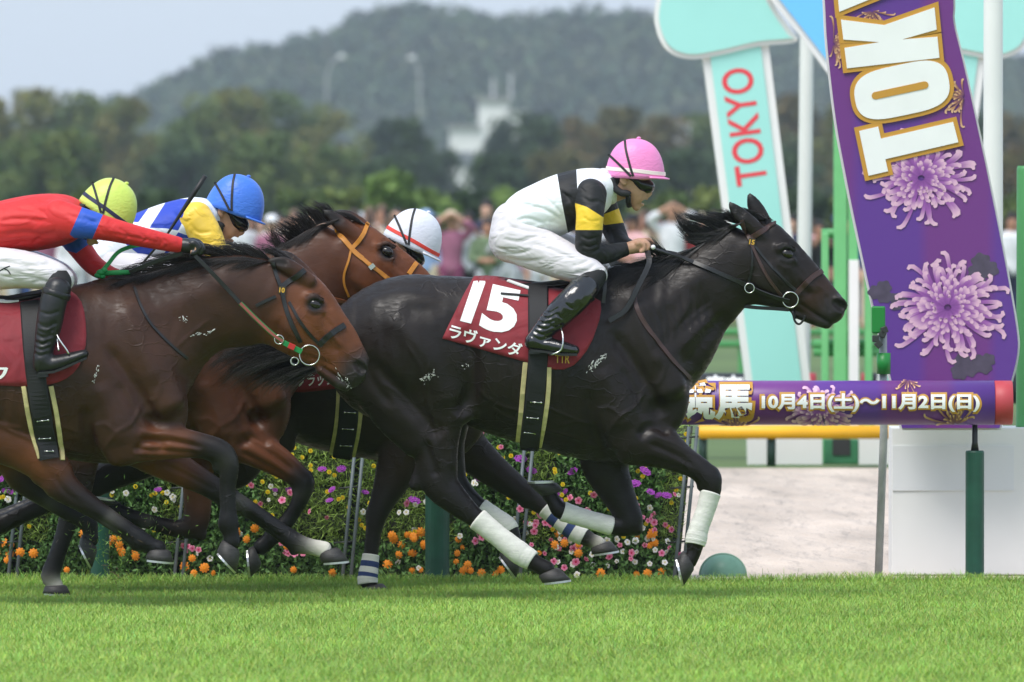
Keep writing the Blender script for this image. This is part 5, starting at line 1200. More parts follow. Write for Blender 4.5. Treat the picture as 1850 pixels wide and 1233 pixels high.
# ------------------------------------------------------------------ jockeys
SKIN = mat('skin', (.50, .285, .19), rough=.5, var=(40, .10), bump=(120, .12, 3, .002), spec=.35)
LEATHER = mat('black_leather', (.012, .012, .013), rough=.38, bump=(45, .35, 4, .004), spec=.5)
PATENT = mat('wet_black_boot', (.006, .006, .007), rough=.14, bump=(32, .9, 5, .006), spec=.6, coat=.6, stretch=(1, 1, .45))
SOCK = mat('black_knit', (.010, .010, .011), rough=.8, bump=(200, .3, 2, .002))
BLACKF = mat('black_strap_web', (.011, .011, .012), rough=.6)
LENS = mat('goggle_lens', (.010, .010, .011), rough=.16, spec=.5)
HWHITE = mat('breeches_white', rgb(216, 211, 215), rough=.62, sheen=.1, stretch=(.5, 1.2, 1.1))
def fold_bump(m, sc=22, strength=.5, dist=.012, axis=(1.0, 1.0, 1.0), rot=(0, .6, 0)):
    """long soft creases in the cloth"""
    n = m.node_tree.nodes; l = m.node_tree.links; b = n['Principled BSDF']
    tc = n.new('ShaderNodeTexCoord'); mp = n.new('ShaderNodeMapping'); mp.inputs['Rotation'].default_value = rot; mp.inputs['Scale'].default_value = axis
    l.new(tc.outputs['Object'], mp.inputs[0])
    no = n.new('ShaderNodeTexNoise'); no.inputs['Scale'].default_value = sc; no.inputs['Detail'].default_value = 2; no.inputs['Distortion'].default_value = .8
    l.new(mp.outputs[0], no.inputs['Vector'])
    mr = n.new('ShaderNodeMapRange'); mr.interpolation_type = 'SMOOTHSTEP'; mr.inputs[1].default_value = .35; mr.inputs[2].default_value = .62
    l.new(no.outputs['Fac'], mr.inputs[0])
    bp = n.new('ShaderNodeBump'); bp.inputs['Strength'].default_value = strength; bp.inputs['Distance'].default_value = dist
    l.new(mr.outputs[0], bp.inputs['Height']); l.new(bp.outputs[0], b.inputs['Normal'])
    return m
fold_bump(HWHITE, 9, .5, .014, (.45, 1, 1.5), (0, -.5, 0))

def poly_sd(px, py, poly):
    """signed distance (inside positive) to a polygon, in pixels"""
    poly = np.array(poly, dtype=float); d = np.full(len(px), 1e9); ins = np.zeros(len(px), bool)
    for i in range(len(poly)):
        a, b = poly[i], poly[(i + 1) % len(poly)]
        e = b - a; wx, wy = px - a[0], py - a[1]
        t = np.clip((wx * e[0] + wy * e[1]) / (e @ e), 0, 1)
        d = np.minimum(d, np.hypot(wx - e[0] * t, wy - e[1] * t))
        c = ((a[1] > py) != (b[1] > py)) & (px < (b[0] - a[0]) * (py - a[1]) / (b[1] - a[1] + 1e-12) + a[0])
        ins ^= c
    return np.where(ins, d, -d)
def to_px(v):
    d = DCAM + v[:, 1]
    return 925 + v[:, 0] * FPX / d, HOR - (v[:, 2] - CAMZ) * FPX / d
def zone_attr(o, polys, extra=None):
    n = len(o.data.vertices); co = np.zeros(n * 3, dtype=np.float32); o.data.vertices.foreach_get('co', co)
    v = co.reshape(-1, 3) + np.array(origin_of(o)); x, y = to_px(v)
    a = np.full(n, -100.0)
    for p in polys: a = np.maximum(a, poly_sd(x, y, p))
    if extra is not None: a = np.maximum(a, extra(v, x, y))
    fattr(o, 'along', np.clip(.5 + a / 200, 0, 1))
def silk(name, base, other, sc=10):
    m = banded(name, [(.5, other)], base, rough=.62, sheen=.03, bump=None)
    return fold_bump(m, sc, .32, .012, (.8, 1, 1.3), (0, .9, 0))

H0 = (1148.0, 314.0)      # the head is described round this point in the leading jockey's own frame
def head_map(c, ang):
    ca, sa = math.cos(ang), math.sin(ang)
    def f(x, y):
        dx, dy = x - H0[0], y - H0[1]
        return (c[0] + dx * ca - dy * sa, c[1] + dx * sa + dy * ca)
    return f

def fist(wr, ang, yo, sgn, k=1.0):
    """a closed hand: palm, four curled fingers, thumb on the side. wr = wrist pixel, ang = pointing direction"""
    ca, sa = math.cos(ang), math.sin(ang)
    def q(dx, dy): return (wr[0] + (dx * ca - dy * sa) * k, wr[1] + (dx * sa + dy * ca) * k)
    ch = [([q(0, 0) + (10 * k, .026, 0, yo), q(10, -1) + (12 * k, .034, 0, yo), q(22, -2) + (11.5 * k, .037, 0, yo)], .012)]
    for i in range(4):
        y = yo + sgn * (-.033 + .022 * i); ln = (.92, 1.05, 1.0, .82)[i]
        ch.append(([q(20, -6) + (4.6 * k, .010, 0, y), q(30 * ln, -8) + (4.4 * k, .0098, 0, y), q(38 * ln, -3) + (4.1 * k, .0094, 0, y), q(38 * ln, 5) + (3.9 * k, .009, 0, y), q(30 * ln, 9) + (3.6 * k, .0085, 0, y)], .0035))
    ch.append(([q(8, -6) + (5.5 * k, .012, 0, yo - sgn * .03), q(19, -11) + (4.8 * k, .011, 0, yo - sgn * .043), q(31, -11) + (4.3 * k, .010, 0, yo - sgn * .038), q(38, -7) + (3.6 * k, .009, 0, yo - sgn * .03)], .005))
    return ch

def field_for(rows_list, Y, h):
    xs = [r[0] for rows in rows_list for r in rows]; ys = [r[1] for rows in rows_list for r in rows]
    rs = max(r[2] for rows in rows_list for r in rows) + 10
    yo = max(abs(r[5]) + r[3] for rows in rows_list for r in rows) + .05
    lo = P(min(xs) - rs, max(ys) + rs, Y); hi = P(max(xs) + rs, min(ys) - rs, Y)
    return Field((lo.x, Y - yo, lo.z), (hi.x, Y + yo, hi.z), h)
def piece(name, chains, Y, h, m, parent, grow=0.0, cuts=(), smooth=3, n=4, carve=(), lines=()):
    """one garment or limb mesh from blended chains"""
    rl = [c[0] for c in chains]
    F = field_for(rl, Y, h)
    for rows, k in chains:
        F.chain([(a[0], a[1], a[2], a[3] + grow, a[4] + grow) for a in LM(rows, Y, 0)], k=k, n=n)
    for rows, k in carve: F.chain([a[:5] for a in LM(rows, Y, 0)], k=k, n=n, sub=True)
    for p, q in cuts: F.cut(p, q)
    v, f = F.mesh(smooth)
    if lines: v = engrave(v, f, lines, Y)
    return obj(name, v, f, m, parent)
def tb_rows(rows):
    return [((r[0] + r[2]) / 2, (r[1] + r[3]) / 2, math.hypot(r[0] - r[2], r[1] - r[3]) / 2, r[4], 0, 0.0) for r in rows]

def helmet(root, Y, f, col, band, button=True):
    """cloth-covered skull cap with a peak; f maps the head's own pixels to the photo"""
    cen = P(*f(1148, 316), Y); fw = (P(*f(1198, 320), Y) - P(*f(1098, 314), Y)).normalized(); up = Vector((0, 1, 0)).cross(fw) * -1
    if up.z < 0: up = -up
    s = S(Y); n, m = 40, 18; v = []
    for i in range(m + 1):
        t = i / m * .5 * math.pi
        for j in range(n):
            a = 2 * math.pi * j / n
            ln = 53 if math.cos(a) > 0 else 54
            r = math.sin(t) ** .92 if t > 0 else 0
            h = math.cos(t) ** .92 if t < 1.57 else 0
            x = ln / s * r * math.cos(a) - 2 / s * h; y = .104 * r * math.sin(a)
            z = 65 / s * h - (8 / s * r ** 6 * (1 if math.cos(a) < .2 else 1 - .6 * (math.cos(a) - .2)))
            v.append(cen + fw * x + Vector((0, y, 0)) + up * z)
    fc = [(i * n + j, i * n + (j + 1) % n, (i + 1) * n + (j + 1) % n, (i + 1) * n + j) for i in range(m) for j in range(n)]
    fc.append(tuple(m * n + j for j in range(n)))
    o = obj('helmet', v, fc, col, root)
    w3 = []
    for j in range(25):                                   # peak
        a = math.radians(-62 + 124 * j / 24); e = math.cos(a)
        for q, z in ((48, 1), (53 + 9 * e ** .8, 4), (53 + 9 * e ** .8, 6.5), (48, 5)):
            w3.append(cen + fw * (q / s * math.cos(a)) + Vector((0, .104 * math.sin(a) * q / 53, 0)) - up * ((z - 1.0) / s))
    f3 = [(j * 4 + k, j * 4 + (k + 1) % 4, j * 4 + 4 + (k + 1) % 4, j * 4 + 4 + k) for j in range(24) for k in range(4)] + [(3, 2, 1, 0), (96, 97, 98, 99)]
    obj('peak', w3, f3, col, o)
    if button:
        MB().ellipsoid(cen + up * (66 / s) + fw * (2 / s), (.011, .011, .008), 12, 8).build('button', col, o, smooth=True)
    bv = bvh_of(o)
    if band is not None:
        strap('band', bv, [f(*p) for p in ((1095, 304), (1110, 306), (1148, 309), (1180, 313), (1202, 315))], Y, .019, band, o, th=.0012, lift=.0008, mirror=Y)
    for pts in (((1099, 279), (1115, 294), (1133, 312), (1140, 319)), ((1129, 254), (1131, 272), (1138, 300), (1144, 319))):
        strap('goggle_strap', bv, [f(*p) for p in pts], Y, .012, BLACKF, o, th=.002, lift=.002, mirror=Y)
    return o

def jockey(label, Y, sp, base, h=.0058):
    hg = h * 1.15
    root = thing('person', base, label, 'jockey')
    f = head_map(sp['head'], sp['tilt'])
    def hp(x, y, r, wd, yo=0.0): return f(x, y) + (r, wd, 0, yo)
    headch = [([hp(1141, 308, 36, .074), hp(1150, 310, 36, .074)], .02), ([hp(1132, 330, 22, .062), hp(1146, 340, 22, .060), hp(1149, 356, 15, .044), hp(1148, 367, 9, .030)], .02),
              ([hp(1161, 330, 12, .052), hp(1160, 345, 10, .048), hp(1156, 358, 9, .040)], .016),
              ([hp(1166, 340, 5, .011), hp(1173, 348, 5.5, .014), hp(1171, 353, 4.5, .017)], .006),
              ([hp(1162, 357, 4.6, .021), hp(1167, 359, 4.0, .016)], .005), ([hp(1157, 369, 4.6, .019), hp(1161, 370, 3.4, .014)], .005), ([hp(1150, 374, 7.5, .021)], .008)]
    for sg in (-1, 1): headch.append(([hp(1128, 318, 5.5, .008, sg * .072), hp(1126, 326, 7, .008, sg * .076), hp(1129, 333, 4, .007, sg * .072)], .005))
    headcv = [([hp(1167, 364.5, 3.4, .020), hp(1157, 364, 2.6, .028)], .003)]
    for sg in (-1, 1): headcv.append(([hp(1129, 323, 2.5, .006, sg * .086), hp(1128, 328, 3, .006, sg * .086)], .004))
    body = list(headch)
    body.append((sp['neck'], .02))
    for side in ('near', 'far'):
        arm = sp[side + '_arm']; wr = arm[-1]; sgn = -1 if side == 'near' else 1
        body.append(([r[:2] + (r[2] * .8, r[3] * .8) + r[4:] for r in arm], .012))
        ang = sp.get(side + '_hand', -.1)
        body += fist(wr, ang, wr[5], sgn)
        leg = sp[side + '_thigh'] + sp[side + '_boot'][1:]
        body.append(([r[:2] + (r[2] * .78, r[3] * .78) + r[4:] for r in leg], .02))
    body.append(([r[:2] + (r[2] * .85, r[3] * .85) + r[4:] for r in tb_rows(sp['torso'])], .02))
    piece('body', body, Y, h, SKIN, root, smooth=1, carve=headcv)
    # clothing
    jk = piece('jacket', [(tb_rows(sp['torso']), .03)] + [([sp[a][0], sp[a][0][:1] + (sp[a][0][1] + 6,) + sp[a][0][2:]], .05) for a in ('near_arm', 'far_arm')], Y, hg, sp['jacket_m'], root, grow=.006, lines=sp.get('jacket_lines', ()))
    zone_attr(jk, sp.get('jacket_zones', []), sp.get('jacket_extra'))
    for side in ('near', 'far'):
        a = list(sp[side + '_arm']); e = a[-1]; a[-1] = (e[0] - (a[-1][0] - a[-2][0]) * .12, e[1] - (a[-1][1] - a[-2][1]) * .12) + e[2:]
        sl = piece('sleeve', [(a, .02)], Y, h, sp['sleeve_m'], root, grow=.009 if side == 'near' else .007, lines=sp.get('sleeve_lines', ()) if side == 'near' else ())
        zone_attr(sl, sp.get(side + '_zones', []))
        if sp.get('glove'):
            piece('glove', fist(e, sp.get(side + '_hand', -.1), e[5], -1 if side == 'near' else 1, 1.07), Y, h, LEATHER, root, grow=.002, smooth=1)
    piece('breeches', [(sp['pelvis'], .04), (sp['near_thigh'], .03), (sp['far_thigh'], .03)], Y, hg, HWHITE, root, grow=.004, lines=sp.get('breeches_lines', ()))
    cl = sp.get('collar')
    if cl: piece('collar', [(cl, .01)], Y, h, sp['collar_m'], root)
    for side in ('near', 'far'):
        b = sp[side + '_boot']; ft = sp[side + '_foot']
        piece('sock', [(b[:3], .01)], Y, hg, SOCK, root, grow=.002)
        an = b[-2]; ln_ = [([(an[0] - 16 + j * 3, an[1] - 6 - 9 * j), (an[0] + 2 + j * 3, an[1] + 2 - 10 * j), (an[0] + 20 + j * 3, an[1] - 4 - 11 * j)], 2.6, .006) for j in range(-1, 5)]
        bt = piece('boot', [(b[1:], .012), (ft, .016)], Y, h, sp['boot_m'], root, grow=.006, lines=ln_ + sp.get('boot_lines', []))
        yy = ft[0][5]; sw = []
        for i, r in enumerate(ft):                      # heel and sole under the foot
            sw.append(P(r[0] + (-6 if i == 0 else (5 if i == len(ft) - 1 else 0)), r[1] + r[2] + 3.2, Y + r[5]))
        mb = MB(); v4 = []
        for p, r in zip(sw, ft):
            for a, z in ((-1, 0), (1, 0), (1, .012), (-1, .012)): v4.append((p.x, p.y + a * r[3] * 1.02, p.z + z))
        k = len(sw); mb.add(v4, [(i * 4 + j, i * 4 + (j + 1) % 4, i * 4 + 4 + (j + 1) % 4, i * 4 + 4 + j) for i in range(k - 1) for j in range(4)] + [(3, 2, 1, 0), tuple((k - 1) * 4 + j for j in range(4))]); mb.build('sole', LEATHER, bt)
        h0 = sw[0]; MB().box((h0.x + .022, h0.y, h0.z - .004), (.05, ft[0][3] * 1.9, .016)).build('heel', LEATHER, bt)
        c0, c1 = b[1], b[2]; t = Vector((c1[0] - c0[0], 0, -(c1[1] - c0[1]))).normalized(); N = t.cross(Vector((0, 1, 0)))
        ce = P(c0[0] * .7 + c1[0] * .3, c0[1] * .7 + c1[1] * .3, Y + c0[5] * .7 + c1[5] * .3); rr = (c0[2] * .7 + c1[2] * .3) / S(Y) + .010
        v5, f5 = loft([(ce - t * .016, N, Vector((0, 1, 0)), rr * .97, c0[3] + .010), (ce - t * .012, N, Vector((0, 1, 0)), rr * 1.03, c0[3] + .014), (ce + t * .012, N, Vector((0, 1, 0)), rr * 1.03, c0[3] + .014), (ce + t * .016, N, Vector((0, 1, 0)), rr * .97, c0[3] + .010)], 22)
        obj('boot_cuff', v5, f5, sp['boot_m'], bt)
    # head gear
    piece('hair', [([hp(1114, 320, 15, .070), hp(1111, 329, 14, .066), hp(1109, 338, 11, .056)], .012)], Y, .006, SOCK, root, smooth=2)
    hm = helmet(root, Y, f, sp['helmet_m'], sp.get('band_m'))
    gg = piece('goggles', [([hp(1150, 329, 12, .073), hp(1161, 335, 16, .067), hp(1171, 338, 12, .052)], .01), ([hp(1134, 320, 6, .081), hp(1150, 327, 9, .076)], .008)], Y, .0045, LENS, root, smooth=2)
    for sg in (-1, 1):
        mb = MB()
        st = [P(*f(x, y), Y + sg * o) for x, y, o in ((1104, 322, .070), (1110, 338, .076), (1121, 348, .080), (1133, 350, .078), (1137, 353, .072))]
        mb.tube([p for p in map(Vector, catmull([tuple(q) for q in st], 5))], .017, 8, flat=.45); mb.build('ear_guard', BLACKF, hm, smooth=True)
        mb = MB(); mb.tube([P(*f(1135, 353), Y + sg * .072), P(*f(1135, 366), Y + sg * .050), P(*f(1137, 374), Y + sg * .022)], [.014, .013, .013], 8, flat=.5); mb.build('chin_strap', BLACKF, hm, smooth=True)
    return root

# ---- leading jockey: white silks, black hoop, black and yellow sleeves, pink cap
BLK = rgb(20, 20, 21); YEL = rgb(244, 203, 52); WHT = rgb(236, 240, 244)
def mirror_far(rows, yo=1): return [r[:5] + (abs(r[5]),) for r in rows]
LA = dict(
    jacket_lines=[([(930, 400), (955, 395), (990, 408)], 3, .007), ([(945, 372), (985, 380), (1020, 402)], 3.5, .007), ([(925, 380), (940, 372), (965, 368)], 3, .005), ([(975, 350), (1000, 372), (1022, 396)], 3, .006), ([(1010, 340), (1030, 365), (1045, 390)], 3, .006), ([(955, 415), (985, 405), (1015, 410)], 3, -.006), ([(1060, 318), (1078, 330), (1096, 352)], 3, .006), ([(990, 330), (1015, 350), (1035, 360)], 4, .005), ([(940, 350), (955, 360), (985, 362)], 3.5, .004)],
    breeches_lines=[([(905, 430), (935, 436), (968, 428), (1000, 432)], 3, .007), ([(900, 448), (930, 458), (965, 450)], 3, .006), ([(910, 400), (940, 415), (975, 420), (1010, 436)], 3.5, .007), ([(915, 466), (950, 472), (990, 466)], 3, .005), ([(960, 440), (1000, 452), (1040, 470)], 3.5, .005), ([(1035, 492), (1055, 490), (1075, 478)], 3, .007), ([(1045, 502), (1064, 496), (1084, 486)], 2.6, .007), ([(1030, 480), (1050, 476), (1066, 468)], 3, .006), ([(1062, 505), (1074, 500), (1088, 494)], 2.4, .006), ([(895, 420), (915, 412), (940, 410)], 3, .005)],
    sleeve_lines=[([(1048, 440), (1064, 446), (1082, 440)], 3, .007), ([(1050, 452), (1066, 456), (1084, 448)], 2.6, .006), ([(1046, 425), (1062, 432), (1080, 428)], 2.6, .005), ([(1052, 392), (1066, 400), (1084, 398)], 2.6, .004), ([(1052, 356), (1066, 364), (1084, 362)], 3, .005), ([(1088, 450), (1096, 460), (1092, 472)], 2.6, .004), ([(1108, 446), (1114, 454), (1110, 466)], 2.6, .004)],
    boot_lines=[([(985, 580), (1003, 590), (1018, 584)], 2.4, .006), ([(1000, 562), (1018, 574), (1034, 566)], 2.4, .005), ([(1018, 545), (1034, 556), (1050, 548)], 2.4, .005)])
spA = dict(LA, head=(1148, 314), tilt=0.0,
    neck=[(1088, 345, 22, .055, 0, 0), (1110, 343, 22, .055, 0, 0), (1128, 335, 22, .056, 0, 0)],
    torso=[(902, 392, 950, 428, .135), (925, 357, 980, 428, .15), (958, 338, 1010, 424, .165), (1004, 318, 1036, 414, .175), (1042, 309, 1068, 398, .17), (1078, 308, 1088, 372, .11), (1096, 318, 1104, 362, .07)],
    pelvis=[(926, 402, 36, .135, 0, 0), (924, 434, 40, .15, 0, 0)],
    near_thigh=[(926, 432, 41, .10, 0, -0.080), (975, 452, 38, .088, 0, -0.120), (1020, 472, 33, .078, 0, -0.175), (1058, 488, 25, .068, 0, -0.220), (1076, 497, 20, .062, 0, -0.230)],
    far_thigh=[(926, 432, 41, .10, 0, 0.080), (980, 448, 38, .088, 0, 0.130), (1030, 462, 33, .078, 0, 0.195), (1066, 478, 26, .068, 0, 0.240), (1082, 490, 21, .062, 0, 0.250)],
    near_arm=[(1066, 352, 27, .070, 0, -.16), (1066, 385, 22, .060, 0, -.205), (1064, 420, 21, .056, 0, -.22), (1064, 452, 19, .050, 0, -.205), (1092, 459, 15, .043, 0, -.15), (1132, 450, 10, .030, 0, -.085)],
    far_arm=[(1080, 352, 26, .065, 0, .15), (1098, 388, 20, .056, 0, .20), (1111, 420, 18, .052, 0, .20), (1122, 440, 15, .046, 0, .15), (1142, 448, 10, .030, 0, .06)],
    near_hand=-.15, far_hand=-.1,
    near_boot=[(1076, 500, 19, .060, 0, -0.235), (1058, 520, 22, .060, 0, -0.290), (1038, 541, 24, .062, 0, -0.335), (1006, 572, 22, .058, 0, -0.335), (978, 601, 16, .046, 0, -0.335), (968, 614, 15, .043, 0, -0.335)],
    far_boot=[(1082, 495, 19, .060, 0, 0.280), (1066, 520, 22, .060, 0, 0.335), (1046, 541, 24, .062, 0, 0.355), (1014, 572, 22, .058, 0, 0.355), (986, 601, 16, .046, 0, 0.355), (976, 614, 15, .043, 0, 0.355)],
    near_foot=[(963, 619, 13, .036, 0, -0.335), (985, 623, 12, .038, 0, -0.340), (1015, 629, 11, .042, 0, -0.350), (1038, 633, 7, .034, 0, -0.360)],
    far_foot=[(971, 619, 13, .036, 0, 0.355), (993, 623, 12, .038, 0, 0.360), (1023, 629, 11, .042, 0, 0.370), (1046, 633, 7, .034, 0, 0.380)],
    jacket_m=silk('white_black_silk', WHT, BLK), jacket_zones=[[(1004, 300), (1041, 300), (1043, 340), (1048, 420), (1028, 430), (1015, 365)]],
    sleeve_m=silk('black_yellow_silk', BLK, YEL), near_zones=[[(1035, 366), (1060, 374), (1095, 396), (1095, 416), (1035, 416)]], far_zones=[[(1080, 392), (1130, 372), (1130, 402), (1092, 407)]],
    collar=[(1090, 322, 18, .075, 0, 0), (1100, 345, 20, .072, 0, 0), (1104, 358, 12, .06, 0, 0)], collar_m=mat('collar_white', rgb(214, 217, 214), rough=.5),
    boot_m=PATENT, helmet_m=fold_bump(mat('pink_cap_cover', rgb(243, 140, 200), rough=.42, sheen=.1), 30, .25, .004, (1, 1, 2)), band_m=mat('cream_band', rgb(244, 226, 222), rough=.5))
jockeyA = jockey('jockey in pink cap, white jacket with black hoop and yellow-banded black sleeves', YA, spA, (0.3, YA, 1.4))

# ---- jockey in red and blue, lime cap
RED = rgb(212, 40, 42); BLU = rgb(36, 84, 190)
LB_ = dict(
    jacket_lines=[([(0, 400), (40, 395), (90, 402)], 4, .007), ([(10, 425), (50, 420), (95, 428)], 4, .007), ([(30, 375), (70, 380), (110, 392)], 4, .006), ([(60, 440), (85, 425), (110, 420)], 3.5, .007), ([(-20, 440), (20, 440), (60, 436)], 4, .006), ([(70, 360), (95, 372), (110, 388)], 3.5, .006)],
    sleeve_lines=[([(150, 388), (175, 402), (190, 420)], 3, .005), ([(215, 410), (235, 424), (230, 434)], 3, .005), ([(255, 420), (268, 430), (262, 440)], 2.6, .005), ([(285, 428), (294, 438), (288, 448)], 2.4, .006), ([(298, 430), (306, 440), (300, 450)], 2.4, .006), ([(200, 420), (260, 432), (300, 440)], 3, .004), ([(120, 385), (150, 395), (190, 402)], 4, .005)],
    breeches_lines=[([(0, 470), (40, 478), (90, 480)], 4, .006), ([(10, 500), (50, 500), (90, 506)], 3.5, .006), ([(70, 470), (95, 485), (105, 505)], 3, .007), ([(85, 472), (108, 486), (120, 500)], 3, .007), ([(60, 510), (85, 508), (108, 514)], 2.6, .006), ([(-10, 485), (30, 490), (80, 490)], 3.5, .004)],
    boot_lines=[([(68, 600), (86, 606), (104, 600)], 2.6, .006), ([(66, 615), (82, 620), (98, 614)], 2.6, .006), ([(70, 580), (90, 586), (108, 578)], 2.6, .004), ([(74, 560), (96, 566), (116, 560)], 2.4, .004)])
spB = dict(LB_, head=(192, 384), tilt=.52, glove=True,
    neck=[(125, 392, 24, .058, 0, 0), (148, 392, 22, .056, 0, 0), (172, 396, 22, .056, 0, 0)],
    torso=[(-115, 425, -62, 482, .145), (-72, 391, -22, 474, .155), (0, 366, 18, 456, .17), (55, 355, 75, 450, .18), (103, 354, 116, 440, .17), (132, 366, 140, 420, .09)],
    pelvis=[(-112, 452, 38, .14, 0, 0), (-108, 476, 40, .15, 0, 0)],
    near_thigh=[(-105, 474, 42, .10, 0, -0.080), (-30, 484, 39, .088, 0, -0.130), (40, 487, 33, .078, 0, -0.185), (92, 497, 26, .068, 0, -0.230), (112, 506, 21, .062, 0, -0.240)],
    far_thigh=[(-105, 474, 42, .10, 0, 0.080), (-25, 482, 39, .088, 0, 0.130), (50, 485, 33, .078, 0, 0.195), (100, 497, 26, .068, 0, 0.240), (118, 506, 21, .062, 0, 0.250)],
    near_arm=[(105, 396, 32, .076, 0, -.15), (150, 404, 24, .062, 0, -.20), (200, 415, 18, .054, 0, -.21), (250, 427, 15, .046, 0, -.19), (300, 438, 12.5, .038, 0, -.15), (324, 443, 11, .031, 0, -.13)],
    far_arm=[(122, 408, 30, .066, 0, .14), (142, 444, 20, .056, 0, .19), (168, 478, 16, .050, 0, .17), (196, 495, 13, .040, 0, .11), (212, 500, 11, .031, 0, .08)],
    near_hand=.2, far_hand=.1,
    near_boot=[(110, 506, 20, .060, 0, -0.245), (104, 524, 22, .060, 0, -0.325), (96, 548, 22, .060, 0, -0.340), (88, 590, 21, .056, 0, -0.345), (80, 628, 16, .046, 0, -0.345), (77, 648, 15, .043, 0, -0.345)],
    far_boot=[(116, 506, 20, .060, 0, 0.280), (112, 524, 22, .060, 0, 0.335), (104, 548, 22, .060, 0, 0.350), (96, 590, 21, .056, 0, 0.355), (88, 628, 16, .046, 0, 0.355), (85, 648, 15, .043, 0, 0.355)],
    near_foot=[(75, 659, 15, .036, 0, -0.345), (98, 658, 13, .038, 0, -0.350), (128, 649, 10, .042, 0, -0.360), (152, 640, 6, .032, 0, -0.365)],
    far_foot=[(83, 659, 15, .036, 0, 0.355), (106, 658, 13, .038, 0, 0.360), (136, 649, 10, .042, 0, 0.370), (160, 640, 6, .032, 0, 0.375)],
    jacket_m=silk('red_blue_silk', RED, BLU), jacket_extra=lambda v, x, y: np.minimum((v[:, 1] - YB + .0) * 400 - 8, (x - 52) * 1.0),
    sleeve_m=silk('red_blue_sleeve', RED, BLU), near_zones=[[(126, 424), (152, 366), (196, 366), (165, 436), (140, 436)]], far_zones=[[(80, 380), (170, 380), (160, 442), (138, 458), (110, 450)]],
    boot_m=LEATHER, helmet_m=fold_bump(mat('lime_cap_cover', rgb(206, 226, 104), rough=.42, sheen=.1), 30, .25, .004, (1, 1, 2)), band_m=mat('navy_band', rgb(38, 40, 74), rough=.5))
jockeyB = jockey('jockey in lime cap and red and blue silks reaching forward with black glove', YB, spB, (-2.4, YB, 1.4), h=.0066)
_br = next(o for o in jockeyB.children if o.name.startswith('breeches')); _bb = bvh_of(_br)
for pts in (((-6, 494), (6, 486), (18, 481)), ((8, 486), (14, 489), (19, 496))): strap('ink_mark', _bb, pts, YB, .006, BLACKF, _br, th=.0006, lift=.0006)

# ---- jockey in blue cap, white and blue jacket, yellow sleeves
spC = dict(sleeve_lines=[([(345, 405), (362, 420), (388, 418)], 3, .006), ([(355, 425), (374, 438), (398, 434)], 3, .006), ([(362, 440), (384, 452), (404, 446)], 3, .006)], jacket_lines=[([(260, 400), (290, 420), (320, 440)], 4, .006), ([(240, 425), (270, 440), (300, 450)], 4, .006), ([(310, 380), (330, 400), (350, 430)], 4, .005)],
    head=(424, 378), tilt=.31,
    neck=[(366, 392, 22, .056, 0, 0), (385, 393, 21, .055, 0, 0), (404, 392, 21, .055, 0, 0)],
    torso=[(168, 445, 212, 492, .14), (200, 410, 248, 486, .155), (246, 388, 284, 468, .17), (298, 369, 326, 456, .175), (342, 360, 362, 440, .165), (370, 366, 382, 418, .09)],
    pelvis=[(205, 462, 36, .14, 0, 0), (212, 486, 38, .15, 0, 0)],
    near_thigh=[(212, 484, 40, .10, 0, -0.080), (262, 498, 36, .085, 0, -0.130), (312, 512, 30, .075, 0, -0.185), (348, 526, 22, .065, 0, -0.230)],
    far_thigh=[(212, 484, 40, .10, 0, 0.080), (268, 496, 36, .085, 0, 0.130), (320, 508, 30, .075, 0, 0.185), (356, 520, 22, .065, 0, 0.230)],
    near_arm=[(352, 396, 30, .074, 0, -.15), (374, 424, 24, .060, 0, -.19), (388, 450, 19, .052, 0, -.20), (398, 470, 16, .046, 0, -.18), (420, 478, 13, .038, 0, -.13), (440, 478, 11, .031, 0, -.10)],
    far_arm=[(362, 398, 28, .066, 0, .14), (384, 426, 20, .056, 0, .18), (398, 450, 17, .050, 0, .18), (420, 470, 14, .042, 0, .12), (442, 474, 11, .031, 0, .07)],
    near_hand=0.0, far_hand=0.0,
    near_boot=[(348, 524, 20, .060, 0, -0.235), (338, 545, 22, .060, 0, -0.290), (325, 565, 22, .060, 0, -0.335), (300, 600, 20, .055, 0, -0.335), (282, 630, 16, .046, 0, -0.335), (276, 640, 15, .043, 0, -0.335)],
    far_boot=[(356, 520, 20, .060, 0, 0.235), (346, 545, 22, .060, 0, 0.290), (333, 565, 22, .060, 0, 0.335), (308, 600, 20, .055, 0, 0.335), (290, 630, 16, .046, 0, 0.335), (284, 640, 15, .043, 0, 0.335)],
    near_foot=[(272, 646, 13, .036, 0, -0.335), (300, 650, 12, .04, 0, -0.345), (335, 654, 8, .036, 0, -0.355)],
    far_foot=[(280, 646, 13, .036, 0, 0.335), (308, 650, 12, .04, 0, 0.345), (343, 654, 8, .036, 0, 0.355)],
    jacket_m=silk('white_blue_silk', rgb(232, 236, 244), rgb(38, 70, 186)),
    jacket_zones=[[(270, 412), (303, 360), (347, 360), (328, 405), (322, 417), (300, 413)], [(322, 420), (353, 431), (342, 448), (313, 452), (294, 462)], [(222, 400), (250, 372), (276, 366), (250, 402)], [(225, 440), (262, 425), (286, 440), (262, 468)]],
    sleeve_m=fold_bump(mat('yellow_silk', rgb(248, 206, 66), rough=.42, sheen=.15), 10, .45, .014, (.8, 1, 1.3), (0, .9, 0)),
    boot_m=LEATHER, helmet_m=fold_bump(mat('blue_cap_cover', rgb(66, 122, 222), rough=.42, sheen=.1), 30, .25, .004, (1, 1, 2)), band_m=None)
jockeyC = jockey('jockey in blue cap and white and blue jacket with yellow sleeves', YC, spC, (-1.75, YC, 1.4), h=.0074)

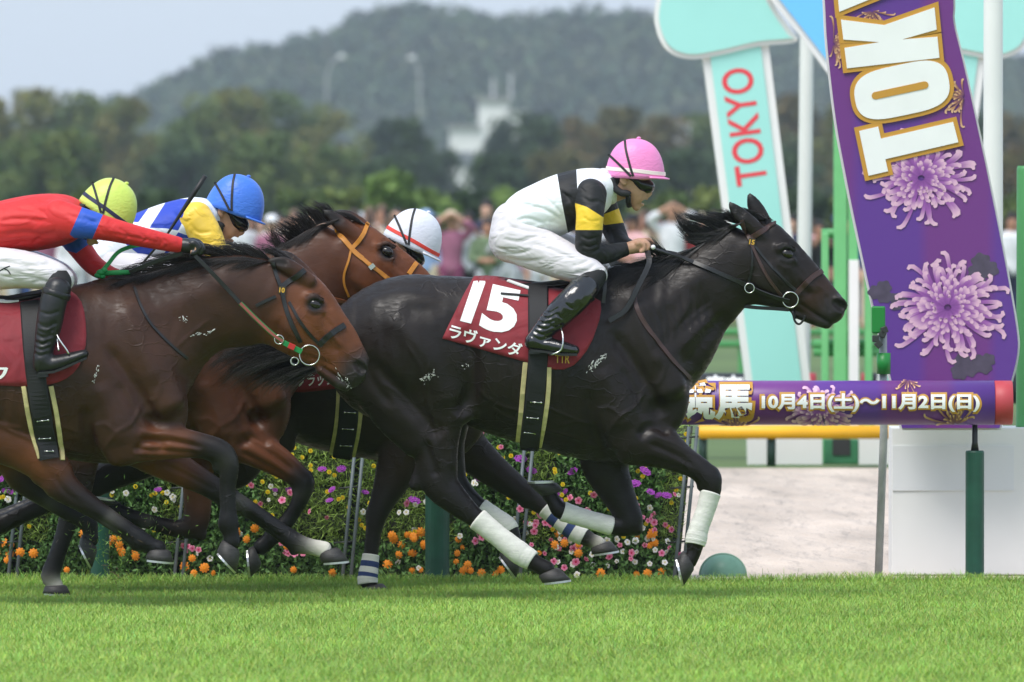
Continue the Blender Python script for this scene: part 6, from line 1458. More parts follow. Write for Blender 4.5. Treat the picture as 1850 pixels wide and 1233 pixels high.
# ---- jockey in the white cap, crouched behind
spD = dict(head=(744, 440), tilt=.40,
    neck=[(690, 462, 22, .056, 0, 0), (708, 460, 21, .055, 0, 0), (726, 456, 21, .055, 0, 0)],
    torso=[(520, 540, 560, 588, .14), (555, 512, 592, 575, .155), (600, 492, 625, 560, .165), (645, 474, 664, 545, .17), (676, 464, 690, 522, .15), (692, 462, 703, 505, .09)],
    pelvis=[(548, 560, 34, .14, 0, 0), (556, 580, 36, .15, 0, 0)],
    near_thigh=[(556, 578, 38, .10, 0, -0.080), (610, 585, 34, .085, 0, -0.130), (660, 590, 28, .075, 0, -0.185), (700, 596, 21, .065, 0, -0.230)],
    far_thigh=[(556, 578, 38, .10, 0, 0.080), (610, 585, 34, .085, 0, 0.130), (660, 590, 28, .075, 0, 0.185), (700, 596, 21, .065, 0, 0.230)],
    near_arm=[(684, 488, 26, .070, 0, -.14), (700, 515, 21, .058, 0, -.18), (712, 540, 17, .050, 0, -.19), (735, 552, 14, .042, 0, -.15), (765, 552, 11, .031, 0, -.10)],
    far_arm=[(690, 488, 26, .066, 0, .13), (708, 515, 20, .056, 0, .18), (722, 540, 17, .050, 0, .17), (745, 550, 14, .042, 0, .12), (772, 550, 11, .031, 0, .07)],
    near_boot=[(698, 596, 20, .060, 0, -0.235), (690, 615, 22, .060, 0, -0.290), (678, 635, 22, .060, 0, -0.335), (655, 665, 20, .055, 0, -0.335), (640, 690, 16, .046, 0, -0.335), (634, 698, 15, .043, 0, -0.335)],
    far_boot=[(698, 596, 20, .060, 0, 0.235), (690, 615, 22, .060, 0, 0.290), (678, 635, 22, .060, 0, 0.335), (655, 665, 20, .055, 0, 0.335), (640, 690, 16, .046, 0, 0.335), (634, 698, 15, .043, 0, 0.335)],
    near_foot=[(640, 692, 12, .036, 0, -0.335), (662, 694, 11, .04, 0, -0.345), (690, 696, 8, .036, 0, -0.355)],
    far_foot=[(640, 692, 12, .036, 0, 0.335), (662, 694, 11, .04, 0, 0.345), (690, 696, 8, .036, 0, 0.355)],
    jacket_m=mat('black_jacket', BLK, rough=.5), sleeve_m=mat('black_jacket', BLK), boot_m=LEATHER,
    helmet_m=fold_bump(mat('white_cap_cover', rgb(224, 226, 236), rough=.42, sheen=.1), 30, .2, .004, (1, 1, 2)), band_m=mat('red_band', rgb(226, 66, 52), rough=.5))
jockeyD = jockey('jockey in white cap with red band, crouched behind the tan-bridled horse', YD, spD, (-0.8, YD, 1.3), h=.0105)
# ------------------------------------------------------------------ manes, tails, tack
def strands(name, paths, m, parent, rad=.0018, seed=3, sides=3):
    """paths: (n, k, 3) array of hair centre lines"""
    a = np.asarray(paths, dtype=float); n, k, _ = a.shape; rg = np.random.default_rng(seed)
    tang = np.gradient(a, axis=1); tang /= np.linalg.norm(tang, axis=2)[..., None] + 1e-9
    u = np.cross(tang, np.array((.1, 1., .2))); u /= np.linalg.norm(u, axis=2)[..., None] + 1e-6; w2 = np.cross(tang, u)
    rr = rad * rg.uniform(.5, 1.6, (n, 1)) * np.clip(np.linspace(1.15, .08, k), .1, 1)[None]
    V = np.stack([a + (u * math.cos(2 * math.pi * j / sides) + w2 * math.sin(2 * math.pi * j / sides)) * rr[..., None] for j in range(sides)], 2).reshape(-1, 3)
    b = (np.arange(n)[:, None, None] * k + np.arange(k - 1)[None, :, None]) * sides
    j1 = np.arange(sides)[None, None]; j2 = (np.arange(sides) + 1)[None, None] % sides
    F = np.stack([b + j1, b + j2, b + j2 + sides, b + j1 + sides], -1).reshape(-1, 4)
    return V, F
def flow(paths_px, n, Y, spread=6.0, ysp=.05, seed=1, laid=None, segs=9, lock=14, lift=.004, wav=2.2):
    """n hairs spread round guide lines; each guide: list of (px, py[, yo]); laid = surface they lie on"""
    rg = np.random.default_rng(seed); out = []
    G = [catmull([(p[0], p[1], p[2] if len(p) > 2 else 0.0) for p in g], 8) for g in paths_px]
    locks = [(rg.uniform(0, len(G) - 1.001), rg.normal(0, 1, 2), rg.uniform(.7, 1.08), rg.normal(0, 1)) for _ in range(max(6, n // lock))]
    for i in range(n):
        gi, off, ln, yy = locks[rg.integers(len(locks))]
        gi = min(max(gi + rg.normal(0, .08), 0), len(G) - 1.001)
        a, b = G[int(gi)], G[int(gi) + 1 if len(G) > 1 else 0]; fr = gi - int(gi)
        m = min(len(a), len(b)); t0 = np.linspace(0, m - 1, segs + 1)
        ln2 = ln * rg.uniform(.72, 1.1); t = np.minimum(np.linspace(0, 1, segs + 1) * ln2, 1.0) * (m - 1)
        ia = np.interp(t, np.arange(m), (a[:m] * (1 - fr) + b[:m] * fr)[:, 0]); ib = np.interp(t, np.arange(m), (a[:m] * (1 - fr) + b[:m] * fr)[:, 1]); ic = np.interp(t, np.arange(m), (a[:m] * (1 - fr) + b[:m] * fr)[:, 2])
        s = np.linspace(0, 1, segs + 1); ph = rg.uniform(0, 6.28)
        ia = ia + s * (off[0] * spread + rg.normal(0, spread * .35)) + np.sin(ph + s * 5) * wav * s
        ib = ib + s * (off[1] * spread + rg.normal(0, spread * .35)) + np.cos(ph + s * 4.3) * wav * s
        ic = ic + yy * ysp * (.3 + s) + rg.normal(0, ysp * .35)
        row = []; lasty = None
        for x, y, c in zip(ia, ib, ic):
            if laid is not None:
                h, nr = hit(laid, x, y, Y)
                if h is not None: lasty = h.y - lift - abs(c) * .25
                row.append(tuple(P(x, y, lasty if lasty is not None else Y + c)))
            else: row.append(tuple(P(x, y, Y + c)))
        out.append(row)
    return np.array(out)

bvA, bvB, bvC, bvD = bvh_of(bodyA), bvh_of(bodyB), bvh_of(bodyC), bvh_of(bodyD)
MANE_B = mat('dark_bay_horsehair', (.020, .0135, .011), rough=.45)
def hair_part(name, sets, m, parent, rad=.0018):
    V, F, o = [], [], 0
    for i, s in enumerate(sets):
        v, f = strands(name, s, m, parent, rad, seed=i + 3); V.append(v); F.append(f + o); o += len(v)
    return obj(name, np.vstack(V), np.vstack(F), m, parent)
# leading horse
hair_part('mane', [
    flow([[(1262, 446), (1246, 430), (1232, 412), (1226, 392)], [(1290, 428), (1262, 412), (1240, 404), (1228, 396)], [(1315, 412), (1285, 398), (1258, 392), (1238, 386)], [(1345, 398), (1318, 388), (1290, 388), (1262, 380)]], 620, YA, 7, .025, 2),
    flow([[(1270, 440), (1252, 440), (1240, 436), (1230, 425)], [(1320, 412), (1295, 416), (1265, 424), (1245, 432)], [(1345, 400), (1325, 412), (1300, 430), (1275, 446)]], 420, YA, 6, .02, 12, laid=bvA),
    flow([[(1120, 482), (1108, 492), (1098, 508), (1092, 520)], [(1180, 468), (1150, 482), (1118, 500), (1096, 516)], [(1235, 456), (1195, 474), (1150, 496), (1110, 520)], [(1280, 436), (1240, 462), (1200, 486), (1160, 506)]], 800, YA, 9, .03, 5, laid=bvA),
    flow([[(1185, 466), (1172, 456), (1160, 446), (1150, 442)], [(1225, 458), (1200, 450), (1178, 444), (1162, 440)]], 150, YA, 6, .03, 6)], MANE_M, horseA)
hair_part('forelock', [flow([[(1345, 396), (1335, 384), (1322, 383)], [(1385, 398), (1365, 386), (1340, 384)], [(1380, 394), (1392, 398), (1400, 408)]], 120, YA, 4, .02, 9)], MANE_M, horseA)
hair_part('tail', [flow([[(622, 600), (560, 612), (480, 612), (410, 630), (372, 655)], [(622, 610), (560, 628), (490, 640), (430, 665), (400, 690)], [(622, 625), (575, 648), (520, 662), (470, 682), (440, 702)], [(622, 640), (590, 660), (556, 675), (530, 690), (515, 705)]], 1300, YA, 10, .05, 21, segs=11, wav=4)], MANE_M, horseA, .0024)
# bay on the left
hair_part('mane', [
    flow([[(205, 508), (190, 508), (178, 512)], [(270, 492), (235, 490), (205, 500)], [(340, 474), (290, 468), (240, 482)], [(400, 464), (350, 452), (300, 462)], [(450, 464), (410, 446), (360, 448)], [(490, 470), (455, 446), (415, 436)]], 900, YB, 7, .03, 31),
    flow([[(225, 505), (205, 512), (188, 520)], [(300, 486), (262, 496), (226, 508)], [(370, 468), (320, 484), (275, 500)], [(440, 464), (395, 476), (350, 490)], [(485, 472), (455, 474), (420, 480)]], 700, YB, 7, .03, 32, laid=bvB)], MANE_B, horseB)
hair_part('forelock', [flow([[(535, 482), (510, 462), (480, 445), (452, 440)], [(545, 486), (520, 468), (490, 455), (462, 450)]], 200, YB, 5, .025, 33)], MANE_B, horseB)
hair_part('tail', [flow([[(-285, 630), (-340, 640), (-420, 680)], [(-285, 660), (-340, 690), (-410, 740)]], 120, YB, 10, .05, 34)], MANE_B, horseB, .003)
# bay with the tan bridle
hair_part('mane', [
    flow([[(495, 452), (480, 440), (470, 425)], [(540, 424), (522, 408), (506, 402)], [(575, 406), (556, 384), (540, 376)], [(610, 394), (590, 374), (565, 370)]], 650, YC, 6, .03, 41),
    flow([[(500, 450), (492, 458), (480, 468)], [(560, 414), (540, 430), (515, 450)], [(612, 396), (588, 412), (560, 434)]], 450, YC, 6, .03, 42, laid=bvC)], MANE_B, horseC)
hair_part('forelock', [flow([[(660, 406), (632, 392), (600, 382)], [(668, 412), (640, 398), (612, 388)]], 120, YC, 4, .02, 43)], MANE_B, horseC)
hair_part('tail', [flow([[(300, 650), (250, 660), (190, 690)], [(300, 670), (250, 690), (200, 725)]], 80, YD, 8, .05, 44)], MANE_B, horseD, .003)

# ---- bandages
BAND_W = mat('white_bandage', rgb(222, 220, 212), rough=.8, bump=(70, .5, 3, .004), var=(18, .10), stretch=(1, 1, 3))
BAND_BL = banded('white_blue_bandage', [(.18, rgb(44, 62, 110)), (.34, rgb(215, 214, 208)), (.50, rgb(44, 62, 110)), (.62, rgb(215, 214, 208))], rgb(215, 214, 208), rough=.8, bump=(70, .4, 3, .004))
bandage(horseA, [(1284, 891, 17, .044), (1275, 922, 15.5, .038), (1263, 955, 16, .038), (1258, 975, 17.5, .041), (1256, 985, 16, .038)], YA, -.145, BAND_W, 1.12)
bandage(horseA, [(1106, 951, 16, .042), (1070, 941, 15, .037), (1034, 930, 15.5, .037), (1016, 924, 16.5, .040)], YA, .14, BAND_W, 1.12)
bandage(horseA, [(862, 938, 19, .038), (900, 969, 17.5, .037), (938, 999, 19, .041), (962, 1014, 17, .038)], YA, -.145, BAND_W, 1.1)
bandage(horseA, [(868, 919, 17.5, .038), (896, 937, 16.5, .037), (914, 951, 18, .041), (921, 962, 17, .038)], YA, .15, BAND_W, 1.1)
bandage(horseD, [(670, 1003, 14.5, .036), (667, 1025, 16, .038), (664, 1046, 17.5, .041), (665, 1056, 17, .038)], YD, -.145, BAND_BL, 1.06)
bandage(horseD, [(984, 919, 15.5, .037), (1008, 940, 15, .036), (1040, 962, 17, .039), (1056, 971, 16, .037)], YD, .14, BAND_BL, 1.06)

# ---- saddles with number cloths and girths
CLOTH = fold_bump(mat('maroon_number_cloth', rgb(132, 28, 40), rough=.7, sheen=.1, var=(14, .10)), 7, .35, .012, (1, 1, 1))
PRINT = mat('white_print', rgb(240, 240, 238), rough=.6, var=(30, .05))
PAD = mat('cream_girth_edge', rgb(206, 190, 138), rough=.7, var=(25, .18))
WEB = mat('black_girth_web', (.009, .009, .010), rough=.65, bump=(150, .3, 2, .002))
STEEL = mat('steel', (.62, .62, .6), rough=.25, metal=1.0)
GOLDT = mat('gold_lettering', rgb(220, 170, 60), rough=.4)
SEATM = mat('saddle_leather', (.010, .010, .011), rough=.45, bump=(60, .2, 3, .003))
SADW = mat('white_saddle_pad', rgb(226, 228, 226), rough=.7)
def drape(pts2d, bvh, Y, lift):
    out = []; last = Y
    hits = [hit(bvh, x, y, Y)[0] for x, y in pts2d]
    known = [(p, h) for p, h in zip(pts2d, hits) if h is not None]
    kp = np.array([k[0] for k in known]); ky = np.array([k[1].y for k in known])
    for (x, y), h in zip(pts2d, hits):
        if h is None:
            i = np.argmin((kp[:, 0] - x) ** 2 + (kp[:, 1] - y) ** 2); yy = ky[i] + .02
        else: yy = h.y
        out.append(P(x, y, yy - lift))
    return out
def saddle(label, Y, bvh, poly, seat, girth, pads, clips, texts, base, straps=()):
    root = thing('racing_saddle', base, label, 'saddle')
    v2, f2 = subdivide2d(np.array(poly, dtype=float), [tuple(range(len(poly)))], 11)
    p = drape(v2, bvh, Y, .008); n = len(p)
    q = [(a.x, 2 * Y - a.y, a.z) for a in p]
    fr = obj('number_cloth', q, [tuple(reversed(t)) for t in f2], CLOTH, root)
    cl = obj('number_cloth', [tuple(a) for a in p], list(f2), CLOTH, root)
    for o in (cl, fr):
        md = o.modifiers.new('thick', 'SOLIDIFY'); md.thickness = .005; md.offset = 0
    # relax the draped sheet a little so that it bridges hollows
    for body, quad, bold, m in texts:
        tv, tf = text_mesh(body, bold); u = (tv - tv.min(0)) / (tv.max(0) - tv.min(0))
        (tlx, tly), (trx, try_), (blx, bly), (brx, bry) = quad
        xy = [((1 - b) * ((1 - a) * blx + a * brx) + b * ((1 - a) * tlx + a * trx), (1 - b) * ((1 - a) * bly + a * bry) + b * ((1 - a) * tly + a * try_)) for a, b in u]
        v3, f3 = subdivide2d(np.array(xy), tf, 7)
        o = obj('lettering', [tuple(a) for a in drape(v3, bvh, Y, .0135)], f3, m, cl, smooth=False)
        for pl in o.data.polygons:
            if pl.normal.y > 0: pl.flip()
    for pd in pads: strap('girth_edge', bvh, pd, Y, .024, PAD, root, th=.010, lift=.001, mirror=Y)
    strap('girth', bvh, girth, Y, .098, WEB, root, th=.009, lift=.014, mirror=Y)
    for x, y, a in clips:
        h, nr = hit(bvh, x, y, Y)
        if h is None: continue
        d = Vector((math.cos(a), 0, -math.sin(a))); b = h + nr * .026
        mb = MB(); mb.tube([b - d * .026, b + d * .026], .0025, 8)
        for sg in (-1, 1): mb.ellipsoid(b + d * (.026 * sg), (.005, .003, .005), 8, 6)
        mb.build('girth_hook', STEEL, root, smooth=True)
    F = field_for([seat], Y, .009); F.chain([a[:5] for a in LM(seat, Y, 0)], k=.02, n=4); v, f = F.mesh(3); obj('seat', v, f, SEATM, root)
    for pts, wd, m in straps: strap('stirrup_leather', bvh, pts, Y, wd, m, root, th=.004, lift=.016)
    return root
sadA = saddle('racing saddle over maroon number cloth 15 on the leading horse', YA, bvA,
    [(856, 500), (880, 499), (907, 501), (960, 512), (1010, 522), (1060, 530), (1085, 545), (1086, 560), (1083, 578), (1078, 593), (1071, 613), (1060, 634), (1049, 648), (1037, 660), (1019, 668), (1004, 668), (989, 666), (944, 653), (905, 642), (870, 632), (835, 622), (799, 612), (810, 588), (822, 564), (838, 532)],
    [(915, 511, 5, .10, 0, 0), (965, 517, 7, .13, 0, 0), (1030, 512, 9, .14, 0, 0), (1075, 500, 9, .11, 0, 0), (1092, 492, 6, .08, 0, 0)],
    [(972, 520), (972, 560), (972, 610), (971, 660), (965, 730), (958, 800), (957, 815)],
    [[(949, 655), (945, 700), (941, 750), (936, 796)], [(992, 664), (990, 710), (984, 760), (975, 806)]],
    [(967, 724, .08), (963, 751, .08), (959, 776, .1)],
    [('1', [(856, 507), (878, 508), (831, 580), (851, 585)], .045, PRINT), ('5', [(884, 512), (945, 526), (864, 594), (928, 607)], .045, PRINT), ('ラヴァンダ', [(814, 584), (945, 622), (810, 611), (941, 647)], .022, PRINT), ('TTR', [(1003, 641), (1030, 641), (1003, 656), (1029, 657)], .02, GOLDT)],
    (0.1, YA, 1.0))
mb = MB()
c = catmull([tuple(P(x, y, YA + o)) for x, y, o in ((1011, 588, -.345), (1016, 602, -.385), (1017, 618, -.405), (1013, 633, -.405), (1000, 640, -.40), (992, 642, -.37))], 5)
mb.tube([Vector(q) for q in c], .0045, 8); mb.build('stirrup_iron', STEEL, sadA, smooth=True)
strap('saddle_pad_edge', bvA, [(917, 511), (940, 519), (966, 528)], YA, .020, SADW, sadA, th=.006, lift=.010)
strap('surcingle_end', bvA, [(905, 534), (930, 536), (964, 539)], YA, .012, WEB, sadA, th=.003, lift=.0145)
sadB = saddle('racing saddle over maroon cloth on the bay at the left edge', YB, bvB,
    [(-130, 530), (-80, 528), (-30, 536), (0, 540), (60, 540), (100, 530), (123, 523), (138, 534), (147, 546), (152, 562), (155, 583), (156, 605), (155, 624), (150, 644), (143, 661), (132, 675), (119, 685), (105, 691), (89, 695), (44, 699), (0, 697), (-50, 692), (-100, 675), (-165, 640), (-150, 590)],
    [(-80, 540, 6, .10, 0, 0), (-10, 545, 8, .13, 0, 0), (60, 535, 9, .14, 0, 0), (110, 522, 8, .11, 0, 0)],
    [(55, 550), (58, 600), (62, 650), (68, 700), (77, 765), (89, 830)],
    [[(43, 698), (50, 745), (60, 790), (72, 828)], [(92, 698), (101, 745), (108, 790), (112, 832)]],
    [(77, 754, -.1), (81, 787, -.05), (84, 817, 0)],
    [('ワ', [(-24, 664), (15, 664), (-26, 690), (12, 691)], .025, PRINT), ('1', [(-130, 560), (-108, 563), (-150, 632), (-128, 637)], .045, PRINT), ('0', [(-98, 565), (-40, 575), (-118, 639), (-60, 652)], .045, PRINT)],
    (-2.4, YB, 1.0))
mb = MB()
for pts in (((100, 598, -.36), (106, 612, -.385), (120, 632, -.405), (124, 640, -.405)), ((101, 600, -.35), (104, 620, -.37), (106, 634, -.39))):
    mb.tube([Vector(q) for q in catmull([tuple(P(x, y, YB + o)) for x, y, o in pts], 4)], .0045, 8)
mb.build('stirrup_iron', STEEL, sadB, smooth=True)
strap('saddle_pad_edge', bvB, [(-5, 548), (14, 549), (34, 547)], YB, .024, SADW, sadB, th=.006, lift=.012)
sadC = saddle('racing saddle over maroon cloth on the tan-bridled horse', YC, bvC,
    [(100, 545), (180, 552), (250, 556), (310, 545), (335, 560), (345, 600), (335, 650), (300, 680), (230, 690), (120, 670), (60, 640)],
    [(160, 552, 6, .10, 0, 0), (230, 556, 8, .13, 0, 0), (300, 545, 8, .11, 0, 0)], [(245, 560), (247, 640), (248, 720), (250, 798)], [[(225, 690), (228, 740), (232, 790)], [(268, 690), (268, 740), (266, 795)]], [], [], (-1.85, YC, 1.0))
sadD = saddle('racing saddle over maroon lettered cloth on the horse by the rail', YD, bvD,
    [(500, 585), (560, 582), (640, 582), (700, 575), (735, 590), (745, 630), (735, 665), (700, 690), (650, 700), (611, 702), (580, 706), (550, 709), (500, 708), (470, 690)],
    [(560, 578, 6, .10, 0, 0), (625, 582, 8, .13, 0, 0), (690, 572, 8, .11, 0, 0)], [(640, 600), (637, 660), (632, 710), (628, 770), (618, 824)],
    [[(612, 700), (611, 735), (607, 775), (599, 818)], [(653, 705), (651, 745), (646, 785), (638, 823)]],
    [(632, 743, .05), (629, 771, .05), (626, 799, .05)],
    [('ブラックヘイ', [(537, 676), (640, 668), (537, 700), (638, 694)], .022, PRINT)], (-0.8, YD, 1.0))

# ---- bridles
BRWN = mat('brown_bridle_leather', rgb(62, 40, 36), rough=.45)
BLKL = mat('black_bridle_leather', (.011, .011, .012), rough=.42)
TAN = mat('tan_bridle_leather', rgb(196, 128, 46), rough=.45, var=(30, .12))
GREEN = mat('green_web', rgb(26, 134, 70), rough=.6); REDW = mat('red_web', rgb(190, 42, 40), rough=.6); PINKW = mat('rein_rubber', rgb(158, 86, 78), rough=.7)
PLATE = mat('number_plate', rgb(60, 50, 34), rough=.4)
def rings(name, root, specs, bvh, Y, mirror=True):
    for x, y, R, r in specs:
        h, nr = hit(bvh, x, y, Y); yy = (h.y - .026) if h is not None else Y - .08
        for sg in ((1, -1) if mirror else (1,)):
            c = P(x, y, yy); c.y = c.y if sg > 0 else 2 * Y - c.y
            MB().ring(c, (1, 0, 0), (0, 0, 1), R / S(Y), r).build(name, STEEL, root, smooth=True)
def plate(root, x, y, txt, bvh, Y, ang):
    h, nr = hit(bvh, x, y, Y); c = h + nr * .008
    R = Matrix.Rotation(ang, 3, 'Y')
    o = MB().box(c, (.034, .004, .036), R).build('number_plate', PLATE, root)
    tv, tf = text_mesh(txt, .03); u = (tv - tv.min(0)) / (tv.max(0) - tv.min(0)) - .5
    obj('lettering', [tuple(c + R @ Vector((a * .026, -.0045, b * .024))) for a, b in u], tf, GOLDT, o, smooth=False)
brA = thing('bridle', (1.2, YA, 1.6), 'brown and black leather bridle with steel bit rings on the leading horse', 'bridle')
strap('browband', bvA, [(1354, 432), (1372, 421), (1390, 410), (1403, 402)], YA, .026, BRWN, brA, .006, .003, mirror=YA)
strap('headpiece', bvA, [(1340, 398), (1346, 415), (1354, 432), (1359, 446)], YA, .020, BRWN, brA, .005, .003, mirror=YA)
strap('cheek_strap', bvA, [(1358, 444), (1370, 470), (1386, 500), (1400, 520), (1412, 535)], YA, .016, BRWN, brA, .005, .003, mirror=YA)
strap('cheek_strap', bvA, [(1364, 446), (1390, 478), (1415, 504), (1440, 528)], YA, .013, BLKL, brA, .004, .003, mirror=YA)
strap('throat_latch', bvA, [(1357, 448), (1359, 470), (1356, 495), (1350, 515)], YA, .010, BLKL, brA, .004, .003, mirror=YA)
strap('noseband', bvA, [(1438, 531), (1452, 516), (1468, 501), (1484, 491)], YA, .026, BRWN, brA, .007, .003, mirror=YA)
strap('chin_strap', bvA, [(1432, 555), (1434, 565), (1438, 574)], YA, .014, BLKL, brA, .006, .003)
rings('bit_ring', brA, [(1428, 542, 14, .0036)], bvA, YA); rings('martingale_ring', brA, [(1354, 521, 8.5, .003)], bvA, YA)
plate(brA, 1358, 439, '15', bvA, YA, .15)
mb = MB(); mb.tube([Vector(q) for q in catmull([tuple(P(x, y, YA - .03)) for x, y in ((1432, 562), (1436, 580), (1444, 586), (1452, 578), (1454, 570))], 4)], .0055, 8); mb.build('lip_strap', BLKL, brA, smooth=True)
ribp = [(1426, 544), (1400, 536), (1362, 521), (1320, 503), (1280, 486), (1240, 470), (1205, 459), (1172, 448)]
pos, nor = strap_pts(bvA, ribp, YA)
mb = MB(); ribbon(mb, [Vector((p.x, min(p.y, YA - .075) - .006, p.z)) for p in pos], nor, .022, .005, .004); mb.build('rein', BLKL, brA)
strap('rein', None, [(1170, 455, YA - .10), (1172, 478, YA - .17), (1152, 520, YA - .21), (1130, 560, YA - .225), (1100, 580, YA - .24)], YA, .028, BLKL, brA, .005, free=True)
strap('rein', None, [(1166, 452, YA + .02), (1230, 462, YA + .10), (1330, 500, YA + .12), (1426, 544, YA + .09)], YA, .022, BLKL, brA, .005, free=True)
strap('hanging_strap', None, [(1094, 482, YA - .20), (1093, 520, YA - .245), (1090, 548, YA - .25)], YA, .020, BLKL, brA, .004, free=True)
strap('martingale', None, [(1330, 552, YA - .02), (1365, 556, YA - .02), (1400, 558, YA - .02), (1425, 560, YA - .02)], YA, .018, BLKL, brA, .006, free=True)
strap('breast_strap', bvA, [(1145, 532), (1150, 556), (1165, 585), (1190, 620), (1220, 657), (1246, 684)], YA, .024, BRWN, brA, .005, .003, mirror=YA)
mb = MB(); q0 = P(1180, 447, YA - .1)
mb.ellipsoid(q0, (.012, .012, .012), 12, 8); mb.build('rein_stud', mat('white_stud', rgb(235, 235, 235), rough=.3), brA, smooth=True)

brB = thing('bridle', (-1.2, YB, 1.4), 'black leather bridle with green and red rein on the bay at the left', 'bridle')
strap('browband', bvB, [(507, 520), (522, 509), (537, 499), (550, 489)], YB, .028, BLKL, brB, .007, .003, mirror=YB)
strap('headpiece', bvB, [(494, 474), (498, 495), (507, 520)], YB, .020, BLKL, brB, .005, .003, mirror=YB)
strap('cheek_strap', bvB, [(508, 522), (516, 556), (528, 588), (543, 618)], YB, .022, BLKL, brB, .006, .003, mirror=YB)
strap('cheek_strap', bvB, [(522, 546), (540, 578), (556, 600), (576, 622)], YB, .015, BLKL, brB, .004, .003, mirror=YB)
strap('noseband', bvB, [(576, 624), (590, 610), (606, 598), (622, 588)], YB, .030, BLKL, brB, .008, .003, mirror=YB)
strap('ear_strap', bvB, [(462, 553), (480, 544), (498, 536)], YB, .016, BLKL, brB, .005, .003)
rings('bit_ring', brB, [(559, 642, 18, .0034), (532, 653, 7, .0028)], bvB, YB)
plate(brB, 509, 525, '10', bvB, YB, .1)
strap('rein', None, [(352, 462, YB - .16), (380, 490, YB - .16), (410, 522, YB - .15), (434, 548, YB - .15)], YB, .020, BLKL, brB, .005, free=True)
strap('rein_grip', None, [(434, 548, YB - .15), (460, 574, YB - .14), (490, 602, YB - .13), (510, 617, YB - .12)], YB, .022, GREEN, brB, .004, free=True)
strap('rein_grip', None, [(434, 548, YB - .157), (460, 574, YB - .147), (490, 602, YB - .137), (510, 617, YB - .127)], YB, .014, PINKW, brB, .005, free=True)
strap('rein_end', None, [(512, 619, YB - .12), (525, 626, YB - .115), (545, 636, YB - .11)], YB, .026, GREEN, brB, .006, free=True)
strap('rein_end', None, [(521, 624, YB - .126), (532, 629, YB - .123)], YB, .028, REDW, brB, .004, free=True)
MB().ring(P(504, 614, YB - .13), (1, 0, 0), (0, 0, 1), 8 / S(YB), .003).build('rein_ring', STEEL, brB, smooth=True)
strap('rein', None, [(330, 458, YB - .14), (290, 470, YB - .10), (250, 485, YB - .06), (235, 492, YB - .04)], YB, .022, BLKL, brB, .005, free=True)
strap('rein', None, [(330, 452, YB - .10), (270, 442, YB - .02), (220, 452, YB + .02), (195, 478, YB + .02), (185, 490, YB + .0)], YB, .020, GREEN, brB, .005, free=True)
strap('rein', None, [(345, 458, YB - .03), (420, 520, YB + .12), (500, 600, YB + .12), (559, 642, YB + .08)], YB, .020, BLKL, brB, .005, free=True)
mb = MB()
for dx, dy, r in ((0, 0, .022), (-5, 5, .018), (6, -4, .018), (3, 7, .016)): mb.ellipsoid(P(182 + dx, 493 + dy, YB - .02), (r, r * .9, r * .75), 10, 7)
mb.tube([P(188, 494, YB - .02), P(212, 493, YB - .03), P(237, 492, YB - .035)], [.012, .013, .010], 8, flat=.5)
mb.build('rein_knot', GREEN, brB, smooth=True)
strap('neck_strap', bvB, [(243, 520), (252, 548), (272, 585), (305, 620), (338, 648)], YB, .014, BLKL, brB, .004, .003, mirror=YB)

brC = thing('bridle', (-0.6, YC, 1.6), 'tan leather bridle on the bay horse behind', 'bridle')
strap('headpiece', bvC, [(606, 414), (622, 434), (640, 455), (655, 468)], YC, .026, TAN, brC, .006, .003, mirror=YC)
strap('cheek_strap', bvC, [(650, 464), (668, 479), (686, 492), (704, 506)], YC, .022, TAN, brC, .006, .003, mirror=YC)
strap('browband', bvC, [(636, 449), (648, 436), (658, 420), (664, 405)], YC, .022, TAN, brC, .006, .003, mirror=YC)
strap('throat_latch', bvC, [(634, 452), (630, 470), (622, 495), (622, 515), (630, 536)], YC, .012, TAN, brC, .004, .003, mirror=YC)
strap('noseband', bvC, [(738, 496), (745, 486), (752, 476)], YC, .024, TAN, brC, .007, .003, mirror=YC)
MB().box(hit(bvC, 672, 482, YC)[0] + Vector((0, -.012, 0)), (.03, .006, .022), Matrix.Rotation(-.7, 3, 'Y')).build('buckle', STEEL, brC)
strap('breast_strap', bvC, [(560, 545), (590, 540), (612, 543), (632, 548)], YC, .022, mat('red_brown_leather', rgb(120, 66, 40), rough=.5), brC, .005, .003)

# ---- riding whip held upright beside the red jockey
mb = MB(); a, b, c3 = P(371, 318, YC - .32), P(302, 424, YC - .3), P(256, 478, YC - .28)
mb.tube([a, a.lerp(b, .3), b, c3], [.0125, .0125, .006, .006], 10); wp = mb.build('riding_whip', mat('whip_black', (.010, .010, .011), rough=.5), None, smooth=True)
tag(wp, 'black riding whip with padded end slanting up between the two left jockeys', 'whip')

# ---- foam flecks on the coats
FOAM = mat('foam', rgb(205, 205, 202), rough=.6)
def foam(root, bvh, Y, x0, y0, x1, y1, n, sp, seed):
    rg = np.random.default_rng(seed); mb = MB()
    for _ in range(n):
        t = rg.uniform(); x = x0 + (x1 - x0) * t + rg.normal(0, sp); y = y0 + (y1 - y0) * t + rg.normal(0, sp)
        h, nr = hit(bvh, x, y, Y)
        if h is None: continue
        r = rg.uniform(.0006, .0021) * (1.6 if rg.random() < .2 else 1); a = math.atan2(y1 - y0, x1 - x0) + rg.normal(0, .5)
        mb.ellipsoid(h + nr * .001, (r * rg.uniform(1, 4.5), r * .5, r), 6, 4, Matrix.Rotation(a, 3, 'Y'))
    o = mb.build('foam', FOAM, root, smooth=True); o['kind'] = 'stuff'
foam(horseA, bvA, YA, 1064, 670, 1094, 642, 80, 2.6, 1); foam(horseA, bvA, YA, 765, 686, 790, 672, 42, 3.6, 2); foam(horseA, bvA, YA, 840, 660, 845, 662, 6, 2, 3)
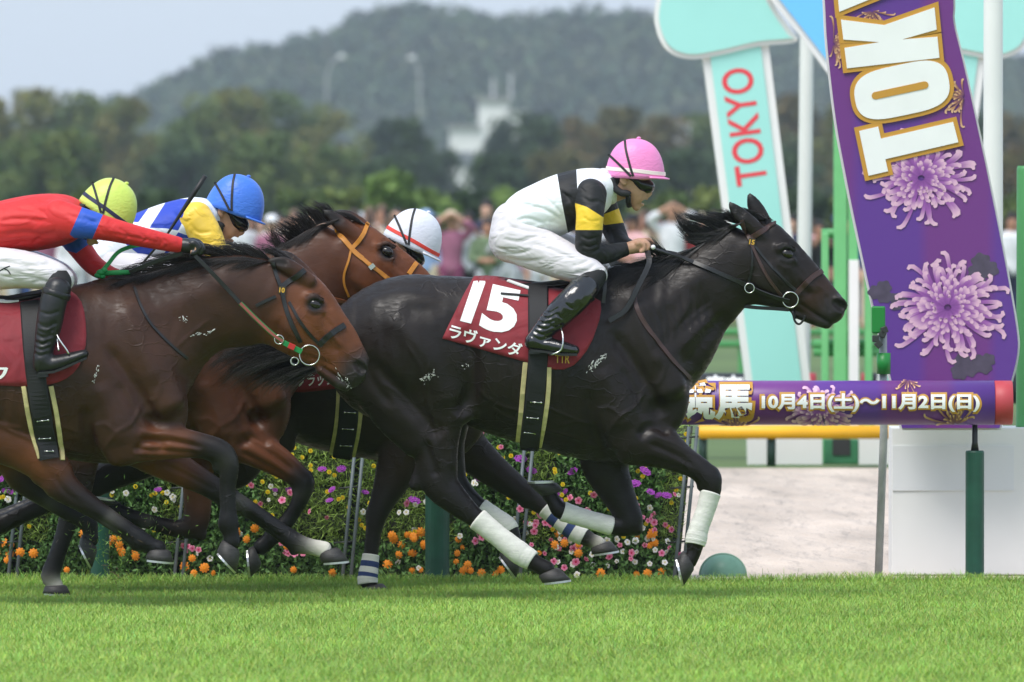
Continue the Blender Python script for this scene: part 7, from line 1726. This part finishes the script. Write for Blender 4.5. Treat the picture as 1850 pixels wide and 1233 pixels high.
foam(horseB, bvB, YB, 345, 606, 382, 600, 30, 1.8, 4); foam(horseB, bvB, YB, 168, 690, 178, 662, 22, 1.6, 5); foam(horseB, bvB, YB, 325, 575, 340, 582, 12, 2.5, 6); foam(horseB, bvB, YB, 612, 672, 632, 702, 26, 3.5, 7)
# ------------------------------------------------------------------ spectators in the infield
OC = mat('spectator_cloth', (.5, .5, .5), rough=.75, objcol=True, var=(9, .12)); OCS = mat('spectator_skin', (.4, .24, .17), rough=.55, objcol=True); OCH = mat('spectator_hair', (.05, .04, .03), rough=.6, objcol=True); PHM = mat('phone_black', (.02, .02, .02), rough=.3)
def person_meshes(pose):
    """standing adult at the origin facing -Y: body, top, trousers, hair"""
    h = .021
    def fld(rows, grow=0, k=.03):
        a = np.vstack([np.array(r)[:, :5] for r in rows]); lo = a[:, :3].min(0) - .2; hi = a[:, :3].max(0) + .2
        F = Field(lo, hi, h)
        for r in rows: F.chain([(q[0], q[1], q[2], q[3] + grow, q[4] + grow) for q in r], k=k, n=2)
        return F.mesh(1)
    head = [(0, -.01, 1.50, .055, .055), (0, -.015, 1.57, .075, .085), (0, -.01, 1.64, .082, .098), (0, 0, 1.68, .07, .08)]
    nose = [(0, -.095, 1.575, .018, .016), (0, -.105, 1.56, .016, .014)]
    torso = [(0, 0, .92, .165, .11), (0, 0, 1.08, .145, .105), (0, 0, 1.25, .165, .12), (0, 0, 1.38, .175, .11), (0, 0, 1.46, .08, .07)]
    torso = [(a, b, c, d, e) for a, b, c, d, e in torso]
    arms = []
    for sg in (-1, 1):
        if pose == 'down': arm = [(.19 * sg, 0, 1.38, .055, .055), (.23 * sg, .02, 1.12, .045, .045), (.23 * sg, -.05, .90, .038, .038)]
        elif pose == 'phone': arm = [(.19 * sg, 0, 1.38, .055, .055), (.27 * sg, -.12, 1.22, .046, .046), (.07 * sg, -.30, 1.47, .038, .038)]
        elif pose == 'up': arm = [(.19 * sg, 0, 1.39, .055, .055), (.31 * sg, -.06, 1.52, .046, .046), (.11 * sg, -.16, 1.66, .038, .038)]
        else: arm = [(.19 * sg, 0, 1.38, .055, .055), (.25 * sg, -.05, 1.13, .046, .046), (.05 * sg, -.22, 1.10, .038, .038)]
        arms.append(arm)
    legs = [[(.09 * sg, 0, .90, .095, .10), (.10 * sg, 0, .50, .065, .07), (.11 * sg, .01, .10, .045, .05)] for sg in (-1, 1)]
    feet = [[(.11 * sg, .02, .05, .045, .045), (.12 * sg, -.14, .04, .035, .035)] for sg in (-1, 1)]
    # the torso's wide axis is sideways: rows give (side, depth)
    def tors(rows): return [(a, b, c, e, d) if False else (a, b, c, d, e) for a, b, c, d, e in rows]
    hands = []
    for arm in arms:
        a, b = np.array(arm[-2][:3]), np.array(arm[-1][:3]); d = (b - a) / np.linalg.norm(b - a)
        hands.append([tuple(b) + (.036, .030), tuple(b + d * .07) + (.042, .026), tuple(b + d * .14) + (.026, .020)])
    body = fld([head, nose] + [tors(torso)] + arms + hands + legs + feet, 0, .025)
    top = fld([tors(torso)[:4]] + [[a[0], a[1], tuple(np.array(a[1]) * .45 + np.array(a[2]) * .55)] for a in arms], .016)
    trou = fld(legs + [[(0, 0, .92, .15, .105), (0, 0, .99, .14, .10)]], .014)
    hair = fld([[(0, .025, 1.62, .088, .100), (0, .0, 1.695, .086, .096)], [(0, .06, 1.52, .06, .07), (0, .05, 1.62, .08, .09)]], .004)
    return body, top, trou, hair
PM = {}
for ps in ('down', 'phone', 'up', 'fold'):
    ms = []
    for (v, f), m in zip(person_meshes(ps), (OCS, OC, OC, OCH)):
        me = mesh_of('person_' + ps, v, f); me.materials.append(m); ms.append(me)
    PM[ps] = ms
phone_me = mesh_of('phone', [tuple(q) for q in [(-.04, 0, -.075), (.04, 0, -.075), (.04, 0, .075), (-.04, 0, .075), (-.04, .01, -.075), (.04, .01, -.075), (.04, .01, .075), (-.04, .01, .075)]], [(0, 1, 2, 3), (7, 6, 5, 4), (0, 4, 5, 1), (1, 5, 6, 2), (2, 6, 7, 3), (3, 7, 4, 0)], False); phone_me.materials.append(PHM)
def hatm(kind):
    mb = MB(); mb.ellipsoid((0, 0, 1.70), (.105, .115, .085), 14, 8)
    if kind == 'brim': mb.tube([(0, 0, 1.685), (0, 0, 1.70)], [.19, .18], 18)
    else: mb.ellipsoid((0, -.11, 1.685), (.075, .085, .012), 12, 6)
    me = mesh_of('hat', mb.v, mb.f); me.materials.append(OC); return me
HATS = {'brim': hatm('brim'), 'peak': hatm('peak')}
SK = [L2((200, 152, 128)), L2((180, 132, 108)), L2((212, 168, 144))]
def spectator(px, hy, Y, pose, top, trou, hair, label, hat=None, hatc=None, rot=0, sk=0, group='spectators along the infield barrier'):
    """hy: photo row of the crown of the head"""
    x = P(px, 0, Y).x; sc = P(0, hy, Y).z / 1.76; sc = min(1.12, max(.78, sc))
    r = thing('person', (x, Y, 0), label, 'person', group); r.rotation_euler.z = rot; r.scale = (sc, sc, sc)
    for nm, me, c in zip(('body', 'top', 'trousers', 'hair'), PM[pose], (SK[sk % 3], top, trou, hair)):
        o = bpy.data.objects.new(nm, me); COL.objects.link(o); o.parent = r; o.color = tuple(c) + (1,)
    if pose == 'phone' or pose == 'up':
        pass
    if hat:
        o = bpy.data.objects.new('hat', HATS[hat]); COL.objects.link(o); o.parent = r; o.color = tuple(hatc) + (1,)
    if pose == 'phone':
        o = bpy.data.objects.new('phone', phone_me); COL.objects.link(o); o.parent = r; o.location = (0, -.40, 1.60)
    return r
W_, LG, NV, BK, MV, PK, BE, LB, DB, GN, RD = L2((232, 232, 236)), L2((190, 194, 200)), L2((40, 44, 70)), L2((36, 36, 40)), L2((160, 100, 126)), L2((226, 176, 178)), L2((212, 196, 170)), L2((150, 176, 214)), L2((62, 86, 140)), L2((108, 128, 96)), L2((172, 62, 66))
HB, HN, HLB = (.012, .010, .009), (.05, .03, .02), (.12, .075, .045)
CN = {W_: 'white', LG: 'light grey', NV: 'navy', BK: 'black', MV: 'mauve', PK: 'pink', BE: 'beige', LB: 'pale blue', DB: 'denim blue', GN: 'olive green', RD: 'red'}
# people one can tell apart in the photograph
KEY = [(815, 383, 60, 'up', MV, L2((128, 62, 96)), HN, 'spectator in mauve with beige cap and raised hands, left of the jockey', 'brim', BE), (846, 384, 64, 'phone', LG, BK, HB, 'spectator in light grey holding a phone, beside the mauve one', None, None), (880, 362, 66, 'down', NV, BK, HB, 'tall spectator in navy top just behind the white breeches', None, None),
       (668, 376, 62, 'phone', BE, NV, HLB, 'spectator with light brown hair and beige top above the tan bridle', None, None), (690, 372, 66, 'phone', W_, DB, HLB, 'spectator in white between tan bridle and white cap', None, None), (716, 378, 70, 'down', PK, BK, HB, 'spectator in pink just left of the white cap', None, None), (760, 395, 70, 'down', NV, BK, HB, 'spectator in navy partly behind the white cap', None, None),
       (785, 400, 64, 'fold', LG, DB, HB, 'spectator in light grey right of the white cap', None, None), (640, 380, 70, 'phone', W_, BK, HN, 'spectator in white with phone behind the brown ears', None, None), (1215, 366, 60, 'up', W_, LB, HN, 'spectator in white raising both hands, ahead of the pink cap', None, None), (1160, 382, 62, 'phone', BE, LG, HLB, 'spectator in beige under the jockey chin', None, None), (1140, 400, 70, 'phone', W_, DB, HB, 'spectator in white low behind the jockey arm', None, None),
       (1190, 392, 68, 'down', PK, BK, HN, 'spectator in pink between chin and mane', None, None), (1828, 385, 58, 'down', W_, NV, HB, 'spectator in white shirt and navy trousers at the right edge', None, None), (1255, 380, 64, 'phone', RD, BK, HB, 'spectator in red with phone behind the mane', None, None), (1292, 384, 66, 'down', BE, BK, HN, 'spectator in beige left of the dark horse ears', None, None),
       (1480, 400, 60, 'phone', BK, BK, HB, 'spectator in black with phone left of the green frame', None, None), (1460, 396, 66, 'down', PK, NV, HLB, 'spectator in pink behind the thin white pole', None, None), (1588, 396, 62, 'down', LG, BK, HB, 'spectator in light grey behind the green frame', None, None), (500, 385, 66, 'down', W_, BK, HB, 'spectator in white ahead of the blue cap', None, None), (470, 392, 68, 'phone', LG, NV, HB, 'spectator in grey with phone by the blue cap peak', None, None), (532, 380, 64, 'down', BE, BK, HLB, 'spectator in beige behind the brown mane', None, None)]
for i, (px, hy, Y, ps, tc, tr, hc, lb, ht_, hcx) in enumerate(KEY): spectator(px, hy, Y + 30, ps, tc, tr, hc, lb, ht_, hcx, rot=.2 * math.sin(i * 2.1), sk=i)
rgc = np.random.default_rng(77); tops = [W_, LG, NV, BK, PK, BE, LB, DB, GN, MV, W_, LG, BK, W_, NV]; used = {}
WHERE = [(-60, 'at the far left edge'), (120, 'behind the red jockey'), (300, 'behind the blue jacket'), (480, 'ahead of the blue cap'), (620, 'behind the tan bridle'), (790, 'near the white cap'), (930, 'left of the white jacket'), (1120, 'behind the leading jockey'), (1320, 'around the dark mane'), (1500, 'by the thin white pole'), (1640, 'behind the green frame'), (1800, 'behind the purple panel'), (2000, 'at the right edge')]
n_i = 0
for row, (Y, gap) in enumerate(((90, 46), (98, 42), (106, 40))):
    px = -60 + row * 21
    while px < 1930:
        x = px + rgc.normal(0, 9); px += gap * rgc.uniform(.8, 1.25)
        if any(abs(x - k[0]) < 13 and abs(Y - k[2] - 30) < 5 for k in KEY): continue
        t = tops[rgc.integers(len(tops))]; ps = ('down', 'phone', 'up', 'fold', 'down', 'down', 'phone', 'down')[rgc.integers(8)]; hc = (HB, HB, HN, HLB)[rgc.integers(4)]; ht_ = (None, None, None, 'peak', 'brim')[rgc.integers(5)]; hcx = tops[rgc.integers(len(tops))]
        wh = next(w_ for lim, w_ in WHERE if x < lim + 90)
        act = {'down': 'standing', 'phone': 'filming with a phone', 'up': 'with raised hands', 'fold': 'with folded arms'}[ps]
        rw = ('front', 'middle', 'back')[row]
        lb = '%s-clad spectator %s, %s row %s' % (CN[t].replace(' ', '-'), act, rw, wh) if not ht_ else '%s-clad spectator, %s hat, %s, %s row %s' % (CN[t].replace(' ', '-'), CN[hcx], act, rw, wh)
        c = used.get(lb, 0); used[lb] = c + 1
        if c: continue
        spectator(x, rgc.uniform(380, 402), Y, ps, t, (BK, NV, DB, BE, LG)[rgc.integers(5)], hc, lb, ht_, hcx, rot=rgc.normal(0, .35), sk=n_i); n_i += 1
# ------------------------------------------------------------------ grass thrown up by the hooves
rg = np.random.default_rng(9); n = 420; V = []; F = []; C = []
for i in range(n):
    t = rg.random()
    px = 212 + rg.normal(0, 9 + 34 * t); py = 1062 - 120 * t + rg.normal(0, 10); Y = YB - .05 + rg.normal(0, .08)
    if i > 300: px, py = 250 + rg.normal(0, 70), 945 + rg.normal(0, 45)
    p = P(px, min(py, 1078), Y); d = Vector(rg.normal(0, 1, 3)).normalized(); e = d.cross(Vector(rg.normal(0, 1, 3))).normalized(); L = rg.uniform(.010, .042); w_ = .0022; b0 = len(V)
    V += [tuple(p - d * L / 2), tuple(p + e * w_), tuple(p + d * L / 2), tuple(p - e * w_)]; F.append((b0, b0 + 1, b0 + 2, b0 + 3)); c = (.16, .28, .05) if rg.random() < .75 else (.10, .07, .04); C += [c + (1,)] * 4
o = obj('flying_grass', V, F, GRASS, None, smooth=False); cattr(o, 'coat', C); tag(o, 'loose grass blades thrown up behind the left hooves', 'grass', kind='stuff')
# ------------------------------------------------------------------ haze
def vol(name, lo, hi, dens, col):
    mb = MB(); c = (Vector(lo) + Vector(hi)) / 2; s = Vector(hi) - Vector(lo); mb.box(c, s)
    m = bpy.data.materials.new(name); m.use_nodes = True; n = m.node_tree.nodes; n.clear()
    out = n.new('ShaderNodeOutputMaterial'); pv = n.new('ShaderNodeVolumePrincipled'); pv.inputs['Density'].default_value = dens; pv.inputs['Color'].default_value = col; pv.inputs['Anisotropy'].default_value = .2
    m.node_tree.links.new(pv.outputs[0], out.inputs['Volume'])
    o = mb.build(name, m, None); return tag(o, 'thin bluish haze over the far trees and hill', 'haze', kind='stuff')
vol('haze', (-2600, -420, -3.2), (2600, 2420, 62), .00020, (.82, .91, 1.0, 1))
